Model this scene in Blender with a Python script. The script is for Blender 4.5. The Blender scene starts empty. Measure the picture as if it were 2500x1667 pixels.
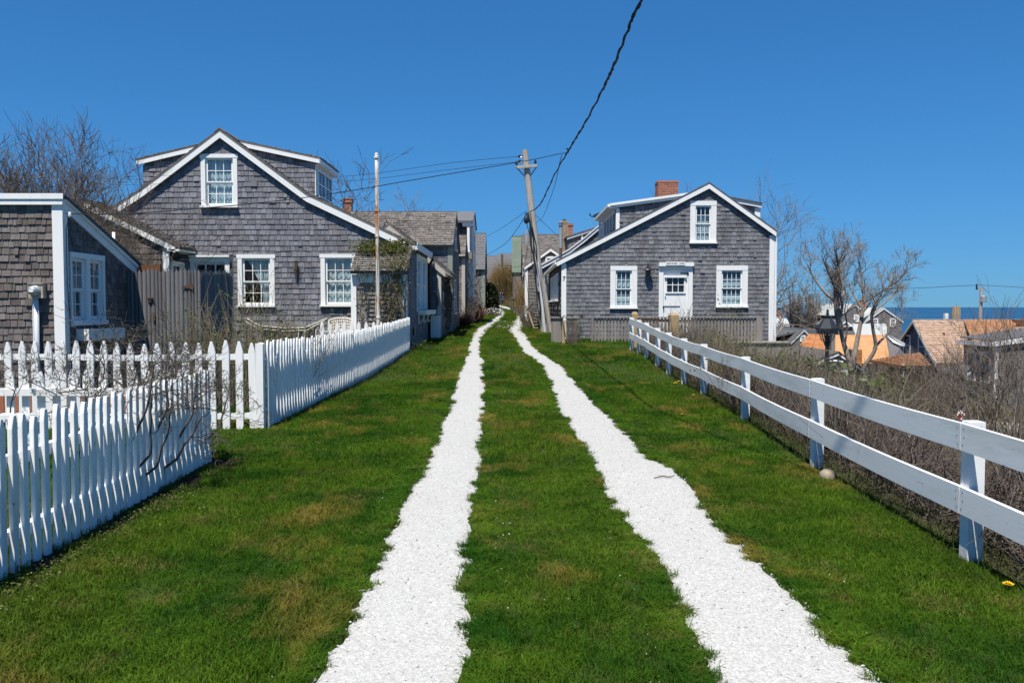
import bpy, math, random
import numpy as np
from mathutils import Vector, Matrix, Euler

# ------------------------------------------------------------------ camera, light, exposure
S = bpy.context.scene
COL = S.collection
F = 2000.0                      # focal length in pixels of the 2500 px wide photograph
EYE = 1.5
PITCH = math.atan(83.5 / F)     # horizon stands 83.5 px above the middle of the frame
cam_d = bpy.data.cameras.new('camera')
cam_d.sensor_width = 36.0
cam_d.lens = 36.0 * F / 2500.0
cam_d.clip_start = 0.05
cam_d.clip_end = 90000.0
cam = bpy.data.objects.new('camera', cam_d)
COL.objects.link(cam)
cam.location = (0, 0, EYE)
cam.rotation_euler = (math.pi / 2 - PITCH, 0, 0)
S.camera = cam

SUN_DIR = Vector((0.155, 0.43, -1.0)).normalized()     # the way the light travels
ELEV = math.asin(-SUN_DIR.z)
AZ = math.atan2(-SUN_DIR.x, -SUN_DIR.y)
world = bpy.data.worlds.new('World')
S.world = world
world.use_nodes = True
wn = world.node_tree.nodes
wl = world.node_tree.links
wn.clear()
w_out = wn.new('ShaderNodeOutputWorld')
w_bg = wn.new('ShaderNodeBackground')
w_sky = wn.new('ShaderNodeTexSky')
w_sky.sky_type = 'NISHITA'
w_sky.sun_disc = False
w_sky.sun_elevation = ELEV
w_sky.sun_rotation = AZ
w_sky.altitude = 0
w_sky.air_density = 1.0
w_sky.dust_density = 0.0
w_sky.ozone_density = 10.0
# film response: the photograph's sky is a deep, compressed blue down to the horizon
w_sep = wn.new('ShaderNodeSeparateColor'); w_com = wn.new('ShaderNodeCombineColor')
wl.new(w_sky.outputs[0], w_sep.inputs[0])
for i_, (gain_, knee_) in enumerate(((0.37, 3.0), (0.98, 6.6), (1.30, 15.0))):
    a_ = wn.new('ShaderNodeMath'); a_.operation = 'MULTIPLY'; a_.inputs[1].default_value = gain_
    b_ = wn.new('ShaderNodeMath'); b_.operation = 'MULTIPLY_ADD'; b_.inputs[1].default_value = 1.0/knee_; b_.inputs[2].default_value = 1.0
    c_ = wn.new('ShaderNodeMath'); c_.operation = 'DIVIDE'
    wl.new(w_sep.outputs[i_], a_.inputs[0]); wl.new(a_.outputs[0], b_.inputs[0])
    wl.new(a_.outputs[0], c_.inputs[0]); wl.new(b_.outputs[0], c_.inputs[1]); wl.new(c_.outputs[0], w_com.inputs[i_])
w_bg.inputs['Strength'].default_value = 0.088
wl.new(w_com.outputs[0], w_bg.inputs['Color'])
wl.new(w_bg.outputs[0], w_out.inputs['Surface'])

sun_d = bpy.data.lights.new('sun', 'SUN')
sun_d.energy = 5.0
sun_d.angle = math.radians(0.53)
sun_d.color = (1.0, 0.945, 0.845)
sun = bpy.data.objects.new('sun', sun_d)
COL.objects.link(sun)
sun.rotation_euler = SUN_DIR.to_track_quat('-Z', 'Y').to_euler()
sun.location = (0, 0, 40)

S.view_settings.view_transform = 'Standard'
S.view_settings.look = 'None'
S.view_settings.exposure = 0.52
S.view_settings.gamma = 1.0
S.view_settings.use_curve_mapping = False
S.cycles.max_bounces = 6
S.cycles.transparent_max_bounces = 12

RNG = random.Random(7)
NP = np.random.default_rng(11)

# ------------------------------------------------------------------ geometry of the view
CP, SP = math.cos(PITCH), math.sin(PITCH)
def ray(px, py):
    xc = (px - 1250.0) / F
    yc = (833.5 - py) / F
    return Vector((xc, CP + yc * SP, -SP + yc * CP))
def W(px, py, Y):
    d = ray(px, py)
    t = Y / d.y
    return Vector((d.x * t, Y, EYE + d.z * t))
def WX(px, py, X):
    d = ray(px, py)
    t = X / d.x
    return Vector((X, d.y * t, EYE + d.z * t))

# ------------------------------------------------------------------ terrain
_by = [-60, 0, 10, 13, 16.5, 21, 26, 33, 45, 60, 75, 93, 110, 140, 260, 420, 3000]
_bz = [-0.1, 0, 0.02, 0.07, 0.17, 0.38, 0.50, 0.64, 0.86, 1.11, 1.35, 1.62, 2.15, 2.5, 1.5, -14, -40]
_ey = [-60, 19, 22, 24.2, 26, 37, 42, 60, 3000]
_ex = [3.35, 3.35, 3.9, 4.6, 6.7, 8.2, 10.5, 12, 12]
def ground(x, y):
    x = np.asarray(x, float); y = np.asarray(y, float)
    z = np.interp(y, _by, _bz)
    e = np.interp(y, _ey, _ex)
    s = np.clip((x - e) / np.interp(y, [0, 16, 24, 32, 3000], [14, 14, 9, 6, 6]), 0, 1)
    s = s * s * (3 - 2 * s)
    z = z - 4.9 * s
    far = np.clip((y - 130.0) / 110.0, 0, 1)
    z = z - 9.0 * far * s
    edge = np.clip((x - e) / 1.2, 0, 1)
    z = z - 0.16 * edge * np.clip((24 - y) / 3, 0, 1)
    z = z + 0.012 * np.sin(x * 1.7 + 0.6 * y) * np.sin(y * 1.3 - 0.4 * x)
    return z
def gz(x, y):
    return float(ground(x, y))
def G(px, py):
    d = ray(px, py)
    lo, t = 0.0, 1.0
    for i in range(4000):
        p = d * t
        if EYE + p.z < gz(p.x, p.y):
            break
        lo = t; t *= 1.01
    for i in range(30):
        m = (lo + t) / 2
        p = d * m
        if EYE + p.z < gz(p.x, p.y): t = m
        else: lo = m
    p = d * t
    return Vector((p.x, p.y, gz(p.x, p.y)))

# ------------------------------------------------------------------ mesh helpers
class MB:
    def __init__(self):
        self.v = []; self.f = []; self.t = []
    def add(self, vs, fs, tint=0.0):
        n = len(self.v)
        self.v.extend([tuple(p) for p in vs])
        for f in fs:
            self.f.append([n + i for i in f]); self.t.append(tint)
        return self
    def box(self, a, b, tint=0.0):
        x0, y0, z0 = a; x1, y1, z1 = b
        if x0 > x1: x0, x1 = x1, x0
        if y0 > y1: y0, y1 = y1, y0
        if z0 > z1: z0, z1 = z1, z0
        vs = [(x0,y0,z0),(x1,y0,z0),(x1,y1,z0),(x0,y1,z0),(x0,y0,z1),(x1,y0,z1),(x1,y1,z1),(x0,y1,z1)]
        return self.add(vs, [(0,3,2,1),(4,5,6,7),(0,1,5,4),(1,2,6,5),(2,3,7,6),(3,0,4,7)], tint)
    def obox(self, o, u, v, n, tint=0.0):
        o = Vector(o); u = Vector(u); v = Vector(v); n = Vector(n)
        vs = [o, o+u, o+u+v, o+v, o+n, o+u+n, o+u+v+n, o+v+n]
        fs = [(0,3,2,1),(4,5,6,7),(0,1,5,4),(1,2,6,5),(2,3,7,6),(3,0,4,7)]
        if u.cross(v).dot(n) < 0: fs = [f[::-1] for f in fs]
        return self.add(vs, fs, tint)
    def prism(self, poly, ext, tint=0.0):
        ext = Vector(ext); n = len(poly)
        a = [Vector(p) for p in poly]; b = [p + ext for p in a]
        nor = Vector((0,0,0))
        for i in range(n): nor += a[i].cross(a[(i+1) % n])
        fs = [list(range(n)), list(range(2*n-1, n-1, -1))]
        for i in range(n):
            j = (i+1) % n
            fs.append((i, n+i, n+j, j))
        if nor.dot(ext) > 0: fs = [list(f)[::-1] for f in fs]
        return self.add(a + b, fs, tint)
    def quad(self, a, b, c, d, tint=0.0):
        return self.add([a,b,c,d], [(0,1,2,3)], tint)
    def bar(self, p, q, w, h, tint=0.0, up=(0,0,1)):
        p = Vector(p); q = Vector(q); d = (q-p).normalized()
        up = Vector(up)
        if abs(d.dot(up)) > 0.98: up = Vector((0,1,0))
        s = d.cross(up).normalized(); t = s.cross(d).normalized()
        o = p - s*w/2 - t*h/2
        return self.obox(o, s*w, t*h, q-p, tint)
    def tube(self, pts, rad, k=6, tint=0.0, cap=True):
        pts = [Vector(p) for p in pts]; m = len(pts)
        if not isinstance(rad, (list, tuple)): rad = [rad]*m
        vs = []; side = None
        for i in range(m):
            d = (pts[min(i+1,m-1)] - pts[max(i-1,0)])
            if d.length < 1e-9: d = Vector((0,0,1))
            d.normalize()
            if side is None:
                side = d.cross(Vector((0,0,1)) if abs(d.z) < 0.9 else Vector((1,0,0))).normalized()
            else:
                side = side - d*side.dot(d)
                if side.length < 1e-6: side = d.orthogonal()
                side.normalize()
            up = d.cross(side)
            for j in range(k):
                a = 2*math.pi*j/k
                vs.append(pts[i] + (side*math.cos(a) + up*math.sin(a))*rad[i])
        fs = []
        for i in range(m-1):
            for j in range(k):
                l = (j+1) % k
                fs.append((i*k+j, i*k+l, (i+1)*k+l, (i+1)*k+j))
        if cap:
            fs.append(tuple(range(k-1,-1,-1))); fs.append(tuple(range((m-1)*k, m*k)))
        return self.add(vs, fs, tint)
    def lathe(self, c, prof, k=12, tint=0.0, phase=0.0):
        c = Vector(c); vs = []; fs = []
        for r, z in prof:
            for j in range(k):
                a = 2*math.pi*j/k + phase
                vs.append((c.x + r*math.cos(a), c.y + r*math.sin(a), c.z + z))
        m = len(prof)
        for i in range(m-1):
            for j in range(k):
                l = (j+1) % k
                fs.append((i*k+j, i*k+l, (i+1)*k+l, (i+1)*k+j))
        fs.append(tuple(range(k-1,-1,-1))); fs.append(tuple(range((m-1)*k, m*k)))
        return self.add(vs, fs, tint)
    def ball(self, c, r, k=8, n=5, sz=1.0, tint=0.0):
        prof = [(max(1e-4, r*math.sin(math.pi*i/n)), -r*sz*math.cos(math.pi*i/n)) for i in range(n+1)]
        return self.lathe(c, prof, k, tint)

ROOT_LOC = {}
def finish_mesh(name, v, f, t, mats, smooth=False):
    me = bpy.data.meshes.new(name)
    me.from_pydata(v, [], f)
    if t is not None and len(t) == len(f) and any(t):
        a = me.attributes.new('tint', 'FLOAT', 'FACE')
        a.data.foreach_set('value', np.asarray(t, np.float32))
    for m in (mats if isinstance(mats, (list, tuple)) else [mats]):
        me.materials.append(m)
    if smooth:
        me.polygons.foreach_set('use_smooth', [True]*len(me.polygons))
    me.update()
    return me
def attach(o, parent):
    if parent is not None:
        o.parent = parent
        if parent.name in ROOT_LOC:
            o.matrix_parent_inverse = Matrix.Translation(-ROOT_LOC[parent.name])
def part(name, mb, m, parent, smooth=False, kind=None, label=None):
    me = finish_mesh(name, mb.v, mb.f, mb.t, m, smooth)
    o = bpy.data.objects.new(name, me)
    COL.objects.link(o)
    attach(o, parent)
    if kind: o['kind'] = kind
    if label: o['label'] = label
    return o
def share(name, me, mat4, parent):
    o = bpy.data.objects.new(name, me)
    COL.objects.link(o)
    attach(o, parent)
    o.matrix_basis = mat4
    return o
def tag(o, label=None, cat=None, group=None, kind=None):
    if label: o['label'] = label
    if cat: o['category'] = cat
    if group: o['group'] = group
    if kind: o['kind'] = kind
    return o
def thing(name, loc, label, cat, group=None):
    o = bpy.data.objects.new(name, None)
    o.empty_display_size = 0.2
    COL.objects.link(o)
    o.location = loc
    ROOT_LOC[o.name] = Vector(loc)
    return tag(o, label, cat, group)
def solo(name, mb, m, loc, label, cat, group=None, smooth=False):
    L = Vector(loc)
    v = [(p[0]-L.x, p[1]-L.y, p[2]-L.z) for p in mb.v]
    me = finish_mesh(name, v, mb.f, mb.t, m, smooth)
    o = bpy.data.objects.new(name, me)
    COL.objects.link(o)
    o.location = L
    return tag(o, label, cat, group)
def mass(name, v, f, t, m, kind, smooth=False):
    o = bpy.data.objects.new(name, finish_mesh(name, v, f, t, m, smooth))
    COL.objects.link(o)
    o['kind'] = kind
    return o

# ------------------------------------------------------------------ materials
def new_mat(name):
    m = bpy.data.materials.new(name)
    m.use_nodes = True
    nt = m.node_tree
    b = nt.nodes['Principled BSDF']
    return m, nt, b
def noise_at(nt, scale, stretch=(1,1,1), detail=3.0, rough=0.55, src=None):
    N = nt.nodes; L = nt.links
    if src is None:
        g = N.new('ShaderNodeNewGeometry'); src = g.outputs['Position']
    mp = N.new('ShaderNodeMapping')
    mp.inputs['Scale'].default_value = stretch
    L.new(src, mp.inputs['Vector'])
    t = N.new('ShaderNodeTexNoise')
    t.inputs['Scale'].default_value = scale
    t.inputs['Detail'].default_value = detail
    t.inputs['Roughness'].default_value = rough
    L.new(mp.outputs[0], t.inputs['Vector'])
    return t.outputs['Fac']
def remap(nt, val, a, b, c=0.0, d=1.0):
    r = nt.nodes.new('ShaderNodeMapRange')
    r.inputs['From Min'].default_value = a; r.inputs['From Max'].default_value = b
    r.inputs['To Min'].default_value = c; r.inputs['To Max'].default_value = d
    nt.links.new(val, r.inputs['Value'])
    return r.outputs[0]
def mixc(nt, fac, a, b, mode='MIX'):
    n = nt.nodes.new('ShaderNodeMix')
    n.data_type = 'RGBA'; n.blend_type = mode
    for val, key in ((fac, 0), (a, 6), (b, 7)):
        if hasattr(val, 'is_linked'): nt.links.new(val, n.inputs[key])
        elif key == 0: n.inputs[0].default_value = val
        else: n.inputs[key].default_value = (*val, 1.0)
    return n.outputs[2]
def math_n(nt, op, a, b=None):
    n = nt.nodes.new('ShaderNodeMath'); n.operation = op
    for i, v in enumerate((a, b)):
        if v is None: continue
        if hasattr(v, 'is_linked'): nt.links.new(v, n.inputs[i])
        else: n.inputs[i].default_value = v
    return n.outputs[0]
def rnd_of(nt):
    oi = nt.nodes.new('ShaderNodeObjectInfo')
    at = nt.nodes.new('ShaderNodeAttribute'); at.attribute_name = 'tint'
    return math_n(nt, 'FRACT', math_n(nt, 'ADD', math_n(nt, 'MULTIPLY', oi.outputs['Random'], 7.31), at.outputs['Fac']))
def bump(nt, b, h, strength, dist=0.01):
    n = nt.nodes.new('ShaderNodeBump')
    n.inputs['Strength'].default_value = strength
    n.inputs['Distance'].default_value = dist
    nt.links.new(h, n.inputs['Height'])
    nt.links.new(n.outputs[0], b.inputs['Normal'])
def wood_mat(name, dark, light, warm=None, stretch=(1,1,0.1), scale=45.0, rough=0.85, rnd=0.75, warm_amt=0.5, bmp=0.35, stain=0.0):
    """weathered wood: a tone of its own per piece, grain along the piece, slow patches of a warmer tone"""
    m, nt, b = new_mat(name)
    r = rnd_of(nt)
    grain = noise_at(nt, scale, stretch, 4.0, 0.6)
    fac = math_n(nt, 'ADD', math_n(nt, 'MULTIPLY', r, rnd), math_n(nt, 'MULTIPLY', remap(nt, grain, 0.3, 0.7), 1.0 - rnd*0.55))
    fac = math_n(nt, 'MULTIPLY', fac, 0.72)
    c = mixc(nt, fac, dark, light)
    if stain:
        sn = noise_at(nt, 1.5, (2.4,2.4,0.5), 4.0, 0.6)
        c = mixc(nt, math_n(nt, 'MULTIPLY', remap(nt, sn, 0.50, 0.72), stain), c, tuple(0.62*q for q in dark))
    if warm:
        p = noise_at(nt, 0.8, (1,1,1), 3.0)
        r2 = math_n(nt, 'FRACT', math_n(nt, 'MULTIPLY', r, 13.7))
        k = math_n(nt, 'MULTIPLY', remap(nt, p, 0.42, 0.7), remap(nt, r2, 0.2, 1.0))
        c = mixc(nt, math_n(nt, 'MULTIPLY', k, warm_amt), c, warm)
    nt.links.new(c, b.inputs['Base Color'])
    b.inputs['Roughness'].default_value = rough
    b.inputs['Specular IOR Level'].default_value = 0.25
    bump(nt, b, grain, bmp, 0.006)
    return m
def plain(name, c, rough=0.6, c2=None, scale=6.0, metal=0.0, bmp=0.0, spec=0.4, stretch=(1,1,1), lo=0.35, hi=0.65):
    m, nt, b = new_mat(name)
    b.inputs['Base Color'].default_value = (*c, 1)
    b.inputs['Roughness'].default_value = rough
    b.inputs['Metallic'].default_value = metal
    b.inputs['Specular IOR Level'].default_value = spec
    if c2 or bmp:
        n = noise_at(nt, scale, stretch, 4.0, 0.6)
        if c2:
            nt.links.new(mixc(nt, remap(nt, n, lo, hi), c, c2), b.inputs['Base Color'])
        if bmp: bump(nt, b, n, bmp, 0.008)
    return m
def white_paint(name, c=(0.80,0.80,0.785), grime=(0.42,0.42,0.38), amt=0.35, specks=0.0, streak=(1,1,0.15)):
    m, nt, b = new_mat(name)
    n = noise_at(nt, 7.0, streak, 5.0, 0.65)
    col = mixc(nt, math_n(nt, 'MULTIPLY', remap(nt, n, 0.5, 0.85), amt), c, grime)
    if specks:
        s = noise_at(nt, 38.0, (1,1,0.55), 2.0, 0.5)
        col = mixc(nt, math_n(nt, 'MULTIPLY', remap(nt, s, 0.70, 0.76), specks), col, (0.16,0.15,0.13))
    nt.links.new(col, b.inputs['Base Color'])
    b.inputs['Roughness'].default_value = 0.5
    b.inputs['Specular IOR Level'].default_value = 0.3
    g = noise_at(nt, 60.0, streak, 3.0, 0.6)
    bump(nt, b, g, 0.15, 0.004)
    return m
def glass_mat():
    m, nt, b = new_mat('window_glass')
    N = nt.nodes; L = nt.links
    N.remove(b)
    out = [n for n in N if n.type == 'OUTPUT_MATERIAL'][0]
    tr = N.new('ShaderNodeBsdfTransparent'); tr.inputs[0].default_value = (0.80,0.86,0.87,1)
    gl = N.new('ShaderNodeBsdfGlossy'); gl.inputs['Roughness'].default_value = 0.03
    gl.inputs['Color'].default_value = (0.85,0.9,0.95,1)
    fr = N.new('ShaderNodeFresnel'); fr.inputs['IOR'].default_value = 1.6
    mx = N.new('ShaderNodeMixShader')
    bf = N.new('ShaderNodeNewGeometry')
    L.new(math_n(nt, 'MULTIPLY', math_n(nt, 'ADD', fr.outputs[0], 0.03), math_n(nt, 'SUBTRACT', 1.0, bf.outputs['Backfacing'])), mx.inputs[0]); L.new(tr.outputs[0], mx.inputs[1]); L.new(gl.outputs[0], mx.inputs[2])
    L.new(mx.outputs[0], out.inputs['Surface'])
    return m
def leaf_mat(name, c1, c2, trans=0.3, scale=2.5):
    m, nt, b = new_mat(name)
    N = nt.nodes; L = nt.links
    out = [n for n in N if n.type == 'OUTPUT_MATERIAL'][0]
    r = rnd_of(nt)
    n1 = noise_at(nt, scale, (1,1,1), 3.0)
    f = math_n(nt, 'ADD', math_n(nt, 'MULTIPLY', remap(nt, n1, 0.3, 0.7), 0.6), math_n(nt, 'MULTIPLY', r, 0.4))
    c = mixc(nt, f, c1, c2)
    L.new(c, b.inputs['Base Color'])
    b.inputs['Roughness'].default_value = 0.55
    b.inputs['Specular IOR Level'].default_value = 0.3
    tl = N.new('ShaderNodeBsdfTranslucent'); L.new(c, tl.inputs[0])
    mx = N.new('ShaderNodeMixShader'); mx.inputs[0].default_value = trans
    L.new(b.outputs[0], mx.inputs[1]); L.new(tl.outputs[0], mx.inputs[2])
    L.new(mx.outputs[0], out.inputs['Surface'])
    return m
def brick_mat(name, c1, c2):
    m, nt, b = new_mat(name)
    r = rnd_of(nt)
    n = noise_at(nt, 30.0)
    nt.links.new(mixc(nt, math_n(nt, 'ADD', math_n(nt, 'MULTIPLY', r, 0.7), math_n(nt, 'MULTIPLY', n, 0.3)), c1, c2), b.inputs['Base Color'])
    b.inputs['Roughness'].default_value = 0.9
    bump(nt, b, n, 0.3, 0.006)
    return m

M = {}
M['shingle_old'] = wood_mat('shingle_old', (0.056,0.048,0.045), (0.235,0.210,0.200), (0.13,0.085,0.062), warm_amt=0.4, stain=0.5)
M['shingle_grey'] = wood_mat('shingle_grey', (0.092,0.094,0.112), (0.275,0.275,0.306), (0.19,0.145,0.115), warm_amt=0.28, stain=0.5)
M['shingle_even'] = wood_mat('shingle_even', (0.096,0.098,0.110), (0.256,0.257,0.276), (0.17,0.14,0.115), warm_amt=0.22, stain=0.6)
M['shingle_far'] = wood_mat('shingle_far', (0.11,0.105,0.107), (0.235,0.225,0.225), (0.17,0.13,0.10), warm_amt=0.4)
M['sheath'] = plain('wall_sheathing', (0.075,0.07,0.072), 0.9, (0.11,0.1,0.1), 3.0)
M['roof_grey'] = wood_mat('roof_grey', (0.068,0.062,0.058), (0.240,0.220,0.205), (0.13,0.10,0.08), stretch=(0.6,0.35,0.35), warm_amt=0.4, stain=0.4)
M['roof_dark'] = plain('roof_dark', (0.075,0.078,0.086), 0.9, (0.12,0.122,0.13), 9.0)
M['roof_slate'] = plain('roof_slate', (0.10,0.103,0.112), 0.9, (0.145,0.147,0.155), 9.0)
M['roof_green'] = plain('roof_green', (0.090,0.120,0.092), 0.85, (0.12,0.145,0.11), 1.2)
M['roof_pale'] = plain('roof_pale', (0.34,0.36,0.36), 0.85, (0.42,0.43,0.42), 4.0)
M['cedar_new'] = wood_mat('cedar_new', (0.22,0.105,0.05), (0.45,0.25,0.14), (0.28,0.10,0.035), stretch=(1,0.3,0.3), scale=20, warm_amt=0.55)
M['cedar_pale'] = wood_mat('cedar_pale', (0.29,0.185,0.13), (0.50,0.36,0.275), (0.29,0.155,0.085), stretch=(1,0.3,0.3), scale=20, warm_amt=0.5)
M['plywood'] = plain('plywood', (0.40,0.20,0.085), 0.8, (0.50,0.265,0.125), 1.4, stretch=(1,2,2))
M['plywood_red'] = plain('plywood_red', (0.33,0.125,0.045), 0.8, (0.44,0.19,0.07), 1.4, stretch=(1,2,2))
M['white'] = white_paint('white_trim', amt=0.25)
M['picket'] = white_paint('picket_paint', amt=0.75, grime=(0.36,0.36,0.31), specks=0.85)
M['rail'] = white_paint('rail_paint', (0.77,0.78,0.77), (0.40,0.43,0.34), 0.75, 0.6, streak=(0.15,0.15,1))
M['beige'] = white_paint('beige_trim', (0.46,0.42,0.38), (0.3,0.28,0.25), 0.3)
M['sage'] = white_paint('sage_trim', (0.24,0.27,0.23), (0.17,0.19,0.16), 0.3)
M['glass'] = glass_mat()
M['room'] = plain('room_dark', (0.02,0.019,0.018), 0.95)
M['curtain'] = plain('curtain_cloth', (0.84,0.85,0.85), 0.9, (0.70,0.72,0.74), 18.0, stretch=(1,1,0.05))
M['gate_wood'] = wood_mat('stockade_wood', (0.070,0.069,0.073), (0.215,0.210,0.214), (0.14,0.10,0.08), stretch=(1,1,0.05), scale=60, warm_amt=0.3, bmp=0.5)
M['fence_grey'] = wood_mat('fence_grey', (0.13,0.12,0.112), (0.32,0.295,0.27), (0.22,0.16,0.11), stretch=(1,1,0.06), scale=55, warm_amt=0.35, bmp=0.45)
M['pole_wood'] = wood_mat('pole_wood', (0.25,0.235,0.215), (0.55,0.52,0.48), (0.36,0.28,0.2), stretch=(1,1,0.04), scale=40, rnd=0.2, warm_amt=0.35, bmp=0.7)
M['post_tan'] = wood_mat('post_tan', (0.25,0.17,0.08), (0.46,0.34,0.19), None, stretch=(1,1,0.05), scale=40, bmp=0.5)
M['brown_board'] = plain('brown_board', (0.115,0.042,0.016), 0.7, (0.16,0.062,0.026), 10.0, stretch=(0.2,1,1))
M['rust'] = plain('rust_iron', (0.05,0.03,0.022), 0.8, (0.13,0.06,0.03), 25.0)
M['rust_pole'] = plain('rust_pole', (0.62,0.58,0.50), 0.6, (0.42,0.17,0.05), 4.2, stretch=(1,1,0.35), lo=0.47, hi=0.58, bmp=0.2)
M['black_metal'] = plain('black_metal', (0.018,0.02,0.023), 0.35, spec=0.5)
M['lamp_slate'] = plain('lamp_slate', (0.022,0.028,0.036), 0.6, spec=0.25)
M['steel'] = plain('grey_steel', (0.42,0.44,0.46), 0.45, (0.34,0.36,0.38), 10.0, metal=0.4)
M['meter_box'] = plain('meter_box', (0.42,0.38,0.30), 0.6, (0.34,0.29,0.2), 9.0)
M['pvc'] = plain('pvc_grey', (0.52,0.56,0.62), 0.5)
M['brown_pipe'] = plain('brown_pipe', (0.035,0.022,0.018), 0.5)
M['brick'] = brick_mat('brick_red', (0.27,0.095,0.055), (0.44,0.185,0.115))
M['brick_tan'] = brick_mat('brick_tan', (0.24,0.175,0.11), (0.36,0.28,0.18))
M['mortar'] = plain('mortar', (0.40,0.36,0.32), 0.95)
M['terracotta'] = plain('terracotta', (0.38,0.15,0.08), 0.85, (0.3,0.11,0.06), 12.0)
M['concrete'] = plain('concrete', (0.31,0.285,0.235), 0.9, (0.24,0.22,0.18), 7.0, bmp=0.3)
M['stone'] = plain('stone', (0.34,0.28,0.20), 0.9, (0.24,0.20,0.15), 11.0, bmp=0.5)
M['bark'] = plain('bark_grey', (0.15,0.125,0.105), 0.9, (0.27,0.235,0.20), 14.0, bmp=0.5, stretch=(1,1,0.3))
M['bark_pale'] = plain('bark_pale', (0.18,0.15,0.122), 0.9, (0.31,0.265,0.22), 9.0, bmp=0.6, stretch=(1,1,0.3))
M['bark_brown'] = plain('bark_brown', (0.105,0.078,0.058), 0.9, (0.20,0.155,0.12), 14.0)
M['twig_brown'] = wood_mat('twig_brown', (0.062,0.047,0.034), (0.215,0.175,0.125), (0.17,0.115,0.06), scale=3.0, stretch=(1,1,1), warm_amt=0.5, bmp=0.0)
M['bark_dark'] = plain('bark_dark', (0.065,0.05,0.042), 0.9, (0.13,0.105,0.09), 14.0)
M['twig'] = wood_mat('twig_grey', (0.052,0.041,0.034), (0.255,0.215,0.180), (0.24,0.16,0.10), scale=3.0, stretch=(1,1,1), warm_amt=0.5, bmp=0.0)
M['twig_tan'] = wood_mat('twig_tan', (0.085,0.066,0.044), (0.31,0.25,0.17), (0.23,0.17,0.09), scale=3.0, stretch=(1,1,1), warm_amt=0.5, bmp=0.0)
M['twig_red'] = wood_mat('twig_red', (0.10,0.035,0.025), (0.27,0.115,0.085), None, scale=3.0, stretch=(1,1,1), bmp=0.0)
M['twig_gold'] = wood_mat('twig_gold', (0.15,0.095,0.038), (0.36,0.245,0.105), None, scale=3.0, stretch=(1,1,1), bmp=0.0)
M['leaf'] = leaf_mat('leaf_green', (0.045,0.085,0.018), (0.13,0.17,0.04))
M['leaf_dark'] = leaf_mat('leaf_dark', (0.012,0.022,0.008), (0.035,0.05,0.018), 0.15)
M['leaf_olive'] = leaf_mat('leaf_olive', (0.065,0.085,0.018), (0.15,0.165,0.04))
M['petal'] = leaf_mat('petal_white', (0.75,0.75,0.72), (0.82,0.82,0.8), 0.2)
M['dandelion'] = plain('dandelion_yellow', (0.75,0.50,0.02), 0.7)
M['whicker'] = plain('chair_white', (0.72,0.69,0.62), 0.6, (0.55,0.5,0.42), 20.0)
M['hyd_red'] = plain('hydrant_red', (0.38,0.012,0.02), 0.4)
M['cloth_dark'] = plain('cloth_dark', (0.015,0.016,0.022), 0.9)
M['cloth_blue'] = plain('cloth_blue', (0.04,0.06,0.11), 0.9)
M['skin'] = plain('skin', (0.45,0.27,0.19), 0.6)
M['hair'] = plain('hair_dark', (0.02,0.013,0.01), 0.6)
M['cable'] = plain('cable_black', (0.022,0.026,0.03), 0.6)
M['hose'] = plain('hose_grey', (0.12,0.12,0.11), 0.6)
M['soil'] = plain('soil', (0.06,0.045,0.03), 0.95, (0.10,0.075,0.05), 9.0)
M['ink'] = plain('ink_black', (0.012,0.012,0.014), 0.6)
M['trim_grey'] = plain('soffit_grey', (0.5,0.52,0.5), 0.7)  # even grey for the rake boards of two village houses
# ------------------------------------------------------------------ building helpers
def spans(poly, v):
    """u-intervals of a polygon (list of (u, v)) on the line at height v"""
    xs = []
    n = len(poly)
    for i in range(n):
        (u0, v0), (u1, v1) = poly[i], poly[(i+1) % n]
        if (v0 <= v) != (v1 <= v):
            xs.append(u0 + (u1-u0)*(v-v0)/(v1-v0))
    xs.sort()
    return [(xs[i], xs[i+1]) for i in range(0, len(xs)-1, 2)]
def cut(ivs, a, b):
    out = []
    for p, q in ivs:
        if b <= p or a >= q: out.append((p, q)); continue
        if a > p: out.append((p, a))
        if b < q: out.append((b, q))
    return out
class Plane:
    """a wall or roof plane: O + u*U + v*V, N points outwards"""
    def __init__(self, O, U, V, N):
        self.O = Vector(O); self.U = Vector(U).normalized(); self.V = Vector(V).normalized(); self.N = Vector(N).normalized()
    def at(self, u, v, n=0.0):
        return self.O + self.U*u + self.V*v + self.N*n
def front(Y):
    return Plane((0, Y, 0), (1,0,0), (0,0,1), (0,-1,0))
def side_r(X):      # faces +x, u runs away from the camera
    return Plane((X, 0, 0), (0,1,0), (0,0,1), (1,0,0))
def side_l(X):      # faces -x
    return Plane((X, 0, 0), (0,1,0), (0,0,1), (-1,0,0))

def wall(root, pl, poly, holes, m=None, name='wall', thick=0.10):
    """sheathing of a wall with real openings"""
    mb = MB()
    lv = sorted(set([round(p[1], 4) for p in poly] + [round(h[2], 4) for h in holes] + [round(h[3], 4) for h in holes]))
    vmin = min(p[1] for p in poly); vmax = max(p[1] for p in poly)
    lv = [v for v in lv if vmin <= v <= vmax]
    e = 1e-4
    for a, b in zip(lv[:-1], lv[1:]):
        if b - a < 2e-3: continue
        lo, hi = spans(poly, a+e), spans(poly, b-e)
        mid = (a+b)/2
        for k in range(min(len(lo), len(hi))):
            # split by holes using parametric u
            segs = [(lo[k][0], lo[k][1])]
            hs = [h for h in holes if h[2] < mid < h[3]]
            for h in hs: segs = cut(segs, h[0], h[1])
            for p, q in segs:
                p2 = hi[k][0] if abs(p - lo[k][0]) < 1e-9 else p
                q2 = hi[k][1] if abs(q - lo[k][1]) < 1e-9 else q
                mb.prism([pl.at(p, a), pl.at(q, a), pl.at(q2, b), pl.at(p2, b)], pl.N*(-thick))
    return part(name, mb, m or M['sheath'], root)

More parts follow.
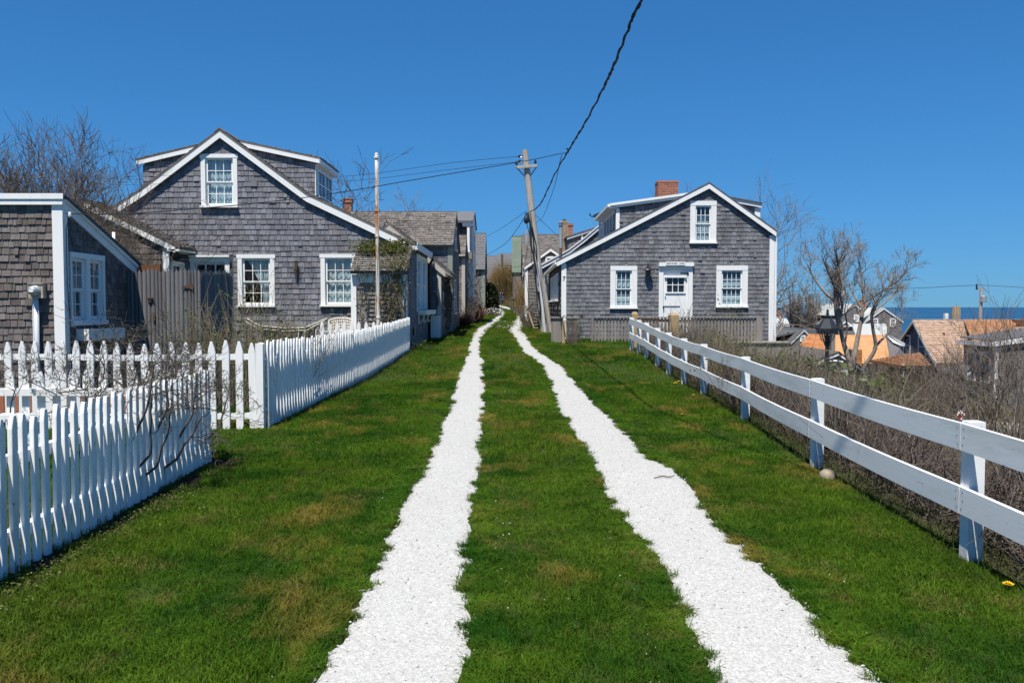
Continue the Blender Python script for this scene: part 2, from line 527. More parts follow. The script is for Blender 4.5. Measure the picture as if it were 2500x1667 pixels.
SHG = {}
def shingle_mesh(m):
    """a tapered shingle of unit size: thin at the top, thick at its butt"""
    if m.name not in SHG:
        vs = [(0,0,0),(1,0,0),(1,0,1),(0,0,1),(0.012,1,0.0),(0.988,1,0.0),(0.988,0.25,1),(0.012,0.25,1)]
        fs = [(0,1,2,3),(4,7,6,5),(0,4,5,1),(1,5,6,2),(2,6,7,3),(3,7,4,0)]
        SHG[m.name] = finish_mesh('shingle', vs, fs, None, m)
    return SHG[m.name]
UNIT_V = [(0,0,0),(1,0,0),(1,0,1),(0,0,1),(0.012,1,0.0),(0.988,1,0.0),(0.988,0.25,1),(0.012,0.25,1)]
UNIT_F = [(0,1,2,3),(4,7,6,5),(0,4,5,1),(1,5,6,2),(2,6,7,3),(3,7,4,0)]
def shingles(parent, pl, poly, holes, row, wmin, wmax, m, n_single=0, key=None, thick=0.015, seed=1, lap=0.012, off=0.0, jit=0.006, field='shingle_field'):
    rng = random.Random(seed)
    vmin = min(p[1] for p in poly); vmax = max(p[1] for p in poly)
    out = []
    v = vmin
    while v < vmax - 0.02:
        top = min(v + row, vmax)
        lo = spans(poly, v + 0.01); hi = spans(poly, top - 0.004)
        base = lo if len(lo) else hi
        if not hi: hi = lo
        ivs = [(max(a[0], b[0]) if abs(a[0]-b[0]) < row*4 else a[0], min(a[1], b[1]) if abs(a[1]-b[1]) < row*4 else a[1]) for a, b in zip(lo, hi)]
        if not ivs: v += row; continue
        full = ivs; partial = []
        for h in holes:
            if h[3] <= v + 0.004 or h[2] >= top - 0.004: continue
            if h[2] > v + 0.025:
                partial += [(max(p, h[0]), min(q, h[1]), v, h[2]) for p, q in ivs if min(q, h[1]) - max(p, h[0]) > 0.02]
            if h[3] < top - 0.025:
                partial += [(max(p, h[0]), min(q, h[1]), h[3], top) for p, q in ivs if min(q, h[1]) - max(p, h[0]) > 0.02]
            full = cut(full, h[0], h[1])
        dv = rng.uniform(-1, 1)*jit*0.5
        for p, q, a, b in [(p, q, v, top) for p, q in full] + partial:
            u = p
            while u < q - 0.012:
                w = rng.uniform(wmin, wmax)
                if rng.random() < 0.18: w *= 0.6
                if q - (u + w) < wmin*0.5: w = q - u
                w = min(w, q - u)
                dd = dv + (rng.uniform(-jit, jit) if rng.random() < 0.5 else 0)
                if rng.random() < 0.03: dd -= 0.012
                t = thick*rng.uniform(0.9, 1.5)
                if rng.random() < 0.04: t *= 1.7
                out.append((u + rng.uniform(0, 0.003), a + dd, w - 0.0035 - rng.uniform(0, 0.004), b - a + lap - dd, t, rng.random()))
                u += w
        v += row
    if n_single:
        order = sorted(range(len(out)), key=(lambda i: key(out[i])) if key else (lambda i: -out[i][2]))
        single = set(order[:n_single])
    else: single = set()
    V = []; Fc = []; T = []
    me = shingle_mesh(m) if single else None
    R3 = Matrix((pl.U, pl.N, pl.V)).transposed()
    for i, (u, a, w, h, t, r) in enumerate(out):
        o = pl.at(u, a, off)
        if i in single:
            mat = Matrix.Translation(o) @ R3.to_4x4() @ Matrix.Diagonal((w, t, h, 1))
            share('shingle', me, mat, parent)
        else:
            n = len(V)
            U = pl.U*w; N_ = pl.N*t; H = pl.V*h
            V.extend([tuple(o + U*x + N_*y + H*z) for x, y, z in UNIT_V])
            for f in UNIT_F: Fc.append([n + k for k in f]); T.append(r)
    if V:
        ob = bpy.data.objects.new(field, finish_mesh(field, V, Fc, T, m))
        COL.objects.link(ob); attach(ob, parent); ob['kind'] = 'stuff'
    return out

def frame_boards(mb, pl, u0, u1, v0, v1, tw, depth, head=None, sill=None, back=0.0, ears=0.0):
    """flat casing round an opening u0..u1, v0..v1 (opening sizes)"""
    hd = head if head is not None else tw
    mb.obox(pl.at(u0-tw, v0, back), pl.U*tw, pl.V*(v1-v0), pl.N*(depth-back))
    mb.obox(pl.at(u1, v0, back), pl.U*tw, pl.V*(v1-v0), pl.N*(depth-back))
    mb.obox(pl.at(u0-tw-ears, v1, back), pl.U*(u1-u0+2*tw+2*ears), pl.V*hd, pl.N*(depth+0.006-back))

CURT = {}
def curtain_panel(pl, u0, u1, v0, v1, n, fold=0.012, steps=26, taper=None, seed=0):
    """a hanging cloth with real folds; taper(s, t) may move it sideways"""
    rng = random.Random(seed)
    mb = MB(); cols = steps; rows = 8
    ph = rng.uniform(0, 6)
    vs = []
    for j in range(rows+1):
        t = j/rows
        for i in range(cols+1):
            s = i/cols
            uu = u0 + (u1-u0)*s; vv = v0 + (v1-v0)*t
            if taper: uu, vv = taper(s, t)
            d = fold*math.sin(s*cols*0.9*math.pi/2 + ph + 0.5*math.sin(t*3+s*7)) * (0.6 + 0.4*(1-t))
            vs.append(pl.at(uu, vv, n + d))
    fs = []
    for j in range(rows):
        for i in range(cols):
            a = j*(cols+1)+i
            fs.append((a, a+1, a+cols+2, a+cols+1))
    return mb.add(vs, fs)

def window(root, pl, op, tw, cols, rows, curtains=(), head=None, sill=True, ears=0.0, sashes=2, depth=0.035, recess=0.05, room=0.6, sill_out=0.07, m=None, mun=0.018, rail_w=0.045, name='window', small=False):
    """a sash window: casing (the part) > sill, sash, pane, curtain, interior"""
    m = m or M['white']
    u0, u1, v0, v1 = op
    mb = MB()
    frame_boards(mb, pl, u0, u1, v0, v1, tw, depth, head, ears=ears)
    # reveal lining
    lw = 0.012
    mb.obox(pl.at(u0, v0, -0.10), pl.U*lw, pl.V*(v1-v0), pl.N*0.098)
    mb.obox(pl.at(u1-lw, v0, -0.10), pl.U*lw, pl.V*(v1-v0), pl.N*0.098)
    mb.obox(pl.at(u0+lw, v1-lw, -0.10), pl.U*(u1-u0-2*lw), pl.V*lw, pl.N*0.098)
    casing = part(name, mb, m, root)
    if sill:
        sb = MB()
        sb.obox(pl.at(u0-tw-0.02, v0-0.05, 0.0), pl.U*(u1-u0+2*tw+0.04), pl.V*0.05, pl.N*(depth+sill_out))
        part('sill', sb, m, casing)
    # sashes and panes
    hgt = (v1-v0)
    iu0, iu1 = u0+lw, u1-lw
    step = hgt/sashes
    for k in range(sashes):
        a = v0 + k*step + (0.0 if k == 0 else -0.012)
        b = v0 + (k+1)*step
        if k == sashes-1: b -= lw
        n0 = -recess if (k == 0 or sashes == 1) else -recess+0.028
        s = MB(); d = 0.026
        s.obox(pl.at(iu0, a, n0-d), pl.U*rail_w, pl.V*(b-a), pl.N*d)
        s.obox(pl.at(iu1-rail_w, a, n0-d), pl.U*rail_w, pl.V*(b-a), pl.N*d)
        bot = rail_w*(1.6 if k == 0 else 0.75)
        s.obox(pl.at(iu0+rail_w, a, n0-d), pl.U*(iu1-iu0-2*rail_w), pl.V*bot, pl.N*d)
        s.obox(pl.at(iu0+rail_w, b-rail_w*0.9, n0-d), pl.U*(iu1-iu0-2*rail_w), pl.V*rail_w*0.9, pl.N*d)
        pu0, pu1 = iu0+rail_w, iu1-rail_w
        pv0, pv1 = a+bot, b-rail_w*0.9
        for c in range(1, cols):
            uu = pu0 + (pu1-pu0)*c/cols
            s.obox(pl.at(uu-mun/2, pv0, n0-d+0.003), pl.U*mun, pl.V*(pv1-pv0), pl.N*(d-0.006))
        for r in range(1, rows):
            vv = pv0 + (pv1-pv0)*r/rows
            s.obox(pl.at(pu0, vv-mun/2, n0-d+0.005), pl.U*(pu1-pu0), pl.V*mun, pl.N*(d-0.010))
        part('sash', s, m, casing)
        nn = n0 - d*0.6
        if small:
            g = MB(); g.obox(pl.at(pu0, pv0, nn), pl.U*(pu1-pu0), pl.V*(pv1-pv0), pl.N*0.003)
            part('pane', g, M['glass'], casing)
        else:
            for c in range(cols):
                for r in range(rows):
                    g = MB()
                    x0 = pu0 + (pu1-pu0)*c/cols; x1 = pu0 + (pu1-pu0)*(c+1)/cols
                    y0 = pv0 + (pv1-pv0)*r/rows; y1 = pv0 + (pv1-pv0)*(r+1)/rows
                    g.obox(pl.at(x0, y0, nn), pl.U*(x1-x0), pl.V*(y1-y0), pl.N*0.003)
                    part('pane', g, M['glass'], casing)
    # the dark room behind
    rb = MB(); a0, a1, b0, b1 = u0+0.002, u1-0.002, v0+0.002, v1-0.002
    P = lambda u, v, n: pl.at(u, v, n)
    z0, z1 = -0.101, -0.101-room
    rb.quad(P(a0,b0,z1), P(a1,b0,z1), P(a1,b1,z1), P(a0,b1,z1))
    rb.quad(P(a0,b0,z0), P(a0,b0,z1), P(a0,b1,z1), P(a0,b1,z0))
    rb.quad(P(a1,b0,z0), P(a1,b1,z0), P(a1,b1,z1), P(a1,b0,z1))
    rb.quad(P(a0,b0,z0), P(a1,b0,z0), P(a1,b0,z1), P(a0,b0,z1))
    rb.quad(P(a0,b1,z0), P(a0,b1,z1), P(a1,b1,z1), P(a1,b1,z0))
    part('interior', rb, M['room'], casing)
    for c in curtains:
        part('curtain', c, M['curtain'], casing, smooth=True)
    return casing

def simple_window(root, pl, op, tw, cols=2, rows=3, depth=0.03, m=None, name='window', bars=True):
    """a window too far off to show more than its casing, bars and glass"""
    m = m or M['white']
    u0, u1, v0, v1 = op
    mb = MB()
    frame_boards(mb, pl, u0, u1, v0, v1, tw, depth)
    mb.obox(pl.at(u0-tw-0.02, v0-0.06, 0), pl.U*(u1-u0+2*tw+0.04), pl.V*0.06, pl.N*(depth+0.04))
    if bars:
        for c in range(1, cols):
            uu = u0 + (u1-u0)*c/cols
            mb.obox(pl.at(uu-0.012, v0, 0.008), pl.U*0.024, pl.V*(v1-v0), pl.N*0.012)
        for r in range(1, rows):
            vv = v0 + (v1-v0)*r/rows
            w = 0.05 if (rows % 2 == 0 and r == rows//2) else 0.024
            mb.obox(pl.at(u0, vv-w/2, 0.007), pl.U*(u1-u0), pl.V*w, pl.N*0.015)
    c = part(name, mb, m, root)
    g = MB(); g.obox(pl.at(u0, v0, 0.0), pl.U*(u1-u0), pl.V*(v1-v0), pl.N*0.006)
    part('pane', g, M['pane_dark'], c)
    return c
M['pane_dark'] = plain('pane_dark', (0.016,0.02,0.026), 0.08, spec=0.5)

def roof_slab(root, prof, y0, y1, m, name='roof', th=0.07):
    """roof whose profile prof [(x, z)...] runs from y0 to y1"""
    mb = MB()
    for (x0, z0), (x1, z1) in zip(prof[:-1], prof[1:]):
        mb.prism([(x0,y0,z0),(x1,y0,z1),(x1,y0,z1-th),(x0,y0,z0-th)], (0, y1-y0, 0))
    return part(name, mb, m, root)
def rake_board(mb, prof, y, th, w):
    """board under the roof edge: prof is its upper outline, hung down by w"""
    for (x0, z0), (x1, z1) in zip(prof[:-1], prof[1:]):
        mb.prism([(x0,y,z0),(x1,y,z1),(x1,y,z1-w),(x0,y,z0-w)], (0, th, 0))
def xz(px, py, Y):
    p = W(px, py, Y)
    return (p.x, p.z)
def roof_courses(parent, e0, e1, up, length, row, wmin, wmax, m, seed, n_single=0, thick=0.014, off=0.002, field='shingle_field'):
    """shingle courses on a roof plane with eave e0..e1 and slope direction up"""
    e0 = Vector(e0); e1 = Vector(e1); up = Vector(up).normalized()
    U = (e1-e0).normalized(); N_ = U.cross(up).normalized()
    if N_.z < 0: N_ = -N_
    pl = Plane(e0, U, up, N_)
    Lw = (e1-e0).length
    return shingles(parent, pl, [(0,0),(Lw,0),(Lw,length),(0,length)], [], row, wmin, wmax, m, n_single, thick=thick, seed=seed, off=off, jit=0.012, field=field)
def bricks(parent, c0, c1, z0, z1, m, n_rows, seed, per=3.4, wide=True, single=True):
    """brick courses round a chimney; each brick proud of the mortar core"""
    rng = random.Random(seed)
    x0, y0 = c0; x1, y1 = c1
    core = MB().box((x0+0.006, y0+0.006, z0), (x1-0.006, y1-0.006, z1-0.004))
    ch = (z1-z0)/n_rows; j = 0.012
    L = (x1-x0)/per
    me = finish_mesh('brick', [(0,0,0),(1,0,0),(1,1,0),(0,1,0),(0,0,1),(1,0,1),(1,1,1),(0,1,1)], [(0,3,2,1),(4,5,6,7),(0,1,5,4),(1,2,6,5),(2,3,7,6),(3,0,4,7)], None, m)
    def put(a, b):
        s = Vector(b) - Vector(a)
        share('brick', me, Matrix.Translation(a) @ Matrix.Diagonal((s.x, s.y, s.z, 1)), parent)
    D = 0.09
    for r in range(n_rows):
        za, zb = z0 + r*ch + j/2, z0 + (r+1)*ch - j/2
        sh = (r % 2)*0.5*L
        u = x0 - sh
        while u < x1 - 0.01:
            a, b = max(u, x0) + (j/2 if u > x0 else 0), min(u+L, x1) - (j/2 if u+L < x1 else 0)
            e = rng.uniform(0, 0.004)
            if b - a > 0.02: put((a, y0-e, za), (b, y0+D, zb))
            u += L
        for X, s in ((x0, 1), (x1-D, -1)):
            w = y0 + D + j
            w0 = w - sh
            while w0 < y1 - 0.01:
                a, b = max(w0, w), min(w0+L, y1)
                if b - a > 0.03:
                    e = rng.uniform(0.001, 0.004)
                    put((X - (e if s == 1 else -0.0), a, za), (X + D + (e if s == -1 else 0), b-j, zb))
                w0 += L
    return core
# ------------------------------------------------------------------ vegetation helpers
def tube_mesh(paths, k_big=6, k_small=3, lim=0.012):
    """paths: list of (points, radii); returns verts, faces, tints"""
    V = []; Fc = []; T = []
    for pts, rad, tint in paths:
        k = k_big if max(rad) > lim*2.2 else (4 if max(rad) > lim else k_small)
        m = len(pts); n0 = len(V); side = None
        for i in range(m):
            d = pts[min(i+1, m-1)] - pts[max(i-1, 0)]
            if d.length < 1e-9: d = Vector((0,0,1))
            d.normalize()
            if side is None: side = d.orthogonal().normalized()
            else:
                side = side - d*side.dot(d)
                if side.length < 1e-5: side = d.orthogonal()
                side.normalize()
            up = d.cross(side)
            for j in range(k):
                a = 2*math.pi*j/k
                p = pts[i] + (side*math.cos(a) + up*math.sin(a))*rad[i]
                V.append((p.x, p.y, p.z))
        for i in range(m-1):
            for j in range(k):
                l = (j+1) % k
                Fc.append((n0+i*k+j, n0+i*k+l, n0+(i+1)*k+l, n0+(i+1)*k+j)); T.append(tint)
    return V, Fc, T
def grow(rng, p, d, length, r, depth, cfg, out):
    """one bare branch and its children"""
    n = max(3, int(length/cfg.get('seg', 0.18)))
    n = min(n, 9)
    pts = [Vector(p)]; rad = [r]
    d = Vector(d).normalized()
    dirs = [d.copy()]
    for i in range(n):
        w = cfg['wob']*(1.0 if depth < cfg['depth'] else 0.5)
        d = (d + Vector((rng.gauss(0, w), rng.gauss(0, w), rng.gauss(0, w*0.8) + cfg['up']))).normalized()
        pts.append(pts[-1] + d*length/n)
        rad.append(r*(1 - (1-cfg['tip'])*(i+1)/n))
        dirs.append(d.copy())
    out.append((pts, rad, rng.random(), depth))
    if depth <= 0: return
    kids = rng.randint(*cfg['kids'])
    for c in range(kids):
        f = rng.uniform(cfg.get('from', 0.3), 1.0) if c else 1.0
        i = min(n, max(1, int(round(f*n))))
        dd = dirs[i]
        ax = dd.orthogonal().normalized()
        ax.rotate(Matrix.Rotation(rng.uniform(0, 2*math.pi), 3, dd))
        ang = rng.gauss(cfg['ang'], 0.17)
        nd = dd.copy(); nd.rotate(Matrix.Rotation(ang, 3, ax))
        grow(rng, pts[i], nd, length*rng.uniform(*cfg['len']), max(rad[i]*rng.uniform(*cfg['rad']), cfg['rmin']), depth-1, cfg, out)
def bare_tree(name, loc, trunks, cfg, label, seed, m_trunk, m_twig, group=None, cat='tree', split=2):
    """trunk (part) and crown (part) grown from given starts [(p, d, length, radius)]"""
    rng = random.Random(seed)
    out = []
    for p, d, l, r in trunks:
        grow(rng, p, d, l, r, cfg['depth'], cfg, out)
    root = thing(name, loc, label, cat, group)
    big = [(a, b, t) for a, b, t, dp in out if dp > cfg['depth'] - split]
    sm = [(a, b, t) for a, b, t, dp in out if dp <= cfg['depth'] - split]
    for nm, pa, mm in (('trunk', big, m_trunk), ('crown', sm, m_twig)):
        if not pa: continue
        v, f, t = tube_mesh(pa)
        o = bpy.data.objects.new(nm, finish_mesh(nm, v, f, t, mm, True))
        COL.objects.link(o); attach(o, root)
    return root
def twig_field(P, D, L, r, bend, seed, seg=3, r_tip=0.4, fork=0):
    """numpy: many thin bent twigs. P (n,3) bases, D (n,3) directions, L lengths, r radii"""
    g = np.random.default_rng(seed)
    P = np.asarray(P, float); D = np.asarray(D, float); L = np.asarray(L, float); r = np.asarray(r, float)
    D = D/np.linalg.norm(D, axis=1, keepdims=True)
    if fork:
        PP, DD, LL, RR = [P], [D], [L], [r]
        for k in range(fork):
            f = g.uniform(0.3, 0.85, len(P))
            PP.append(P + D*(L*f)[:, None])
            d2 = D + g.normal(0, 0.55, D.shape); d2[:, 2] += 0.15
            DD.append(d2/np.linalg.norm(d2, axis=1, keepdims=True))
            LL.append(L*g.uniform(0.25, 0.6, len(P))); RR.append(r*0.6)
        P, D, L, r = np.concatenate(PP), np.concatenate(DD), np.concatenate(LL), np.concatenate(RR)
    n = len(P)
    ref = np.where(np.abs(D[:, 2:3]) < 0.9, np.array([[0,0,1.0]]), np.array([[1.0,0,0]]))
    A = np.cross(D, ref); A /= np.linalg.norm(A, axis=1, keepdims=True)
    B = np.cross(D, A)
    k = 3
    bd = g.normal(0, bend, (n, 2))
    rings = []
    for i in range(seg+1):
        t = i/seg
        if fork and i: off = (bd[:, :1]*A + bd[:, 1:]*B)*(t*t*L)[:, None]*0.0
        off = (bd[:, :1]*A + bd[:, 1:]*B)*((t*t)*L)[:, None] if not fork else (bd[:, :1]*A + bd[:, 1:]*B)*((t*t)*L)[:, None]*0.5
        C = P + D*(L*t)[:, None] + off
        rr = r*(1 - (1-r_tip)*t)
        for j in range(k):
            a = 2*math.pi*j/k
            rings.append(C + (A*math.cos(a) + B*math.sin(a))*rr[:, None])
    V = np.stack(rings, axis=1)            # n, (seg+1)*k, 3
    per = (seg+1)*k
    fs = []
    for i in range(seg):
        for j in range(k):
            l = (j+1) % k
            fs.append((i*k+j, i*k+l, (i+1)*k+l, (i+1)*k+j))
    fs = np.array(fs)
    Fc = (fs[None] + (np.arange(n)*per)[:, None, None]).reshape(-1, 4)
    T = np.repeat(g.random(n), len(fs))
    return V.reshape(-1, 3), Fc, T
def np_mesh(name, V, Fc, T, mats, smooth=False):
    V = np.asarray(V, np.float32); Fc = np.asarray(Fc, np.int32)
    me = bpy.data.meshes.new(name)
    n, k = Fc.shape
    me.vertices.add(len(V)); me.vertices.foreach_set('co', V.ravel())
    me.loops.add(n*k); me.loops.foreach_set('vertex_index', Fc.ravel())
    me.polygons.add(n); me.polygons.foreach_set('loop_start', np.arange(0, n*k, k, dtype=np.int32))
    if T is not None:
        a = me.attributes.new('tint', 'FLOAT', 'FACE'); a.data.foreach_set('value', np.asarray(T, np.float32))
    me.materials.append(mats)
    if smooth: me.polygons.foreach_set('use_smooth', np.ones(n, bool))
    me.update(calc_edges=True)
    me.validate()
    return me
def np_part(name, V, Fc, T, m, parent, kind=None):
    o = bpy.data.objects.new(name, np_mesh(name, V, Fc, T, m))
    COL.objects.link(o)
    if parent: attach(o, parent)
    if kind: o['kind'] = kind
    return o
def leaves(P, size, seed, flat=0.5, ratio=0.45):
    """diamond leaves at points P"""
    g = np.random.default_rng(seed)
    n = len(P); P = np.asarray(P, float)
    A = g.normal(0, 1, (n, 3)); A[:, 2] = A[:, 2]*flat + 0.25
    A /= np.linalg.norm(A, axis=1, keepdims=True)
    Bv = g.normal(0, 1, (n, 3)); Bv[:, 2] *= 0.6
    Bv -= A*np.sum(A*Bv, axis=1, keepdims=True); Bv /= np.linalg.norm(Bv, axis=1, keepdims=True)
    s = np.asarray(size)*g.uniform(0.6, 1.3, n)
    s = s[:, None]
    V = np.stack([P, P + A*s*0.5 + Bv*s*ratio*0.5, P + A*s, P + A*s*0.5 - Bv*s*ratio*0.5], axis=1).reshape(-1, 3)
    Fc = np.arange(n*4).reshape(n, 4)
    return V, Fc, g.random(n)
def shrub(name, c, rx, ry, h, n, label, seed, m_t, m_l=None, n_leaf=0, leaf=0.04, r=0.004, spread=0.45, cat='shrub', group=None, fork=2, bend=0.15, leaf_top=0.0, leaf_any=False):
    """bare or budding bush: many stems from the ground, a few forks, leaves towards the tips"""
    g = np.random.default_rng(seed)
    x, y = c
    a = g.uniform(0, 2*math.pi, n); q = np.sqrt(g.uniform(0, 1, n))
    bx = x + np.cos(a)*q*rx*0.62; by = y + np.sin(a)*q*ry*0.62
    bz = ground(bx, by) - 0.02
    P = np.stack([bx, by, bz], 1)
    D = np.stack([np.cos(a)*q*spread*rx/h + g.normal(0, 0.16, n), np.sin(a)*q*spread*ry/h + g.normal(0, 0.16, n), np.ones(n)], 1)
    L = h*g.uniform(0.55, 1.05, n)*(1 - 0.35*q*q)
    V, Fc, T = twig_field(P, D, L, r*g.uniform(0.6, 1.4, n), bend, seed+1, seg=4, fork=fork)
    root = thing(name, (x, y, gz(x, y)), label, cat, group)
    np_part('stems', V, Fc, T, m_t, root)
    if m_l and n_leaf:
        per = 15
        Vr = V.reshape(-1, per, 3)
        idx = g.integers(0, len(Vr), n_leaf)
        ring = g.integers(1 if leaf_any else 2, 5, n_leaf)
        LP = Vr[idx, ring*3] 
        if leaf_top:
            keep = LP[:, 2] > gz(x, y) + h*leaf_top
            LP = LP[keep]
        LP = LP + g.normal(0, 0.012, LP.shape)
        V2, F2, T2 = leaves(LP, leaf, seed+2)
        np_part('leaves', V2, F2, T2, m_l, root)
    return root
# ------------------------------------------------------------------ setting: ground, sea, tracks, grass
def axis(segs):
    out = []
    for a, b, s in segs:
        n = max(1, int(round((b-a)/s)))
        out += [a + (b-a)*i/n for i in range(n)]
    out.append(segs[-1][1])
    return np.array(out)
gxs = axis([(-900,-200,100),(-200,-40,16),(-40,-13,3),(-13,-4.5,0.5),(-4.5,4.5,0.25),(4.5,24,0.6),(24,60,3),(60,200,14),(200,900,100)])
gys = axis([(-30,0,2),(0,26,0.25),(26,60,0.6),(60,140,3),(140,420,14),(420,1000,80)])
XX, YY = np.meshgrid(gxs, gys, indexing='xy')
ZZ = ground(XX, YY)
nx, ny = len(gxs), len(gys)
Vg = np.stack([XX.ravel(), YY.ravel(), ZZ.ravel()], 1)
ii = (np.arange(ny-1)[:, None]*nx + np.arange(nx-1)[None]).ravel()
Fg = np.stack([ii, ii+1, ii+1+nx, ii+nx], 1)
m, nt, b = new_mat('lawn_soil')
n1 = noise_at(nt, 0.55, (1,1,1), 4.0); n2 = noise_at(nt, 6.0, (1,1,1), 4.0); n3 = noise_at(nt, 60.0, (1,1,1), 2.0)
c = mixc(nt, remap(nt, n1, 0.38, 0.62), (0.022,0.054,0.008), (0.046,0.072,0.012))
c = mixc(nt, remap(nt, n2, 0.50, 0.72), c, (0.080,0.066,0.030))
c = mixc(nt, remap(nt, n3, 0.3, 0.75), c, (0.022,0.036,0.008))
ba = nt.nodes.new('ShaderNodeAttribute'); ba.attribute_name = 'brush'
brush = ba.outputs['Fac']
nb = noise_at(nt, 2.2, (1,1,1), 5.0)
c = mixc(nt, brush, c, mixc(nt, remap(nt, nb, 0.35, 0.7), (0.045,0.035,0.024), (0.095,0.076,0.050)))
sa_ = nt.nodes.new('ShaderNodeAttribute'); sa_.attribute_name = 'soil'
c = mixc(nt, remap(nt, sa_.outputs['Fac'], 0.1, 0.6), c, (0.022,0.017,0.012))  # bare soil by the near fence, darkened further to paint in the fence's shade
nt.links.new(c, b.inputs['Base Color'])
b.inputs['Roughness'].default_value = 0.95; b.inputs['Specular IOR Level'].default_value = 0.1
bump(nt, b, n3, 0.6, 0.03)
M['ground'] = m
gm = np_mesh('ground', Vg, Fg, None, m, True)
bx_ = np.clip((Vg[:, 0] - np.interp(Vg[:, 1], [0, 4.7, 7.5, 10.5, 13, 21.3, 22, 24.3, 24.6, 36, 60], [2.6, 2.66, 2.76, 2.98, 3.05, 3.1, 3.3, 3.6, 6.6, 8.0, 9.0]))/0.25, 0, 1)
soil_shade = np.clip(1 - np.abs(Vg[:, 0]+2.74)/0.36, 0, 1)*(Vg[:, 1] < 8.1)  # strip along the near fence: soil with the picket shadow painted into its colour
gm.attributes.new('soil', 'FLOAT', 'POINT').data.foreach_set('value', soil_shade.astype(np.float32))
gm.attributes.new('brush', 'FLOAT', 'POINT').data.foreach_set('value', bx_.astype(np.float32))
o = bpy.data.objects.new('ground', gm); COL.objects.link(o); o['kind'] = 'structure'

# sea
m, nt, b = new_mat('sea_water')
w1 = noise_at(nt, 0.02, (1,2.6,1), 6.0, 0.65); w2 = noise_at(nt, 0.004, (0.6,3,1), 4.0)
c = mixc(nt, remap(nt, w1, 0.35, 0.68), (0.010,0.056,0.125), (0.026,0.100,0.195))
c = mixc(nt, remap(nt, w2, 0.4, 0.65), c, (0.013,0.070,0.155))
nt.links.new(c, b.inputs['Base Color'])
b.inputs['Roughness'].default_value = 0.55
b.inputs['Specular IOR Level'].default_value = 0.12
M['sea'] = m
sx_ = axis([(-60000,-4000,8000),(-4000,4000,1000),(4000,60000,8000)])
sy_ = axis([(120,1500,230),(1500,10000,1700),(10000,80000,14000)])
A, B = np.meshgrid(sx_, sy_, indexing='xy')
Vs = np.stack([A.ravel(), B.ravel(), np.full(A.size, -9.5)], 1)
k_ = len(sx_); ii = (np.arange(len(sy_)-1)[:, None]*k_ + np.arange(k_-1)[None]).ravel()
o = bpy.data.objects.new('sea', np_mesh('sea', Vs, np.stack([ii, ii+1, ii+1+k_, ii+k_], 1), None, m)); COL.objects.link(o); o['kind'] = 'structure'

# ---- shell tracks: edges read off the photograph and laid on the ground
def edge(pix, world):
    return [(G(px, py).x, G(px, py).y) for px, py in pix] + world
LL = edge([(740,1700),(783,1667),(822,1597),(850,1544),(882,1481),(921,1403),(943,1354),(968,1298),(985,1249),(1010,1204),(1054,1127),(1081,1039),(1095,1011),(1108,960),(1121,915),(1143,860),(1145,839),(1155,817)],
          [(33.5,-1.52),(38,-1.30),(42,-1.22),(46,-1.0),(54,-0.85),(62,-0.95),(72,-1.4)][0:0] + [(-1.40,33.0),(-1.22,38.0),(-1.12,42.0),(-0.98,48.0),(-0.85,54.0),(-1.0,62.0),(-1.5,72.0),(-2.2,80.0),(-2.9,92.0)])
LR = edge([(1085,1700),(1098,1667),(1142,1602),(1140,1547),(1133,1512),(1135,1464),(1130,1409),(1133,1359),(1140,1287),(1153,1215),(1166,1166),(1172,1072),(1178,1000),(1183,935),(1180,882),(1172,860),(1174,839),(1177,819)],
          [(-0.92,33.0),(-0.80,38.0),(-0.66,42.0),(-0.56,48.0),(-0.42,54.0),(-0.55,62.0),(-1.0,72.0),(-1.7,80.0),(-2.4,92.0)])
RL = edge([(1790,1700),(1762,1667),(1733,1602),(1694,1525),(1662,1470),(1629,1387),(1606,1359),(1562,1298),(1490,1232),(1474,1166),(1435,1100),(1402,1050),(1363,1000),(1345,935),(1323,893),(1277,860),(1262,839),(1254,819),(1240,807)],
          [(0.08,36.5),(0.12,41.0),(0.25,48.0),(0.34,54.0),(0.15,62.0),(-0.15,70.0),(-0.75,80.0),(-1.5,92.0),(-2.5,101.0),(-3.6,112.0)])
RR = edge([(2190,1700),(2137,1667),(2041,1573),(1955,1492),(1910,1448),(1850,1387),(1794,1332),(1711,1238),(1673,1182),(1634,1146),(1579,1122),(1529,1061),(1474,1011),(1424,957),(1371,893),(1315,860),(1296,839),(1283,819),(1271,807)],
          [(0.52,36.5),(0.50,41.0),(0.64,48.0),(0.74,54.0),(0.58,62.0),(0.30,70.0),(-0.2,80.0),(-0.9,92.0),(-1.8,101.0),(-2.9,112.0)])
for E in (LL, LR, RL, RR):        # carry on under and behind the camera
    E.insert(0, (E[0][0]*0.97 + (E[0][0]-E[2][0])*0.2, 1.2))
def resample(E):
    E = sorted(E, key=lambda p: p[1])
    ys = np.array([p[1] for p in E]); xs = np.array([p[0] for p in E])
    return xs, ys
EDG = [resample(E) for E in (LL, LR, RL, RR)]
def wob(y, s):
    out = 0
    for k, (fq, am) in enumerate(((1.7, 0.010), (6.0, 0.008), (19.0, 0.016))):
        t = np.random.default_rng(int(s*10)+k).normal(0, 1, 1700)
        q = np.clip(y*fq, 0, 1690); i = q.astype(int); f = q - i; f = f*f*(3-2*f)
        out = out + am*(t[i]*(1-f) + t[i+1]*f)
    return out
def exs(i, y):
    a = np.clip((np.asarray(y) - 2)/8, 0, 1)*0.3 + 0.7
    return np.interp(y, EDG[i][1], EDG[i][0]) + wob(np.asarray(y, float), i*1.7)*a + (0.02 if i % 2 else -0.02)
m, nt, b = new_mat('crushed_shell')
N = nt.nodes; L = nt.links
vo = N.new('ShaderNodeTexVoronoi'); vo.inputs['Scale'].default_value = 105.0
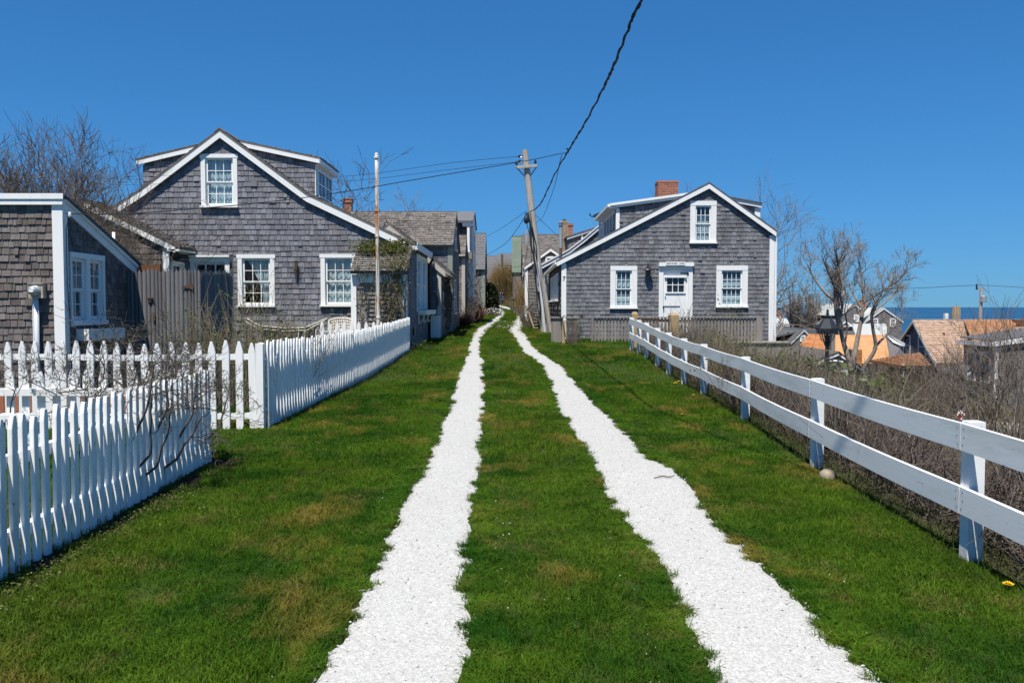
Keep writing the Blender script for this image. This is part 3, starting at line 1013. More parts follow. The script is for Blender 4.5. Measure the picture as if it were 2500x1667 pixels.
gp = N.new('ShaderNodeNewGeometry'); L.new(gp.outputs['Position'], vo.inputs['Vector'])
sep = N.new('ShaderNodeSeparateColor'); L.new(vo.outputs['Color'], sep.inputs[0])
n1 = noise_at(nt, 120.0, (1,1,1), 3.0); n2 = noise_at(nt, 1.1, (1,1,1), 4.0)
c = mixc(nt, sep.outputs[0], (0.36,0.355,0.34), (0.54,0.54,0.525))
c = mixc(nt, remap(nt, n1, 0.62, 0.75), c, (0.24,0.23,0.22))
c = mixc(nt, math_n(nt, 'MULTIPLY', remap(nt, n2, 0.5, 0.8), 0.25), c, (0.40,0.385,0.355))
L.new(c, b.inputs['Base Color']); b.inputs['Roughness'].default_value = 0.9; b.inputs['Specular IOR Level'].default_value = 0.15
hgt = math_n(nt, 'ADD', sep.outputs[1], math_n(nt, 'MULTIPLY', n1, 0.6))
bump(nt, b, hgt, 0.7, 0.012)
M['shell'] = m
ty = np.concatenate([np.arange(1.2, 24, 0.05), np.arange(24, 60, 0.15), np.arange(60, 111, 0.5)])
for i, (a, c_, y1) in enumerate(((0, 1, 92.0), (2, 3, 111.0))):
    yy = ty[ty < y1]
    xa, xb = exs(a, yy), exs(c_, yy)
    s = np.linspace(0, 1, 7)
    X = xa[:, None]*(1-s) + xb[:, None]*s; Y = np.repeat(yy[:, None], 7, 1)
    Z = ground(X, Y) + 0.012
    Z[:, 0] -= 0.01; Z[:, -1] -= 0.01
    V = np.stack([X.ravel(), Y.ravel(), Z.ravel()], 1)
    ii = (np.arange(len(yy)-1)[:, None]*7 + np.arange(6)[None]).ravel()
    o = bpy.data.objects.new('shell_track', np_mesh('shell_track', V, np.stack([ii, ii+1, ii+8, ii+7], 1), None, M['shell'], True))
    COL.objects.link(o); o['kind'] = 'structure'
def in_track(x, y, pad=0.0):
    out = np.zeros(len(x), bool)
    for a, c_ in ((0, 1), (2, 3)):
        out |= (x > exs(a, y) + pad) & (x < exs(c_, y) - pad)
    return out
def track_dist(x, y):
    d = np.full(len(x), 9.0)
    for i in range(4):
        d = np.minimum(d, np.abs(x - exs(i, y)))
    return d

# ---- scattering through geometry nodes
def scatter(name, P, rot, scl, sources, m=None):
    col = bpy.data.collections.new(name + '_source')
    for s in sources: col.objects.link(s)
    me = bpy.data.meshes.new(name)
    me.vertices.add(len(P)); me.vertices.foreach_set('co', np.asarray(P, np.float32).ravel())
    a = me.attributes.new('rot', 'FLOAT_VECTOR', 'POINT'); a.data.foreach_set('vector', np.asarray(rot, np.float32).ravel())
    a = me.attributes.new('scl', 'FLOAT_VECTOR', 'POINT'); a.data.foreach_set('vector', np.asarray(scl, np.float32).ravel())
    o = bpy.data.objects.new(name, me); COL.objects.link(o); o['kind'] = 'stuff'
    ng = bpy.data.node_groups.new(name, 'GeometryNodeTree')
    ng.interface.new_socket('Geometry', in_out='INPUT', socket_type='NodeSocketGeometry')
    ng.interface.new_socket('Geometry', in_out='OUTPUT', socket_type='NodeSocketGeometry')
    N = ng.nodes; L = ng.links
    gi = N.new('NodeGroupInput'); go = N.new('NodeGroupOutput')
    ci = N.new('GeometryNodeCollectionInfo'); ci.inputs[0].default_value = col
    ci.inputs['Separate Children'].default_value = True; ci.inputs['Reset Children'].default_value = True
    ip = N.new('GeometryNodeInstanceOnPoints'); ip.inputs['Pick Instance'].default_value = True
    r = N.new('GeometryNodeInputNamedAttribute'); r.data_type = 'FLOAT_VECTOR'; r.inputs['Name'].default_value = 'rot'
    s = N.new('GeometryNodeInputNamedAttribute'); s.data_type = 'FLOAT_VECTOR'; s.inputs['Name'].default_value = 'scl'
    er = N.new('FunctionNodeEulerToRotation')
    L.new(gi.outputs[0], ip.inputs['Points']); L.new(ci.outputs[0], ip.inputs['Instance'])
    L.new(r.outputs[0], er.inputs[0]); L.new(er.outputs[0], ip.inputs['Rotation']); L.new(s.outputs[0], ip.inputs['Scale'])
    L.new(ip.outputs[0], go.inputs[0])
    md = o.modifiers.new('scatter', 'NODES'); md.node_group = ng
    return o

# grass clumps
m, nt, b = new_mat('grass_blade')
N = nt.nodes; L = nt.links
out = [n for n in N if n.type == 'OUTPUT_MATERIAL'][0]
r = rnd_of(nt)
p1 = noise_at(nt, 1.15, (1,1,1), 5.0, 0.65); p2 = noise_at(nt, 0.9, (1.3,0.7,1), 4.0, 0.6); p3 = noise_at(nt, 3.1, (1,1,1), 3.0)
c = mixc(nt, remap(nt, p1, 0.39, 0.61), (0.017,0.072,0.006), (0.100,0.180,0.013))
p4_ = noise_at(nt, 0.33, (1,0.5,1), 2.0)
c = mixc(nt, math_n(nt, 'MULTIPLY', remap(nt, p4_, 0.47, 0.62), 0.40), c, (0.140,0.180,0.020))
c = mixc(nt, math_n(nt, 'MULTIPLY', r, 0.45), c, (0.046,0.116,0.009))
c = mixc(nt, math_n(nt, 'MULTIPLY', remap(nt, p2, 0.54, 0.66), 0.85), c, (0.255,0.200,0.040))
dead = math_n(nt, 'MULTIPLY', remap(nt, p3, 0.54, 0.72), math_n(nt, 'GREATER_THAN', math_n(nt, 'FRACT', math_n(nt, 'MULTIPLY', r, 17.3)), 0.5))
c = mixc(nt, math_n(nt, 'MULTIPLY', dead, 0.7), c, (0.24,0.165,0.065))
L.new(c, b.inputs['Base Color']); b.inputs['Roughness'].default_value = 0.55; b.inputs['Specular IOR Level'].default_value = 0.06
tl = N.new('ShaderNodeBsdfTranslucent'); L.new(c, tl.inputs[0])
mx = N.new('ShaderNodeMixShader'); mx.inputs[0].default_value = 0.28
L.new(b.outputs[0], mx.inputs[1]); L.new(tl.outputs[0], mx.inputs[2]); L.new(mx.outputs[0], out.inputs['Surface'])
M['grass'] = m
def clump(seed, n, rad, h, w, fl=1.0):
    rng = random.Random(seed); V = []; Fc = []; T = []
    for i in range(n):
        a = rng.uniform(0, 6.283); q = rad*math.sqrt(rng.random())
        x, y = q*math.cos(a), q*math.sin(a)
        hh = h*rng.uniform(0.45, 1.15); ww = w*rng.uniform(0.7, 1.3)
        b_ = rng.uniform(0, 6.283); lean = hh*abs(rng.gauss(0.55, 0.45))*fl
        lx, ly = math.cos(b_)*lean, math.sin(b_)*lean
        sa = rng.uniform(0, 6.283); sx, sy = math.cos(sa)*ww, math.sin(sa)*ww
        k = len(V)
        V += [(x-sx, y-sy, -0.01), (x+sx, y+sy, -0.01), (x+lx*0.35+sx*0.8, y+ly*0.35+sy*0.8, hh*0.6), (x+lx*0.35-sx*0.8, y+ly*0.35-sy*0.8, hh*0.6), (x+lx, y+ly, hh*rng.uniform(0.85, 1.0))]
        t = rng.random()
        Fc += [(k, k+1, k+2, k+3), (k+3, k+2, k+4)]; T += [t, t]
    return bpy.data.objects.new('grass_clump', finish_mesh('grass_clump', V, Fc, T, M['grass']))
def lawn_points(n, x0, x1, y0, y1, seed):
    g = np.random.default_rng(seed)
    x = g.uniform(x0, x1, n); y = g.uniform(y0, y1, n)
    return x, y, g
def lawn(name, n, x0, x1, y0, y1, seed, nb, rad, h, w, ok=None, tall=1.0):
    x, y, g = lawn_points(n, x0, x1, y0, y1, seed)
    td = track_dist(x, y)
    inside = in_track(x, y, 0.0)
    fr = np.sin(x*9.1+3*np.sin(y*6.3))*np.sin(y*12.7+2*np.sin(x*7.7))
    keep = ~inside
    keep &= (td > 0.055) | (y > 26)
    keep &= ~(~inside & (td < 0.07) & (fr < -0.45) & (g.random(n) < 0.8))
    keep &= ~((x < -2.50) & (x > -3.05) & (y < 8.0) & (g.random(n) < 0.9 - 0.8*np.clip((x+2.66)/0.16, 0, 1)))  # grass thinned over the painted dark strip beside the near fence
    bare = np.sin(x*2.1 + 1.3*np.sin(y*0.8))*np.sin(y*1.7 + x)      # thin worn patches
    mid = (x > exs(1, y)) & (x < exs(2, y))
    keep &= ~((bare > 0.72) & mid & (g.random(n) < 0.55))
    keep &= x < np.interp(y, [0, 4.7, 7.5, 10.5, 13, 21.3, 22, 24.4, 24.6, 40], [2.66, 2.70, 2.80, 3.02, 3.10, 3.12, 3.4, 3.6, 6.4, 7.0])
    if ok is not None: keep &= ok(x, y)
    x, y = x[keep], y[keep]; td = td[keep]
    k = len(x)
    z = ground(x, y) - 0.004 + 0.014*inside[keep]
    rot = np.stack([g.normal(0, 0.12, k), g.normal(0, 0.12, k), g.uniform(0, 6.28, k)], 1)
    s = g.uniform(0.7, 1.25, k)*np.where(td < 0.12, 0.85, 1.0)
    patch = 0.80 + 0.45*np.sin(x*1.1+2+0.7*np.sin(y*1.9))*np.sin(y*0.9+0.8*np.sin(x*2.3)) + 0.45*(g.random(k) < 0.12)
    s = s*tall
    scl = np.stack([s, s, s*patch], 1)
    return scatter(name, np.stack([x, y, z], 1), rot, scl, [clump(seed*10+i, nb, rad, h, w) for i in range(8)])
lawn('grass', 23000, -3.4, 3.4, 2.2, 7.5, 21, 50, 0.075, 0.044, 0.0018)
lawn('grass', 23000, -5.5, 3.4, 7.5, 15, 22, 44, 0.10, 0.048, 0.0024)
lawn('grass', 14000, -3.6, 9.0, 15, 30, 23, 34, 0.15, 0.055, 0.0034, ok=lambda x, y: ~((y > 25.8) & (x > 1.2)) & ~((y > 20.5) & (x < -2.55)))
lawn('grass', 9000, -2.4, 1.6, 30, 70, 24, 30, 0.22, 0.075, 0.006)
lawn('grass', 7000, -12, -3.1, 4, 21, 25, 34, 0.14, 0.05, 0.003, ok=lambda x, y: ~((x < -6.5) & (y > 11.8)) & ~((x < -5.3) & (y > 13.9)))

# matted tufts creeping over the edges of the tracks
g = np.random.default_rng(88)
n = 11000
y = 2.2 + 24*g.random(n)**1.5; e_ = g.integers(0, 4, n)
x = np.zeros(n)
for i in range(4):
    k = e_ == i; x[k] = exs(i, y[k])
fr = np.random.default_rng(5).normal(0, 0.42, 4000)[(y*15 + e_*900).astype(int)] + 0.4*np.sin(y*2.9+e_*1.3)
inw = np.where(e_ % 2 == 0, 1.0, -1.0)
x = x + inw*np.where(fr > 0.30, g.uniform(-0.13, 0.02, n), g.uniform(-0.15, -0.04, n))
s = g.uniform(0.6, 1.15, n)*(1 + 0.03*y)
scatter('grass', np.stack([x, y, ground(x, y) + 0.008], 1), np.stack([g.normal(0, 0.1, n), g.normal(0, 0.1, n), g.uniform(0, 6.28, n)], 1), np.stack([s, s, s*0.8], 1), [clump(700+i, 46, 0.038, 0.034, 0.0019, 1.9) for i in range(6)])

# loose shell bits
chips = []
for i in range(6):
    rng = random.Random(100+i)
    pts = []
    k = rng.randint(4, 6)
    for j in range(k):
        a = 2*math.pi*j/k + rng.uniform(-0.3, 0.3)
        pts.append((math.cos(a)*rng.uniform(0.6, 1.0), math.sin(a)*rng.uniform(0.35, 0.8), rng.uniform(-0.1, 0.1)))
    top = [(p[0]*0.6, p[1]*0.6, 0.28+rng.uniform(0, 0.15)) for p in pts]
    fs = [tuple(range(k, 2*k))] + [(j, (j+1) % k, k+(j+1) % k, k+j) for j in range(k)]
    mc, ntc, bc = new_mat('shell_chip')
    rr = rnd_of(ntc)
    ntc.links.new(mixc(ntc, remap(ntc, rr, 0.62, 1.0), (0.56,0.56,0.55), (0.13,0.12,0.11)), bc.inputs['Base Color'])
    bc.inputs['Roughness'].default_value = 0.8
    chips.append(bpy.data.objects.new('shell_chip', finish_mesh('shell_chip', pts+top, fs, None, mc)))
g = np.random.default_rng(77)
n = 62000
y = 2.3 + 13*g.random(n)**1.7; x = g.uniform(-2.6, 3.2, n)
td = track_dist(x, y); ins = in_track(x, y)
keep = ins | ((td < 0.30) & (g.random(n) < 0.9*np.exp(-td/0.07))) | ((g.random(n) < 0.016) & (np.sin(x*3.7+y)*np.sin(y*2.9-x*1.3) > 0.55))
x, y = x[keep], y[keep]
yx = g.uniform(33, 41, 260); xx = g.uniform(-0.7, 0.25, 260)
x = np.concatenate([x, xx]); y = np.concatenate([y, yx])
k = len(x)
rot = np.stack([g.normal(0, 0.35, k), g.normal(0, 0.35, k), g.uniform(0, 6.28, k)], 1)
s = 0.0035 + 0.0085*g.random(k)**2; s[-260:] = g.uniform(0.02, 0.06, 260)
scatter('shell_fragments', np.stack([x, y, ground(x, y) + 0.012], 1), rot, np.stack([s, s*g.uniform(0.6, 1, k), s], 1), chips)
# ------------------------------------------------------------------ left: near shed-roofed cottage (A)
XA = -6.56
A = thing('cottage', (-8.5, 13.1, gz(-8.5, 13.1)), 'brown shingled cottage with electric meter and white corner board at left edge of view', 'house')
plA = front(12.0)
zt = W(60, 501, 12).z
xr = XA + 0.0
w_ = wall(A, plA, [(-10.5, -0.1), (xr-0.02, -0.1), (xr-0.02, zt), (-10.5, zt)], [])
shingles(w_, plA, [(-10.5, -0.05), (xr-0.12, -0.05), (xr-0.12, zt), (-10.5, zt)], [], 0.1056, 0.075, 0.15, M['shingle_old'], 290, key=lambda s: -s[0], seed=5, thick=0.019, jit=0.008)
# side wall with its pair of windows
plS = side_r(XA)
zr0 = W(150, 487, 12).z; pr = WX(326, 646, XA)
YB_ = pr.y + 0.02
def roofA(y): return zr0 + (pr.z - zr0)*(y-12.0)/(pr.y-12.0)
wy0, wy1 = WX(171, 640, XA).y, WX(247, 640, XA).y
wz0, wz1 = WX(171, 783, XA).z, WX(171, 629, XA).z
ym = (wy0+wy1)/2
h1 = (wy0, ym-0.0505, wz0, wz1); h2 = (ym+0.0505, wy1, wz0, wz1)
polyS = [(12.06, -0.1), (YB_+0.5, -0.1), (YB_+0.5, roofA(YB_+0.5)), (12.06, roofA(12.06))]
w_ = wall(A, plS, polyS, [h1, h2])
shingles(w_, plS, [(12.10, 0.0), (YB_+0.5, 0.0), (YB_+0.5, roofA(YB_+0.5)-0.06), (12.10, roofA(12.1)-0.06)], [(wy0-0.055, wy1+0.055, wz0-0.08, wz1+0.09)], 0.1056, 0.08, 0.16, M['shingle_old'], 0, seed=6)
mb = MB()
mb.box((xr-0.125, 11.965, -0.1), (xr+0.03, 12.0-0.002, zt-0.001))
part('corner_board', mb, M['white'], A)
mb = MB(); mb.box((xr+0.002, 11.998, -0.1), (xr+0.028, 12.10, zt-0.02))
part('corner_board', mb, M['white'], A)
mb = MB(); mb.box((-10.6, 11.93, zt), (xr+0.05, 12.0, W(60, 486, 11.93).z)); mb.box((-10.6, 11.914, W(60, 486, 11.93).z), (xr+0.07, 11.9205, roofA(11.95)+0.058))
part('fascia', mb, M['white'], A)
mb = MB()
zz0, zz1 = roofA(11.95), roofA(YB_+0.5)
mb.prism([(xr+0.001, 12.0, zz0-0.17), (xr+0.001, YB_+0.5, zz1-0.17), (xr+0.001, YB_+0.5, zz1), (xr+0.001, 12.0, zz0)], (0.035, 0, 0))
mb.prism([(xr+0.036, 12.0, zz0-0.045), (xr+0.036, YB_+0.5, zz1-0.045), (xr+0.036, YB_+0.5, zz1+0.01), (xr+0.036, 12.0, zz0+0.01)], (0.03, 0, 0))
part('rake_board', mb, M['white'], A)
mb = MB(); mb.prism([(-10.6, 11.921, zz0+0.02), (-10.6, YB_+0.55, zz1+0.02), (-10.6, YB_+0.55, zz1+0.055), (-10.6, 11.921, zz0+0.055)], (10.6+xr+0.09, 0, 0))
part('roof', mb, M['roof_dark'], A)
cs = 0
for hh in (h1, h2):
    cs += 1
    c1 = curtain_panel(plS, hh[0]+0.04, hh[1]-0.04, hh[2]+0.1, hh[3]-0.06, -0.14, seed=cs, steps=18, fold=0.014)
    window(A, plS, hh, 0.05, 2, 2, [c1] , head=0.085, sill=False, recess=0.04, depth=0.035, mun=0.012, rail_w=0.04)
mb = MB(); mb.obox(plS.at(wy0-0.08, wz0-0.075, 0), plS.U*(wy1-wy0+0.16), plS.V*0.075, plS.N*0.06)
part('window_sill', mb, M['white'], A)
# flower box under that window
fb = thing('flower_box', (XA+0.16, 12.75, 1.0), 'white flower box under the double window of the left edge cottage', 'flower box')
f0, f1 = W(190, 806, 12.25), W(212, 832, 12.25)
x0, x1 = XA+0.022, XA+0.215
fy0, fy1 = 12.28, 13.42
zb0, zb1 = WX(212, 832, x1).z, WX(212, 804, x1).z
mb = MB(); t = 0.018
mb.box((x1-t, fy0, zb0), (x1, fy1, zb1)); mb.box((x0, fy0, zb0), (x1-t, fy0+t, zb1)); mb.box((x0, fy1-t, zb0), (x1-t, fy1, zb1)); mb.box((x0, fy0+t, zb0), (x1-t, fy1-t, zb0+t)); mb.box((x0, fy0+t, zb0+t), (x0+t, fy1-t, zb1))
part('box', mb, M['white'], fb)
mb = MB(); mb.box((x0+t, fy0+t, zb0+t), (x1-t, fy1-t, zb1-0.02)); part('soil', mb, M['soil'], fb)
g = np.random.default_rng(3)
LP = np.stack([g.uniform(x0+0.03, x1-0.03, 60), g.uniform(fy0+0.05, fy1-0.05, 60), np.full(60, zb1-0.02)], 1)
V, Fc, T = leaves(LP, 0.05, 4); np_part('seedlings', V, Fc, T, M['leaf_dark'], fb)
# electric meter on the front wall
mt = thing('electric_meter', (W(88, 710, 11.9).x, 11.9, W(88, 728, 11.9).z), 'round glass electric meter on a tan box with conduit on shingled wall', 'electric meter')
a, b2 = W(71, 728, 11.9), W(106, 693, 11.9)
mb = MB(); mb.box((a.x, 11.88, a.z), (b2.x, 11.975, b2.z)); mb.box((a.x-0.005, 11.865, b2.z), (b2.x+0.01, 11.975, b2.z+0.012)); part('box', mb, M['meter_box'], mt)
cm = W(83, 710, 11.85)
prof = []
mb = MB()
ring = [(0.078, 0), (0.078, 0.02), (0.068, 0.022), (0.066, 0.075), (0.05, 0.10), (0.001, 0.105)]
vs = []; fs = []
for i, (r_, d_) in enumerate(ring):
    for j in range(20):
        a_ = 2*math.pi*j/20
        vs.append((cm.x + r_*math.cos(a_), 11.88 - d_, cm.z + r_*math.sin(a_)))
for i in range(len(ring)-1):
    for j in range(20):
        l = (j+1) % 20
        fs.append((i*20+j, i*20+l, (i+1)*20+l, (i+1)*20+j))
mb.add(vs, fs); part('dial_cover', mb, M['steel'], mt, smooth=True)
mb = MB(); mb.box((cm.x-0.03, 11.772, cm.z-0.02), (cm.x+0.03, 11.778, cm.z+0.015)); part('dial_plate', mb, M['white'], mt)
cx = W(88.5, 760, 11.92).x
mb = MB(); mb.tube([(cx, 11.925, a.z), (cx, 11.925, -0.05)], 0.034, 10); part('conduit', mb, M['pvc'], mt, smooth=True)
cx = W(80.5, 760, 11.95).x
mb = MB(); mb.tube([(cx, 11.955, a.z), (cx, 11.955, -0.05)], 0.010, 6); part('wire_conduit', mb, M['white'], mt)
# vent pipe through the shed roof
p = W(278, 600, 13.8)
mb = MB(); mb.tube([(p.x, 13.8, roofA(13.8)-0.1), (p.x, 13.8, W(278, 567, 13.8).z)], 0.024, 10)
part('vent_pipe', mb, M['white'], A, smooth=True)
# insulator at the corner
ip = W(155.6, 522, 11.9)
mb = MB(); mb.lathe((ip.x+0.06, 11.95, ip.z-0.03), [(0.01, -0.02), (0.022, 0.0), (0.014, 0.012), (0.026, 0.02), (0.014, 0.035), (0.022, 0.042), (0.008, 0.06)], 10)
part('insulator', mb, M['white'], A)
mb = MB(); mb.tube([(ip.x+0.06, 11.95, ip.z), (XA+0.045, 12.03, ip.z-0.2), (XA+0.04, 12.04, 1.9), (XA+0.045, 12.10, 1.0), (XA+0.04, 12.14, 0.2)], 0.006, 5); part('service_cord', mb, M['black_metal'], A)

# ------------------------------------------------------------------ left: gabled cottage with dormers (B)
YB = 22.0
XB = -2.67
B = thing('cottage', (-6.6, 22.8, gz(-6.6, 22)), 'grey shingled cottage with tall white trimmed gable and two dormers behind picket fence', 'house')
plB = front(YB)
outer = [xz(277, 509, YB-0.12), xz(344, 466, YB-0.12), xz(536, 320, YB-0.12), xz(747, 476, YB-0.12), xz(990, 591, YB-0.12)]
def prof_z(prof, x):
    return float(np.interp(x, [p[0] for p in prof], [p[1] for p in prof]))
x_l = outer[0][0] + 0.3
polyB = [(x_l, gz(-10, 22)-0.1), (XB, gz(XB, 22)-0.1), (XB, prof_z(outer, XB)-0.06)] + [(p[0], p[1]-0.05) for p in outer[1:4]][::-1] + [(x_l, prof_z(outer, x_l)-0.05)]
def rect(px0, px1, py0, py1, Y):
    a = W(px0, py1, Y); b_ = W(px1, py0, Y)
    return (a.x, b_.x, a.z, b_.z)
opU = rect(503, 569, 386, 503, YB)
opL = rect(592.5, 660, 630.5, 745, YB)
opR = rect(794.5, 861, 629.5, 744, YB)
opD = rect(480, 550, 640, 860, YB)
TW = 0.115
def outer_of(op, tw, hd, sl=0.06): return (op[0]-tw, op[1]+tw, op[2]-sl, op[3]+hd)
doorcase = (W(468, 700, YB).x, W(571, 700, YB).x, opD[2], W(500, 622, YB).z)
holesB = [opU, opL, opR, opD]
w_ = wall(B, plB, polyB, holesB)
lampx, lampz = W(727, 655, YB).x, W(727, 655, YB).z
polyBs = [(x_l+0.02, polyB[0][1]), (XB, polyB[1][1]), (XB, prof_z(outer, XB)-0.10)] + [(p[0], p[1]-0.10) for p in outer[1:4]][::-1] + [(x_l+0.02, prof_z(outer, x_l)-0.10)]
shingles(w_, plB, polyBs, [outer_of(opU, TW, 0.10, 0.11), outer_of(opL, TW, 0.10, 0.11), outer_of(opR, TW, 0.10, 0.11), doorcase], 0.1425, 0.09, 0.21, M['shingle_grey'], 300,
         key=lambda s: abs(s[1]-3.6)*1.0 + abs(s[0]+6.6)*0.35 - s[2]*2, seed=8, thick=0.018)
def tie_back(op, side):
    u0, u1, v0, v1 = op
    w = u1-u0; h = v1-v0
    def f(s, t):      # t from the sill up
        tt = 1-t
        if tt < 0.55:
            k = tt/0.55
            lo, hi = (0.08 + 0.50*k**0.8, 1.0) if side > 0 else (0.0, 0.92-0.5*k**0.8)
        else:
            k = (tt-0.55)/0.45
            lo, hi = (0.62 + 0.08*k, 0.92) if side > 0 else (0.08, 0.38-0.08*k)
        return u0 + w*(lo + (hi-lo)*s), v0 + h*t
    return f
cU = [curtain_panel(plB, opU[0]+0.04, opU[1]-0.04, opU[2]+0.05, opU[3]-0.04, -0.13, seed=3, steps=30, fold=0.014)]
window(B, plB, opU, TW, 3, 2, cU, head=0.10, ears=0.025)
c2 = [curtain_panel(plB, 0, 1, 0, 1, -0.13, taper=tie_back(opL, 1), seed=4, steps=24, fold=0.02)]
window(B, plB, opL, TW, 3, 2, c2, head=0.10, ears=0.025)
hm = (opR[2]+opR[3])/2
c3 = [curtain_panel(plB, opR[0]+0.03, opR[1]-0.03, hm+0.02, opR[3]-0.05, -0.13, seed=5, steps=22, fold=0.016),
      curtain_panel(plB, opR[0]+0.03, opR[1]-0.03, opR[2]+0.05, hm-0.02, -0.12, seed=6, steps=22, fold=0.02)]
window(B, plB, opR, TW, 3, 2, c3, head=0.10, ears=0.025)
# glazed door behind the stockade
mb = MB()
frame_boards(mb, plB, opD[0], opD[1], opD[2], opD[3], 0.12, 0.04, head=0.13, ears=0.02)
dc = part('door_casing', mb, M['white'], B)
mb = MB(); mb.obox(plB.at(opD[0]-0.14, opD[3]+0.13, 0), plB.U*(opD[1]-opD[0]+0.28), plB.V*0.05, plB.N*0.13); part('door_head', mb, M['white'], dc)
pz0, pz1 = W(500, 700, YB).z, W(500, 646, YB).z
mb = MB(); dw = opD[1]-opD[0]
mb.obox(plB.at(opD[0], opD[2], -0.07), plB.U*dw, plB.V*(pz0-opD[2]), plB.N*0.04)
mb.obox(plB.at(opD[0], pz1, -0.07), plB.U*dw, plB.V*(opD[3]-pz1), plB.N*0.04)
for f in (0.0, 0.31, 0.63, 0.96):
    mb.obox(plB.at(opD[0]+dw*f, pz0, -0.065), plB.U*0.035, plB.V*(pz1-pz0), plB.N*0.032)
part('door', mb, M['white'], dc)
for f in (0.0, 0.31, 0.63):
    mb = MB(); mb.obox(plB.at(opD[0]+dw*f+0.03, pz0, -0.055), plB.U*dw*0.32, plB.V*(pz1-pz0), plB.N*0.004); part('pane', mb, M['pane_dark'], dc)
# wire lantern between the windows
mb = MB()
lz1, lz0 = W(727, 637, YB).z, W(727, 673, YB).z
mb.lathe((lampx-0.03, YB-0.10, 0), [(0.045, lz1-0.03), (0.05, lz1-0.01), (0.03, lz1+0.02), (0.006, lz1+0.03)], 10)
mb.box((lampx-0.045, YB-0.12, lz1-0.04), (lampx-0.015, YB-0.015, lz1-0.015))
for j in range(8):
    a_ = 2*math.pi*j/8
    mb.tube([(lampx-0.03+0.045*math.cos(a_), YB-0.10+0.045*math.sin(a_), lz1-0.03), (lampx-0.03+0.075*math.cos(a_), YB-0.10+0.075*math.sin(a_), (lz0+lz1)/2), (lampx-0.03+0.06*math.cos(a_), YB-0.10+0.06*math.sin(a_), lz0+0.05), (lampx-0.03, YB-0.10, lz0)], 0.005, 4)
mb.lathe((lampx-0.03, YB-0.10, 0), [(0.03, lz0+0.08), (0.045, (lz0+lz1)/2), (0.035, lz1-0.04)], 8)
part('wall_lantern', mb, M['twig'], B)
# rakes and roof
mb = MB(); rake_board(mb, outer, YB-0.12, 0.04, 0.175); part('rake_board', mb, M['white'], B)
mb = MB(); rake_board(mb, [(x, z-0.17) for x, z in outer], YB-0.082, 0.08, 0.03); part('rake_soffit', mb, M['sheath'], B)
rprof = [(outer[0][0]-0.03, outer[0][1]+0.03)] + [(p[0], p[1]+0.05) for p in outer[1:4]] + [(outer[4][0]+0.06, outer[4][1]+0.035)]
ro = roof_slab(B, rprof, YB-0.128, 26.0, M['roof_grey'], th=0.05)
for k, (a, b_) in enumerate(zip(rprof[:-1], rprof[1:])):
    if k < 2: e, tp = a, b_
    else: e, tp = b_, a
    roof_courses(ro, (e[0], YB-0.135, e[1]), (e[0], 26.0, e[1]), Vector((tp[0]-e[0], 0, tp[1]-e[1])), math.hypot(tp[0]-e[0], tp[1]-e[1]), 0.125, 0.09, 0.19, M['roof_grey'], 20+k, thick=0.02)
mb = MB(); pk = rprof[2]
mb.prism([(pk[0]-0.14, YB-0.14, pk[1]-0.09), (pk[0]-0.13, YB-0.14, pk[1]-0.055), (pk[0], YB-0.14, pk[1]+0.045), (pk[0], YB-0.14, pk[1]+0.01)], (0, 4.2, 0))
mb.prism([(pk[0]+0.003, YB-0.14, pk[1]+0.01), (pk[0]+0.003, YB-0.14, pk[1]+0.045), (pk[0]+0.14, YB-0.14, pk[1]-0.055), (pk[0]+0.15, YB-0.14, pk[1]-0.09)], (0, 4.2, 0))
part('ridge_boards', mb, M['roof_grey'], B)
# side wall towards the lane
plBs = side_r(XB)
zE = prof_z(outer, XB)
polyBr = [(21.0, 0.2), (25.9, 0.2), (25.9, zE-0.10), (22.0, zE-0.10), (21.95, zE-0.12), (21.0, W(993, 678, 21).z)]
swy0, swy1 = WX(1016, 690, XB).y, WX(1041, 690, XB).y
swz1 = WX(1016, 628, XB).z; swz0 = WX(1016, 757, XB).z
gp = (swy1-swy0)
holes = [(swy0+0.10, swy0+gp*0.47, swz0, swz1), (swy0+gp*0.53, swy1-0.10, swz0, swz1)]
w_ = wall(B, plBs, polyBr, holes)
shingles(w_, plBs, polyBr, [(swy0, swy1, swz0-0.08, swz1+0.1)], 0.1425, 0.09, 0.21, M['shingle_grey'], 0, seed=9)
for h in holes:
    cc = curtain_panel(plBs, h[0]+0.04, h[1]-0.04, h[2]+0.05, h[3]-0.05, -0.16, seed=8, steps=14)
    window(B, plBs, h, 0.09, 2, 2, [cc], head=0.1, small=True, mun=0.014)
mb = MB(); mb.box((XB-0.10, 21.92, zE-0.13), (XB+0.16, 26.0, zE-0.105)); mb.box((XB+0.14, 21.90, zE-0.20), (XB+0.165, 26.0, zE-0.02)); mb.box((XB-0.0, 21.90, zE-0.20), (XB+0.139, 21.925, zE-0.132))
part('eave', mb, M['white'], B)
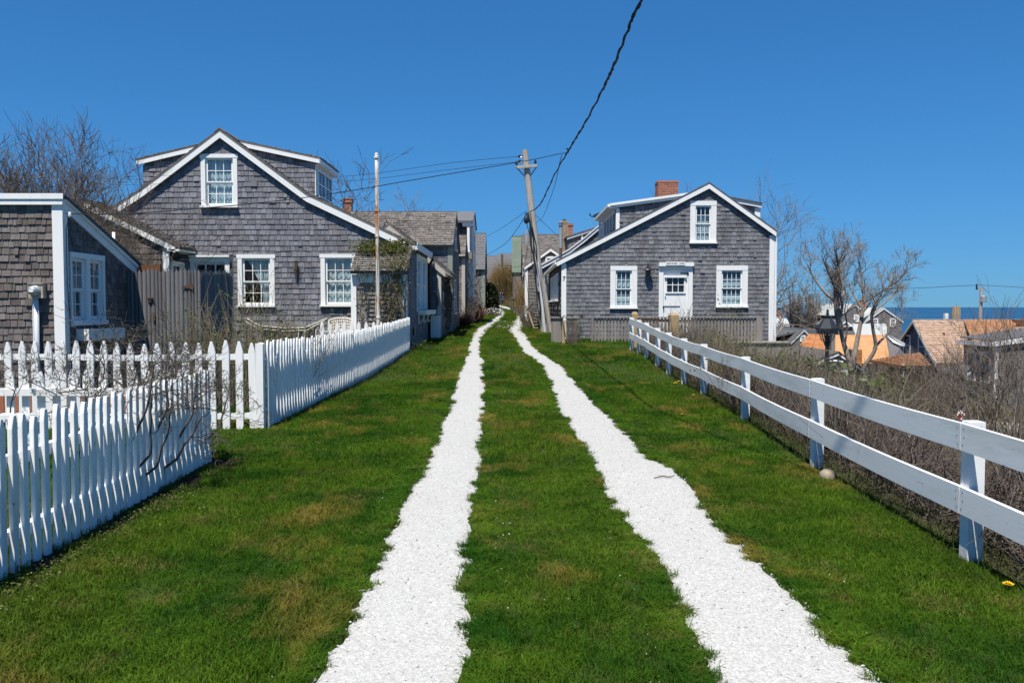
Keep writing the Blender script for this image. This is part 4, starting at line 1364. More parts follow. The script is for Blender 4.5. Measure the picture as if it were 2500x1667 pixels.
# flower box with brackets on the lane side
fb = thing('flower_box', (XB+0.15, 24.3, 1.3), 'white flower box on curved brackets beside the lane below side windows', 'flower box')
zb0, zb1 = WX(1020, 769, XB+0.1).z, WX(1020, 757, XB+0.1).z
y0, y1 = swy0+0.1, swy1+0.3
mb = MB(); mb.box((XB+0.022, y0, zb0), (XB+0.27, y1, zb1)); part('box', mb, M['white'], fb)
mb = MB(); mb.box((XB+0.04, y0+0.02, zb1), (XB+0.25, y1-0.02, zb1+0.012)); part('soil', mb, M['soil'], fb)
for yy in (y0+0.15, (y0+y1)/2, y1-0.2):
    mb = MB(); mb.box((XB+0.022, yy, zb0-0.26), (XB+0.055, yy+0.04, zb0)); 
    arc = [(XB+0.05, yy+0.02, zb0-0.24), (XB+0.10, yy+0.02, zb0-0.20), (XB+0.17, yy+0.02, zb0-0.11), (XB+0.20, yy+0.02, zb0-0.01)]
    mb.tube(arc, 0.014, 5); part('bracket', mb, M['white'], fb)
# dark downspout at the far corner
mb = MB(); mb.tube([(XB+0.16, 25.85, zE-0.12), (XB+0.17, 25.85, zE-0.25), (XB+0.06, 25.9, zE-0.42), (XB+0.055, 25.9, 0.42)], 0.045, 8); part('downspout', mb, M['brown_pipe'], B, smooth=True)
mb = MB(); mb.box((XB+0.02, 21.9, 0.75), (XB+0.06, 22.1, 0.95)); part('side_vent', mb, M['black_metal'], B)

# vine-grown entry at the lane corner of B
YE = 21.0
zt_ = W(940, 601, 21.9).z; ze_ = W(930, 664, 20.85).z
xe0, xe1 = W(856, 664, 20.9).x, W(996, 664, 20.9).x
rf = MB(); rf.prism([(xe0, 20.82, ze_), (xe0, 21.98, zt_), (xe0, 21.98, zt_-0.05), (xe0, 20.82, ze_-0.05)], (xe1-xe0, 0, 0))
er = part('entry_roof', rf, M['roof_grey'], B)
slope = Vector((0, 1.16, zt_-ze_))
roof_courses(er, (xe0, 20.80, ze_+0.01), (xe1, 20.80, ze_+0.01), slope, slope.length, 0.115, 0.10, 0.22, M['roof_grey'], 31, n_single=0, thick=0.026)
mb = MB()
pa, pb = W(858, 760, YE).x, W(871, 760, YE).x
pc, pd = W(983, 760, YE).x, W(993, 760, YE).x
hz0, hz1 = W(900, 690, YE).z, W(900, 673, YE).z
mb.box((pa, YE-0.05, 0.2), (pb, YE+0.08, ze_-0.06)); part('entry_post', mb, M['white'], B)
mb = MB(); mb.box((pc, YE-0.05, 0.2), (pd+0.02, YE+0.08, ze_-0.06)); part('entry_post', mb, M['white'], B)
mb = MB(); mb.box((pb, YE-0.035, hz0), (pc, YE+0.03, ze_-0.055)); part('entry_header', mb, M['white'], B)
mb = MB()
for px in (0, 1):
    x0 = pb if px == 0 else pc
    s = 1 if px == 0 else -1
    mb.prism([(x0, YE-0.03, hz0), (x0+s*0.10, YE-0.03, hz0), (x0, YE-0.03, hz0-0.12)] if s > 0 else [(x0, YE-0.03, hz0-0.12), (x0-0.10, YE-0.03, hz0), (x0, YE-0.03, hz0)], (0, 0.05, 0))
part('entry_bracket', mb, M['white'], B)
lat = part('lattice_frame', MB().box((W(896, 700, YE).x, YE+0.022, 0.3), (W(900, 700, YE).x, YE+0.042, hz0)).box((W(951, 700, YE).x, YE+0.022, 0.3), (W(955, 700, YE).x, YE+0.042, hz0)), M['fence_grey'], B)
z = hz0 - 0.03; k = 0
sl = finish_mesh('slat', UNIT_V[:0] + [(0,0,0),(1,0,0),(1,1,0),(0,1,0),(0,0,1),(1,0,1),(1,1,1),(0,1,1)], [(0,3,2,1),(4,5,6,7),(0,1,5,4),(1,2,6,5),(2,3,7,6),(3,0,4,7)], None, M['fence_grey'])
while z > 0.55:
    hh = 0.062 + 0.012*RNG.random()
    share('slat', sl, Matrix.Translation((pb, YE, z-hh)) @ Matrix.Diagonal((pc-pb, 0.02, hh, 1)), lat)
    z -= 0.112 + RNG.uniform(-0.008, 0.008)
# vine on the entry
vn = thing('climbing_vine', (-3.4, 20.9, gz(-3.4, 20.9)), 'budding vine climbing over lattice and shingled roof of the entry behind flagpole', 'vine')
rng = random.Random(44); paths = []
def on_entry(x, s):          # s: 0 ground .. 1 eave .. 2 top
    if s < 1: return Vector((x, YE-0.06, 0.3 + (ze_-0.3)*s))
    return Vector((x, 20.78 + (s-1)*1.1, ze_ + 0.05 + (zt_-ze_)*(s-1)))
tips = []
for k in range(64):
    x = rng.uniform(xe0+0.15, xe1-0.05); 
    if rng.random() < 0.45: x = rng.uniform(xe1-0.6, xe1-0.02)
    s = rng.choice([0, 0, 0.2, 0.5, 0.8, 1.0]); pts = []; end = min(1.95, s + rng.uniform(0.5, 1.7))
    while s < end:
        p = on_entry(x, s) + Vector((0, -rng.uniform(0, 0.06), rng.uniform(0, 0.05)))
        pts.append(p); tips.append(p)
        s += 0.09; x = min(max(x + rng.gauss(0, 0.055), xe0+0.02), xe1+0.02)
    if len(pts) > 2: paths.append((pts, [rng.uniform(0.006, 0.013)*(1-0.6*i/len(pts)) for i in range(len(pts))], rng.random()))
v, f, t = tube_mesh(paths)
o = bpy.data.objects.new('stems', finish_mesh('stems', v, f, t, M['twig'])); COL.objects.link(o); attach(o, vn)
LP = np.array([tuple(rng.choice(tips) + Vector((rng.gauss(0, 0.05), -abs(rng.gauss(0, 0.04)), rng.gauss(0, 0.04)))) for _ in range(900)] +
              [tuple(on_entry(rng.gauss((xe0+xe1)/2+rng.choice([-0.35, 0.3]), 0.22), rng.uniform(1.55, 2.0)) + Vector((0, -0.03, rng.uniform(0, 0.14)))) for _ in range(1700)])
V, Fc, T = leaves(LP, 0.075, 45); np_part('leaves', V, Fc, T, M['leaf_olive'], vn)

# dormers of B
YD = 22.75
def dormer(root, cheek, rake, eave_th, y1, face_x, faces, seed, win=None):
    """cheek: px polygon of its camera-side wall; rake: px outline of the roof edge"""
    d = part('dormer', MB().prism([W(x, y, YD) for x, y in cheek], (0, 0.08, 0)), M['sheath'], root)
    pl = front(YD)
    shingles(d, pl, [xz(x, y, YD) for x, y in cheek], [], 0.1325, 0.10, 0.20, M['shingle_grey'], 0, seed=seed)
    (ax, ay), (bx, by) = rake
    a = W(ax, ay, YD-0.1); b_ = W(bx, by, YD-0.1)
    wv = eave_th
    mb = MB(); mb.prism([(a.x, YD-0.1, a.z), (b_.x, YD-0.1, b_.z), (b_.x, YD-0.1, b_.z-wv), (a.x, YD-0.1, a.z-wv)], (0, 0.045, 0)); part('rake_board', mb, M['white'], d)
    mb = MB(); mb.prism([(a.x, YD-0.105, a.z+0.045), (b_.x, YD-0.105, b_.z+0.045), (b_.x, YD-0.105, b_.z+0.002), (a.x, YD-0.105, a.z+0.002)], (0, y1-YD+0.105, 0)); rf = part('dormer_roof', mb, M['roof_grey'], d)
    lo, hi = (a, b_) if a.z < b_.z else (b_, a)
    e0 = Vector((lo.x, YD-0.15, lo.z+0.05)); e1 = Vector((lo.x, y1, lo.z+0.05))
    up = Vector((hi.x-lo.x, 0, hi.z-lo.z))
    k = up.length; e_ = e0 if True else e1
    U = (e1-e0).normalized(); N_ = U.cross(up.normalized())
    if N_.z < 0: N_ = -N_
    V = []; Fc = []; T = []
    rng = random.Random(seed)
    v = 0
    while v < k:
        y = YD-0.11
        while y < y1:
            w = rng.uniform(0.1, 0.2); t = rng.uniform(0.014, 0.035)
            o = Vector((lo.x, y, lo.z+0.045)) + up.normalized()*v
            n = len(V)
            V.extend([tuple(o + U*w*x + N_*t*yy + up.normalized()*0.14*z) for x, yy, z in UNIT_V])
            for f_ in UNIT_F: Fc.append([n+q for q in f_]); T.append(rng.random())
            y += w
        v += 0.125
    ob = bpy.data.objects.new('roof_shingles', finish_mesh('roof_shingles', V, Fc, T, M['roof_grey'])); COL.objects.link(ob); attach(ob, rf if False else d); ob['kind'] = 'stuff'
    return d
d1 = dormer(B, [(349, 403), (468, 372), (475, 385), (349, 478)], ((331, 393), (477, 358)), 0.115, 25.2, None, None, 41)
d2 = dormer(B, [(608, 358), (769, 398), (769, 492), (750, 484), (600, 372)], ((585, 347), (782, 389)), 0.115, 25.0, None, None, 42)
# the lane-side face of the right dormer with its row of lights
xf = W(771, 440, YD).x
plF = side_r(xf)
zf1 = W(771, 401, YD).z; zf0 = W(771, 494, YD).z
mb = MB(); mb.obox(plF.at(YD, zf0-0.1, -0.1), plF.U*2.05, plF.V*(zf1-zf0+0.1), plF.N*0.099); part('dormer_face', mb, M['white'], d2)
for y0, y1 in ((YD+0.22, YD+0.98), (YD+1.10, YD+1.86)):
    simple_window(d2, plF, (y0, y1, zf0+0.22, zf1-0.16), 0.06, 2, 2)
a_ = W(782, 389, YD-0.1)
mb = MB(); mb.box((a_.x-0.02, YD-0.1, a_.z-0.12), (a_.x+0.005, 25.0, a_.z-0.002)); mb.box((xf+0.001, YD-0.05, a_.z-0.14), (a_.x-0.021, 25.0, a_.z-0.121)); part('dormer_eave', mb, M['white'], d2)

# ell in front of B, its rake running down to the right
YL = 21.0
plL = front(YL)
o2 = [xz(150, 552, YL-0.1), xz(207, 493, YL-0.1), xz(427, 602, YL-0.1)]
xw1 = W(413, 700, YL).x
lw = [(W(160, 700, YL).x, 0.2), (xw1, 0.2), (xw1, prof_z(o2, xw1)-0.05), (o2[1][0], o2[1][1]-0.06), (W(160, 700, YL).x, prof_z(o2, W(160, 700, YL).x)-0.05)]
w_ = wall(B, plL, lw, [], name='ell_wall')
shingles(w_, plL, [(p[0], p[1]-0.04) for p in lw], [], 0.1425, 0.1, 0.2, M['shingle_old'], 0, seed=51)
mb = MB(); rake_board(mb, o2, YL-0.1, 0.04, 0.155); part('ell_rake', mb, M['white'], B)
rp = [(o2[0][0], o2[0][1]+0.05), (o2[1][0], o2[1][1]+0.05), (o2[2][0]+0.12, o2[2][1]-0.01)]
er2 = roof_slab(B, rp, YL-0.108, YB-0.02, M['roof_grey'], name='ell_roof', th=0.045)
roof_courses(er2, (rp[2][0]+0.01, YL-0.112, rp[2][1]), (rp[2][0]+0.01, YB-0.03, rp[2][1]), Vector((rp[1][0]-rp[2][0], 0, rp[1][1]-rp[2][1])), math.hypot(rp[1][0]-rp[2][0], rp[1][1]-rp[2][1]), 0.12, 0.1, 0.2, M['roof_grey'], 52, thick=0.024)
mb = MB(); mb.box((W(400, 700, YL).x, YL-0.04, 0.2), (xw1+0.02, YL-0.003, prof_z(o2, xw1)-0.14)); part('corner_board', mb, M['white'], B)
plLs = side_r(xw1)
wall(B, plLs, [(YL+0.0, 0.2), (YB-0.02, 0.2), (YB-0.02, rp[2][1]-0.09), (YL+0.0, rp[2][1]-0.09)], [(YL+0.2, YL+0.85, 1.75, 2.62)], name='ell_side', m=M['white'])
window(B, plLs, (YL+0.2, YL+0.85, 1.75, 2.62), 0.07, 2, 2, [], small=True, sill=False, room=0.3)
mb = MB(); mb.box((xw1, YL-0.1, rp[2][1]-0.10), (rp[2][0]-0.01, YB-0.03, rp[2][1]-0.055)); part('ell_eave', mb, M['white'], B)
# ------------------------------------------------------------------ generic houses
def house_ridge_x(root, x0, x1, y0, yr, y1, zb, ze, zr, wall_m, roof_m, row=0.15, sw=(0.1, 0.22), courses=True, trim=None, seed=60, over=0.12, corner=0.12, ends=(True, True), shingle_walls=True, crow=0.14, gutter=None):
    """house whose ridge runs along x: front wall, two gable ends, two roof slopes"""
    pf = front(y0)
    wf = wall(root, pf, [(x0, zb), (x1, zb), (x1, ze-0.02), (x0, ze-0.02)], [])
    if shingle_walls: shingles(wf, pf, [(x0+0.05, zb), (x1-0.05, zb), (x1-0.05, ze-0.05), (x0+0.05, ze-0.05)], [], row, sw[0], sw[1], wall_m, seed=seed)
    gp = [(y0+0.1, zb), (y1, zb), (y1, ze-0.02), (yr, zr-0.03), (y0+0.1, ze+0.02)]
    for X, mk, on in ((x1, side_r, ends[1]), (x0, side_l, ends[0])):
        if not on: continue
        p = mk(X); we = wall(root, p, gp, [], name='gable_wall')
        if shingle_walls: shingles(we, p, [(a+(0.02 if a < yr else -0.02), b-0.03) for a, b in gp], [], row, sw[0], sw[1], wall_m, seed=seed+1)
    wb = MB().box((x0+0.1, y1-0.1, zb), (x1-0.1, y1-0.001, ze)); part('back_wall', wb, M['sheath'], root)
    if trim:
        mb = MB()
        mb.box((x1-corner, y0-0.035, zb), (x1+0.03, y0-0.003, ze-0.03)); part('corner_board', mb, trim, root)
        mb = MB(); mb.box((x1+0.003, y0-0.0, zb), (x1+0.03, y0+corner, ze-0.03)); part('corner_board', mb, trim, root)
        mb = MB(); mb.box((x0+0.0, y0-0.12, ze-0.16), (x1+0.03, y0-0.036, ze-0.03)); part('eave_board', mb, trim, root)
    k = 0.045
    sl = (zr-ze)/(yr-y0)
    ey = y0-0.16; ez = ze - 0.16*sl
    rm = MB()
    rm.prism([(x0-over, ey, ez), (x0-over, yr, zr), (x0-over, yr, zr-k), (x0-over, ey, ez-k)], (x1-x0+2*over, 0, 0))
    sb = (zr-ze)/(y1-yr)
    rm.prism([(x0-over, yr+0.001, zr), (x0-over, y1+0.16, ze-0.16*sb), (x0-over, y1+0.16, ze-0.16*sb-k), (x0-over, yr+0.001, zr-k)], (x1-x0+2*over, 0, 0))
    r = part('roof', rm, roof_m, root)
    if courses:
        up = Vector((0, yr-ey, zr-ez))
        roof_courses(r, (x0-over, ey-0.02, ez+0.004), (x1+over, ey-0.02, ez+0.004), up, up.length, crow, 0.1, 0.24, roof_m, seed+2, thick=0.02)
    mb = MB(); mb.box((x0-over-0.01, yr-0.07, zr-0.02), (x1+over+0.01, yr+0.07, zr+0.03)); part('ridge_cap', mb, roof_m, root)
    return r
def X_at(px, Y): return (px-1250.0)/F*Y
def Z_at(px, py, Y): return W(px, py, Y).z

# ------------------------------------------------------------------ left row further up the lane
# lean-to with beige trim
YN = 26.2
Ln = thing('cottage', (-3.6, 27.2, gz(-3.6, 27)), 'low beige trimmed shingled lean-to between white flower box wall and tall grey house', 'house')
o3 = [xz(900, 592, YN-0.1), xz(950, 548, YN-0.1), xz(1087, 662, YN-0.1)]
xw = X_at(1076, YN)
pl = front(YN)
pw = [(X_at(905, YN), 0.3), (xw, 0.3), (xw, prof_z(o3, xw)-0.06), (o3[1][0], o3[1][1]-0.06), (X_at(905, YN), prof_z(o3, X_at(905, YN))-0.06)]
w_ = wall(Ln, pl, pw, [])
shingles(w_, pl, [(a, b-0.05) for a, b in pw], [], 0.15, 0.1, 0.22, M['shingle_even'], seed=71)
mb = MB(); rake_board(mb, o3, YN-0.1, 0.04, 0.19); part('rake_board', mb, M['beige'], Ln)
rp = [(o3[0][0], o3[0][1]+0.04), (o3[1][0], o3[1][1]+0.04), (o3[2][0]+0.16, o3[2][1]-0.06)]
r_ = roof_slab(Ln, rp, YN-0.108, 29.6, M['roof_grey'], th=0.05)
up = Vector((rp[1][0]-rp[2][0], 0, rp[1][1]-rp[2][1]))
roof_courses(r_, (rp[2][0]+0.01, YN-0.112, rp[2][1]), (rp[2][0]+0.01, 29.6, rp[2][1]), up, up.length, 0.13, 0.1, 0.22, M['roof_grey'], 72, thick=0.02)
mb = MB(); mb.box((xw-0.11, YN-0.035, 0.3), (xw+0.02, YN-0.003, prof_z(o3, xw)-0.12)); part('corner_board', mb, M['beige'], Ln)
pls = side_r(xw)
w_ = wall(Ln, pls, [(YN, 0.3), (29.5, 0.3), (29.5, rp[2][1]-0.02), (YN, rp[2][1]-0.02)], [])
shingles(w_, pls, [(YN+0.1, 0.4), (29.5, 0.4), (29.5, rp[2][1]-0.05), (YN+0.1, rp[2][1]-0.05)], [], 0.15, 0.1, 0.22, M['shingle_even'], seed=73)
simple_window(Ln, pls, (YN+0.9, YN+1.7, 1.5, 2.35), 0.08, 2, 2)
mb = MB(); mb.box((xw, YN-0.05, rp[2][1]-0.10), (rp[2][0]-0.02, 29.6, rp[2][1]-0.07)); part('eave_soffit', mb, M['fence_grey'], Ln)
# white board gate between the two houses
gt = thing('board_gate', (X_at(1061, 26.0), 26.0, gz(-2.4, 26)), 'low white painted board gate in shade beside dark downspout', 'gate')
gx0, gx1 = X_at(1048, 26.0), X_at(1076, 26.0); gz0, gz1 = Z_at(1060, 842, 26), Z_at(1060, 773, 26)
k = 3
for i in range(k):
    a = gx0 + (gx1-gx0)*i/k
    mb = MB().box((a+0.003, 25.97, gz0), (a+(gx1-gx0)/k-0.003, 26.0, gz1)); part('board', mb, M['white'], gt)
mb = MB().box((gx0-0.02, 25.94, gz1), (gx1+0.02, 26.03, gz1+0.03)); part('cap_rail', mb, M['white'], gt)
# coiled garden hose on the wall
hs = MB(); hc = W(1056, 736, 26.1)
for k in range(3):
    pts = [(hc.x + (0.16+0.02*k)*math.cos(a*0.35), 26.07-0.03*k, hc.z + (0.26+0.02*k)*math.sin(a*0.35)) for a in range(19)]
    hs.tube(pts, 0.016, 5)
hs.tube([(hc.x+0.1, 26.05, hc.z-0.2), (hc.x+0.16, 26.0, hc.z-0.6), (hc.x+0.1, 26.0, gz1+0.05)], 0.014, 5)
solo('garden_hose', hs, M['hose'], (hc.x, 26.05, hc.z), 'dark coiled garden hose hanging on beige trimmed wall above white gate', 'hose')

# tall grey house with weathered roof (C)
C_ = thing('cottage', (-5.5, 31.5, gz(-5.5, 31)), 'tall grey house with speckled shingle roof and sage green trim, left of lane', 'house')
xC1 = -2.2
zeC = Z_at(1095, 592, 29.9); zrC = Z_at(1100, 518, 31.9)
rC = house_ridge_x(C_, -9.5, xC1, 30.0, 31.95, 34.0, 0.3, zeC, zrC, M['shingle_even'], M['roof_grey'], trim=M['sage'], seed=80, over=0.07, corner=0.14)
pC = side_r(xC1)
simple_window(C_, pC, (31.5, 32.2, Z_at(1112, 610, 32)+0.0, Z_at(1112, 560, 32)), 0.09, 2, 2)
simple_window(C_, pC, (31.0, 31.9, 1.3, 2.5), 0.09, 2, 2)
# nails and lichen flecks on that roof are in its material; chimney behind the ridge
cx0, cx1 = X_at(841, 33.0), X_at(860, 33.0); cz = Z_at(850, 484, 33.0)
ch = MB(); zc0 = zrC - 0.9
core = bricks(None, (cx0, 33.0), (cx1, 33.32), zc0, cz, M['brick'], 1, 1) if False else None
chp = part('chimney', MB().box((cx0+0.006, 33.006, zc0), (cx1-0.006, 33.31, cz-0.01)), M['mortar'], C_)
bricks(chp, (cx0, 33.0), (cx1, 33.32), zc0, cz-0.16, M['brick'], 18, 90, per=1.6)
mb = MB().box((cx0-0.025, 32.97, cz-0.17), (cx1+0.025, 33.35, cz-0.10)).box((cx0-0.005, 32.99, cz-0.10), (cx1+0.005, 33.33, cz-0.04)).box((cx0-0.025, 32.97, cz-0.04), (cx1+0.025, 33.35, cz))
part('chimney_cap', mb, M['brick'], C_)

# house with white upper porch (D)
D_ = thing('house', (-3.2, 38, gz(-3.2, 38)), 'grey house with white pedimented upstairs porch and slender white column', 'house')
yD = 36.2
xD1 = X_at(1134, yD)
zeD = Z_at(1120, 620, yD); zrD = Z_at(1120, 545, yD+1.9)
house_ridge_x(D_, -6.5, xD1, yD, yD+1.9, yD+3.8, 0.6, zeD, zrD, M['shingle_far'], M['roof_grey'], trim=M['beige'], seed=100, over=0.05)
yP = 37.2; xP0, xP1 = X_at(1135, yP), X_at(1150, yP)
zP0, zP1, zPr = Z_at(1145, 614, yP), Z_at(1145, 552, yP), Z_at(1150, 538, yP)
mb = MB().box((xP0, yP+0.6, 0.8), (xP1+0.06, yP+3.6, zP1)); pw_ = part('porch_wall', mb, M['white'], D_)
xo = X_at(1168, yP+1.8)
mb = MB()
zo = zP1
mb.prism([(xP0-0.6, yP-0.1, zPr-0.12), (xo-0.25, yP-0.1, zPr-0.12), (xo-0.25, yP-0.1, zPr), (xP0-0.6, yP-0.1, zPr)], (0, 0.04, 0))
mb.prism([(xo-0.25, yP-0.1, zo-0.0), (xo-0.25, yP+1.9, zPr+0.55), (xo-0.25, yP+4.0, zo-0.0)], (0.05, 0, 0))
part('pediment', mb, M['white'], D_)
mb = MB()
mb.prism([(xP0-0.7, yP-0.16, zPr-0.02), (xP0-0.7, yP+1.9, zPr+0.62), (xP0-0.7, yP+1.9, zPr+0.55), (xP0-0.7, yP-0.16, zPr-0.09)], (xo-xP0+0.55, 0, 0))
mb.prism([(xP0-0.7, yP+1.901, zPr+0.62), (xP0-0.7, yP+4.0, zPr-0.02), (xP0-0.7, yP+4.0, zPr-0.09), (xP0-0.7, yP+1.901, zPr+0.55)], (xo-xP0+0.55, 0, 0))
part('porch_roof', mb, M['roof_slate'], D_)
xc = X_at(1144, yP)
mb = MB().box((xc-0.055, yP-0.055, zP0), (xc+0.055, yP+0.055, zP1)).box((xc-0.08, yP-0.08, zP0-0.03), (xc+0.08, yP+0.08, zP0+0.04)); part('column', mb, M['white'], D_)
mb = MB().box((xP0-0.1, yP-0.07, zP1), (xP1+0.1, yP+0.6, zPr-0.12)); part('porch_beam', mb, M['white'], D_)
mb = MB().box((xP0-0.02, yP-0.08, zP0-0.34), (xP1+0.05, yP+0.6, zP0-0.031)); part('porch_floor', mb, M['fence_grey'], D_)
mb = MB(); mb.box((xc-0.05, yP-0.05, 0.75), (xc+0.05, yP+0.05, zP0-0.341)); part('lower_post', mb, M['white'], D_)
pl = side_r(xP1+0.06)
simple_window(D_, pl, (yP+1.2, yP+2.1, zP0+0.15, zP1-0.25), 0.09, 2, 2)
simple_window(D_, pl, (yP+1.2, yP+2.1, 1.5, 2.6), 0.09, 2, 2)
vn = thing('climbing_vine', (xc, yP-0.1, gz(xc, yP)), 'bare dark vine twining up the white lower post of the porch house', 'vine')
rng = random.Random(9); paths = []
for k in range(26):
    x = xc + rng.uniform(-0.12, 0.42); z = 0.75 + rng.uniform(0, 2.2); pts = []
    for i in range(9):
        pts.append(Vector((x, yP-0.07-rng.uniform(0, 0.12), z))); z += rng.uniform(0.03, 0.2); x += rng.gauss(0, 0.08)
    paths.append((pts, [0.016]*9, rng.random()))
v, f, t = tube_mesh(paths); o = bpy.data.objects.new('stems', finish_mesh('stems', v, f, t, M['bark_dark'])); COL.objects.link(o); attach(o, vn)

# house with slate front slope (E)
yE = 52.0
E_ = thing('house', (-3.5, 54, gz(-3.5, 54)), 'narrow grey house with dark slate roof, pale shingle wall and olive corner board', 'house')
xE1 = X_at(1183.5, yE)
zeE = Z_at(1175, 652, yE); zrE = Z_at(1175, 570, yE+2.2)
house_ridge_x(E_, -7.5, xE1, yE, yE+2.2, yE+4.4, 0.9, zeE, zrE, M['shingle_far'], M['roof_slate'], trim=M['sage'], seed=110, over=0.03, corner=0.2, row=0.17, crow=0.2)

# far roofs closing the lane
F1 = thing('house', (X_at(1200, 112)-1, 114, gz(-3, 112)), 'far dark slate roofed house with low shed at the end of the lane', 'house')
house_ridge_x(F1, X_at(1150, 112), X_at(1216, 112), 112, 115, 118, 1.5, Z_at(1200, 674, 112), Z_at(1200, 624, 115), M['shingle_far'], M['roof_slate'], seed=120, row=0.25, crow=0.35, shingle_walls=False)
mb = MB(); a = W(1185, 690, 108); b_ = W(1212, 646, 110)
mb.prism([(a.x, 107.5, Z_at(1200, 691, 107.5)), (a.x, 112, Z_at(1200, 650, 112)), (a.x, 112, Z_at(1200, 650, 112)-0.1), (a.x, 107.5, Z_at(1200, 691, 107.5)-0.1)], (b_.x-a.x+0.8, 0, 0)); part('shed_roof', mb, M['roof_dark'], F1)
mb = MB().box((a.x+0.3, 108.5, 1.2), (b_.x+0.5, 112, Z_at(1200, 696, 109))); part('shed_wall', mb, M['shingle_far'], F1)
F2 = thing('house', (X_at(1230, 106), 108, gz(-1, 106)), 'far white walled house with dark roof behind the tall brown hedge', 'house')
house_ridge_x(F2, X_at(1217, 106), X_at(1244, 106)+1.2, 106, 108.5, 111, 1.5, Z_at(1230, 646, 106), Z_at(1230, 619, 108.5), M['shingle_far'], M['roof_slate'], seed=124, shingle_walls=False, crow=0.35)
mb = MB().box((X_at(1217, 106), 105.9, 1.5), (X_at(1246, 106), 105.98, Z_at(1230, 648, 106))); part('white_front', mb, M['white'], F2)
simple_window(F2, front(105.9), (X_at(1230, 106), X_at(1240, 106), Z_at(1230, 664, 106), Z_at(1230, 652, 106)), 0.08, 2, 2)
mb = MB().tube([(X_at(1226.5, 98), 98, 1.5), (X_at(1226.0, 98), 98, Z_at(1226, 621, 98))], 0.13, 7)
solo('utility_pole', mb, M['bark_dark'], (X_at(1226.5, 98), 98, 1.5), 'dark far pole standing above the brown hedge at the lane end', 'utility pole')

# green roofed house (right, far)
Gh = thing('house', (2.5, 76, gz(2, 76)), 'house with steep plain green roof seen edge on past the pole', 'house')
yG = 72
house_ridge_x(Gh, X_at(1252.5, yG), 6.0, yG, yG+4, yG+8, 1.1, Z_at(1255, 661, yG), Z_at(1250, 577, yG+4), M['shingle_far'], M['roof_green'], seed=130, courses=False, row=0.2, over=0.1, ends=(True, False))
# long grey house (right, middle)
yH = 46.0
xH = 0.70
H_ = thing('house', (4, 49, gz(4, 49)), 'large grey house with long weathered roof behind the leaning utility pole', 'house')
zeH = Z_at(1300, 700, yH); zrH = Z_at(1320, 573, yH+5)
house_ridge_x(H_, xH, 7.0, yH, yH+5, yH+10, 0.8, Z_at(1300, 668, yH), zrH, M['shingle_far'], M['roof_grey'], seed=140, row=0.17, over=0.1, ends=(True, False))
pl = side_l(xH)
for y0 in (47.2, 49.2, 51.6):
    simple_window(H_, pl, (y0, y0+0.95, Z_at(1273, 668, 49), Z_at(1273, 642, 49)), 0.1, 2, 2)
for y0 in (46.6, 49.0):
    simple_window(H_, pl, (y0, y0+0.95, 1.5, 2.7), 0.1, 2, 2)
# small white-trimmed gable house in front of it
I_ = thing('cottage', (2.6, 41, gz(2.6, 41)), 'small shingled gable with bright white rakes between pole and stovepipe', 'house')
yI = 40.0; pI = front(yI)
oI = [xz(1280, 653, yI-0.1), xz(1344.5, 607, yI-0.1), xz(1400, 645, yI-0.1)]
xi0, xi1 = X_at(1282, yI), X_at(1395, yI)
pw = [(xi0, 0.7), (xi1, 0.7), (xi1, prof_z(oI, xi1)-0.05), (oI[1][0], oI[1][1]-0.05), (xi0, prof_z(oI, xi0)-0.05)]
w_ = wall(I_, pI, pw, [])
shingles(w_, pI, [(a, b-0.05) for a, b in pw], [], 0.16, 0.1, 0.22, M['shingle_far'], seed=150)
mb = MB(); rake_board(mb, oI, yI-0.1, 0.04, 0.13); part('rake_board', mb, M['white'], I_)
roof_slab(I_, [(p[0], p[1]+0.07) for p in oI], yI-0.105, 44.5, M['roof_grey'], th=0.06)
mb = MB().box((xi0-0.02, yI-0.04, 0.7), (xi0+0.13, yI-0.003, prof_z(oI, xi0)-0.12)); part('corner_board', mb, M['white'], I_)
simple_window(I_, pI, (X_at(1336, yI), X_at(1352, yI), Z_at(1340, 662, yI), Z_at(1340, 631, yI)), 0.1, 2, 2)
wall(I_, side_l(xi0), [(yI+0.1, 0.7), (44.4, 0.7), (44.4, oI[0][1]-0.05), (yI+0.1, oI[0][1]-0.05)], [], name='side_wall')

# gabled house with dormer and two chimneys behind the right cottage (J)
J_ = thing('cottage', (5, 37, gz(4, 37)), 'grey cottage with flared white rake, small dormer and tan chimney behind right cottage', 'house')
yJ = 36.6; pJ = front(yJ)
oJ = [xz(1312, 654, yJ-0.1), xz(1389, 612, yJ-0.1), xz(1427, 583, yJ-0.1), xz(1480, 538, yJ-0.1), xz(1560, 600, yJ-0.1)]
xj0, xj1 = X_at(1318, yJ), X_at(1545, yJ)
pw = [(xj0, 0.7), (xj1, 0.7), (xj1, prof_z(oJ, xj1)-0.05)] + [(p[0], p[1]-0.05) for p in oJ[1:4]][::-1] + [(xj0, prof_z(oJ, xj0)-0.05)]
w_ = wall(J_, pJ, pw, [])
shingles(w_, pJ, [(a, b-0.06) for a, b in pw], [], 0.16, 0.1, 0.22, M['shingle_far'], seed=155)
mb = MB(); rake_board(mb, oJ, yJ-0.1, 0.04, 0.15); part('rake_board', mb, M['white'], J_)
mb = MB(); rake_board(mb, [(p[0], p[1]+0.07) for p in oJ], yJ-0.14, 0.04, 0.055); part('rake_cap', mb, M['white'], J_)
roof_slab(J_, [(p[0], p[1]+0.085) for p in oJ], yJ-0.1, 43, M['roof_grey'], th=0.06)
dj = part('dormer', MB().prism([W(1386, 582, yJ+0.8), W(1452, 561, yJ+0.8), W(1452, 600, yJ+0.8), W(1386, 618, yJ+0.8)], (0, 2.0, 0)), M['shingle_far'], J_)
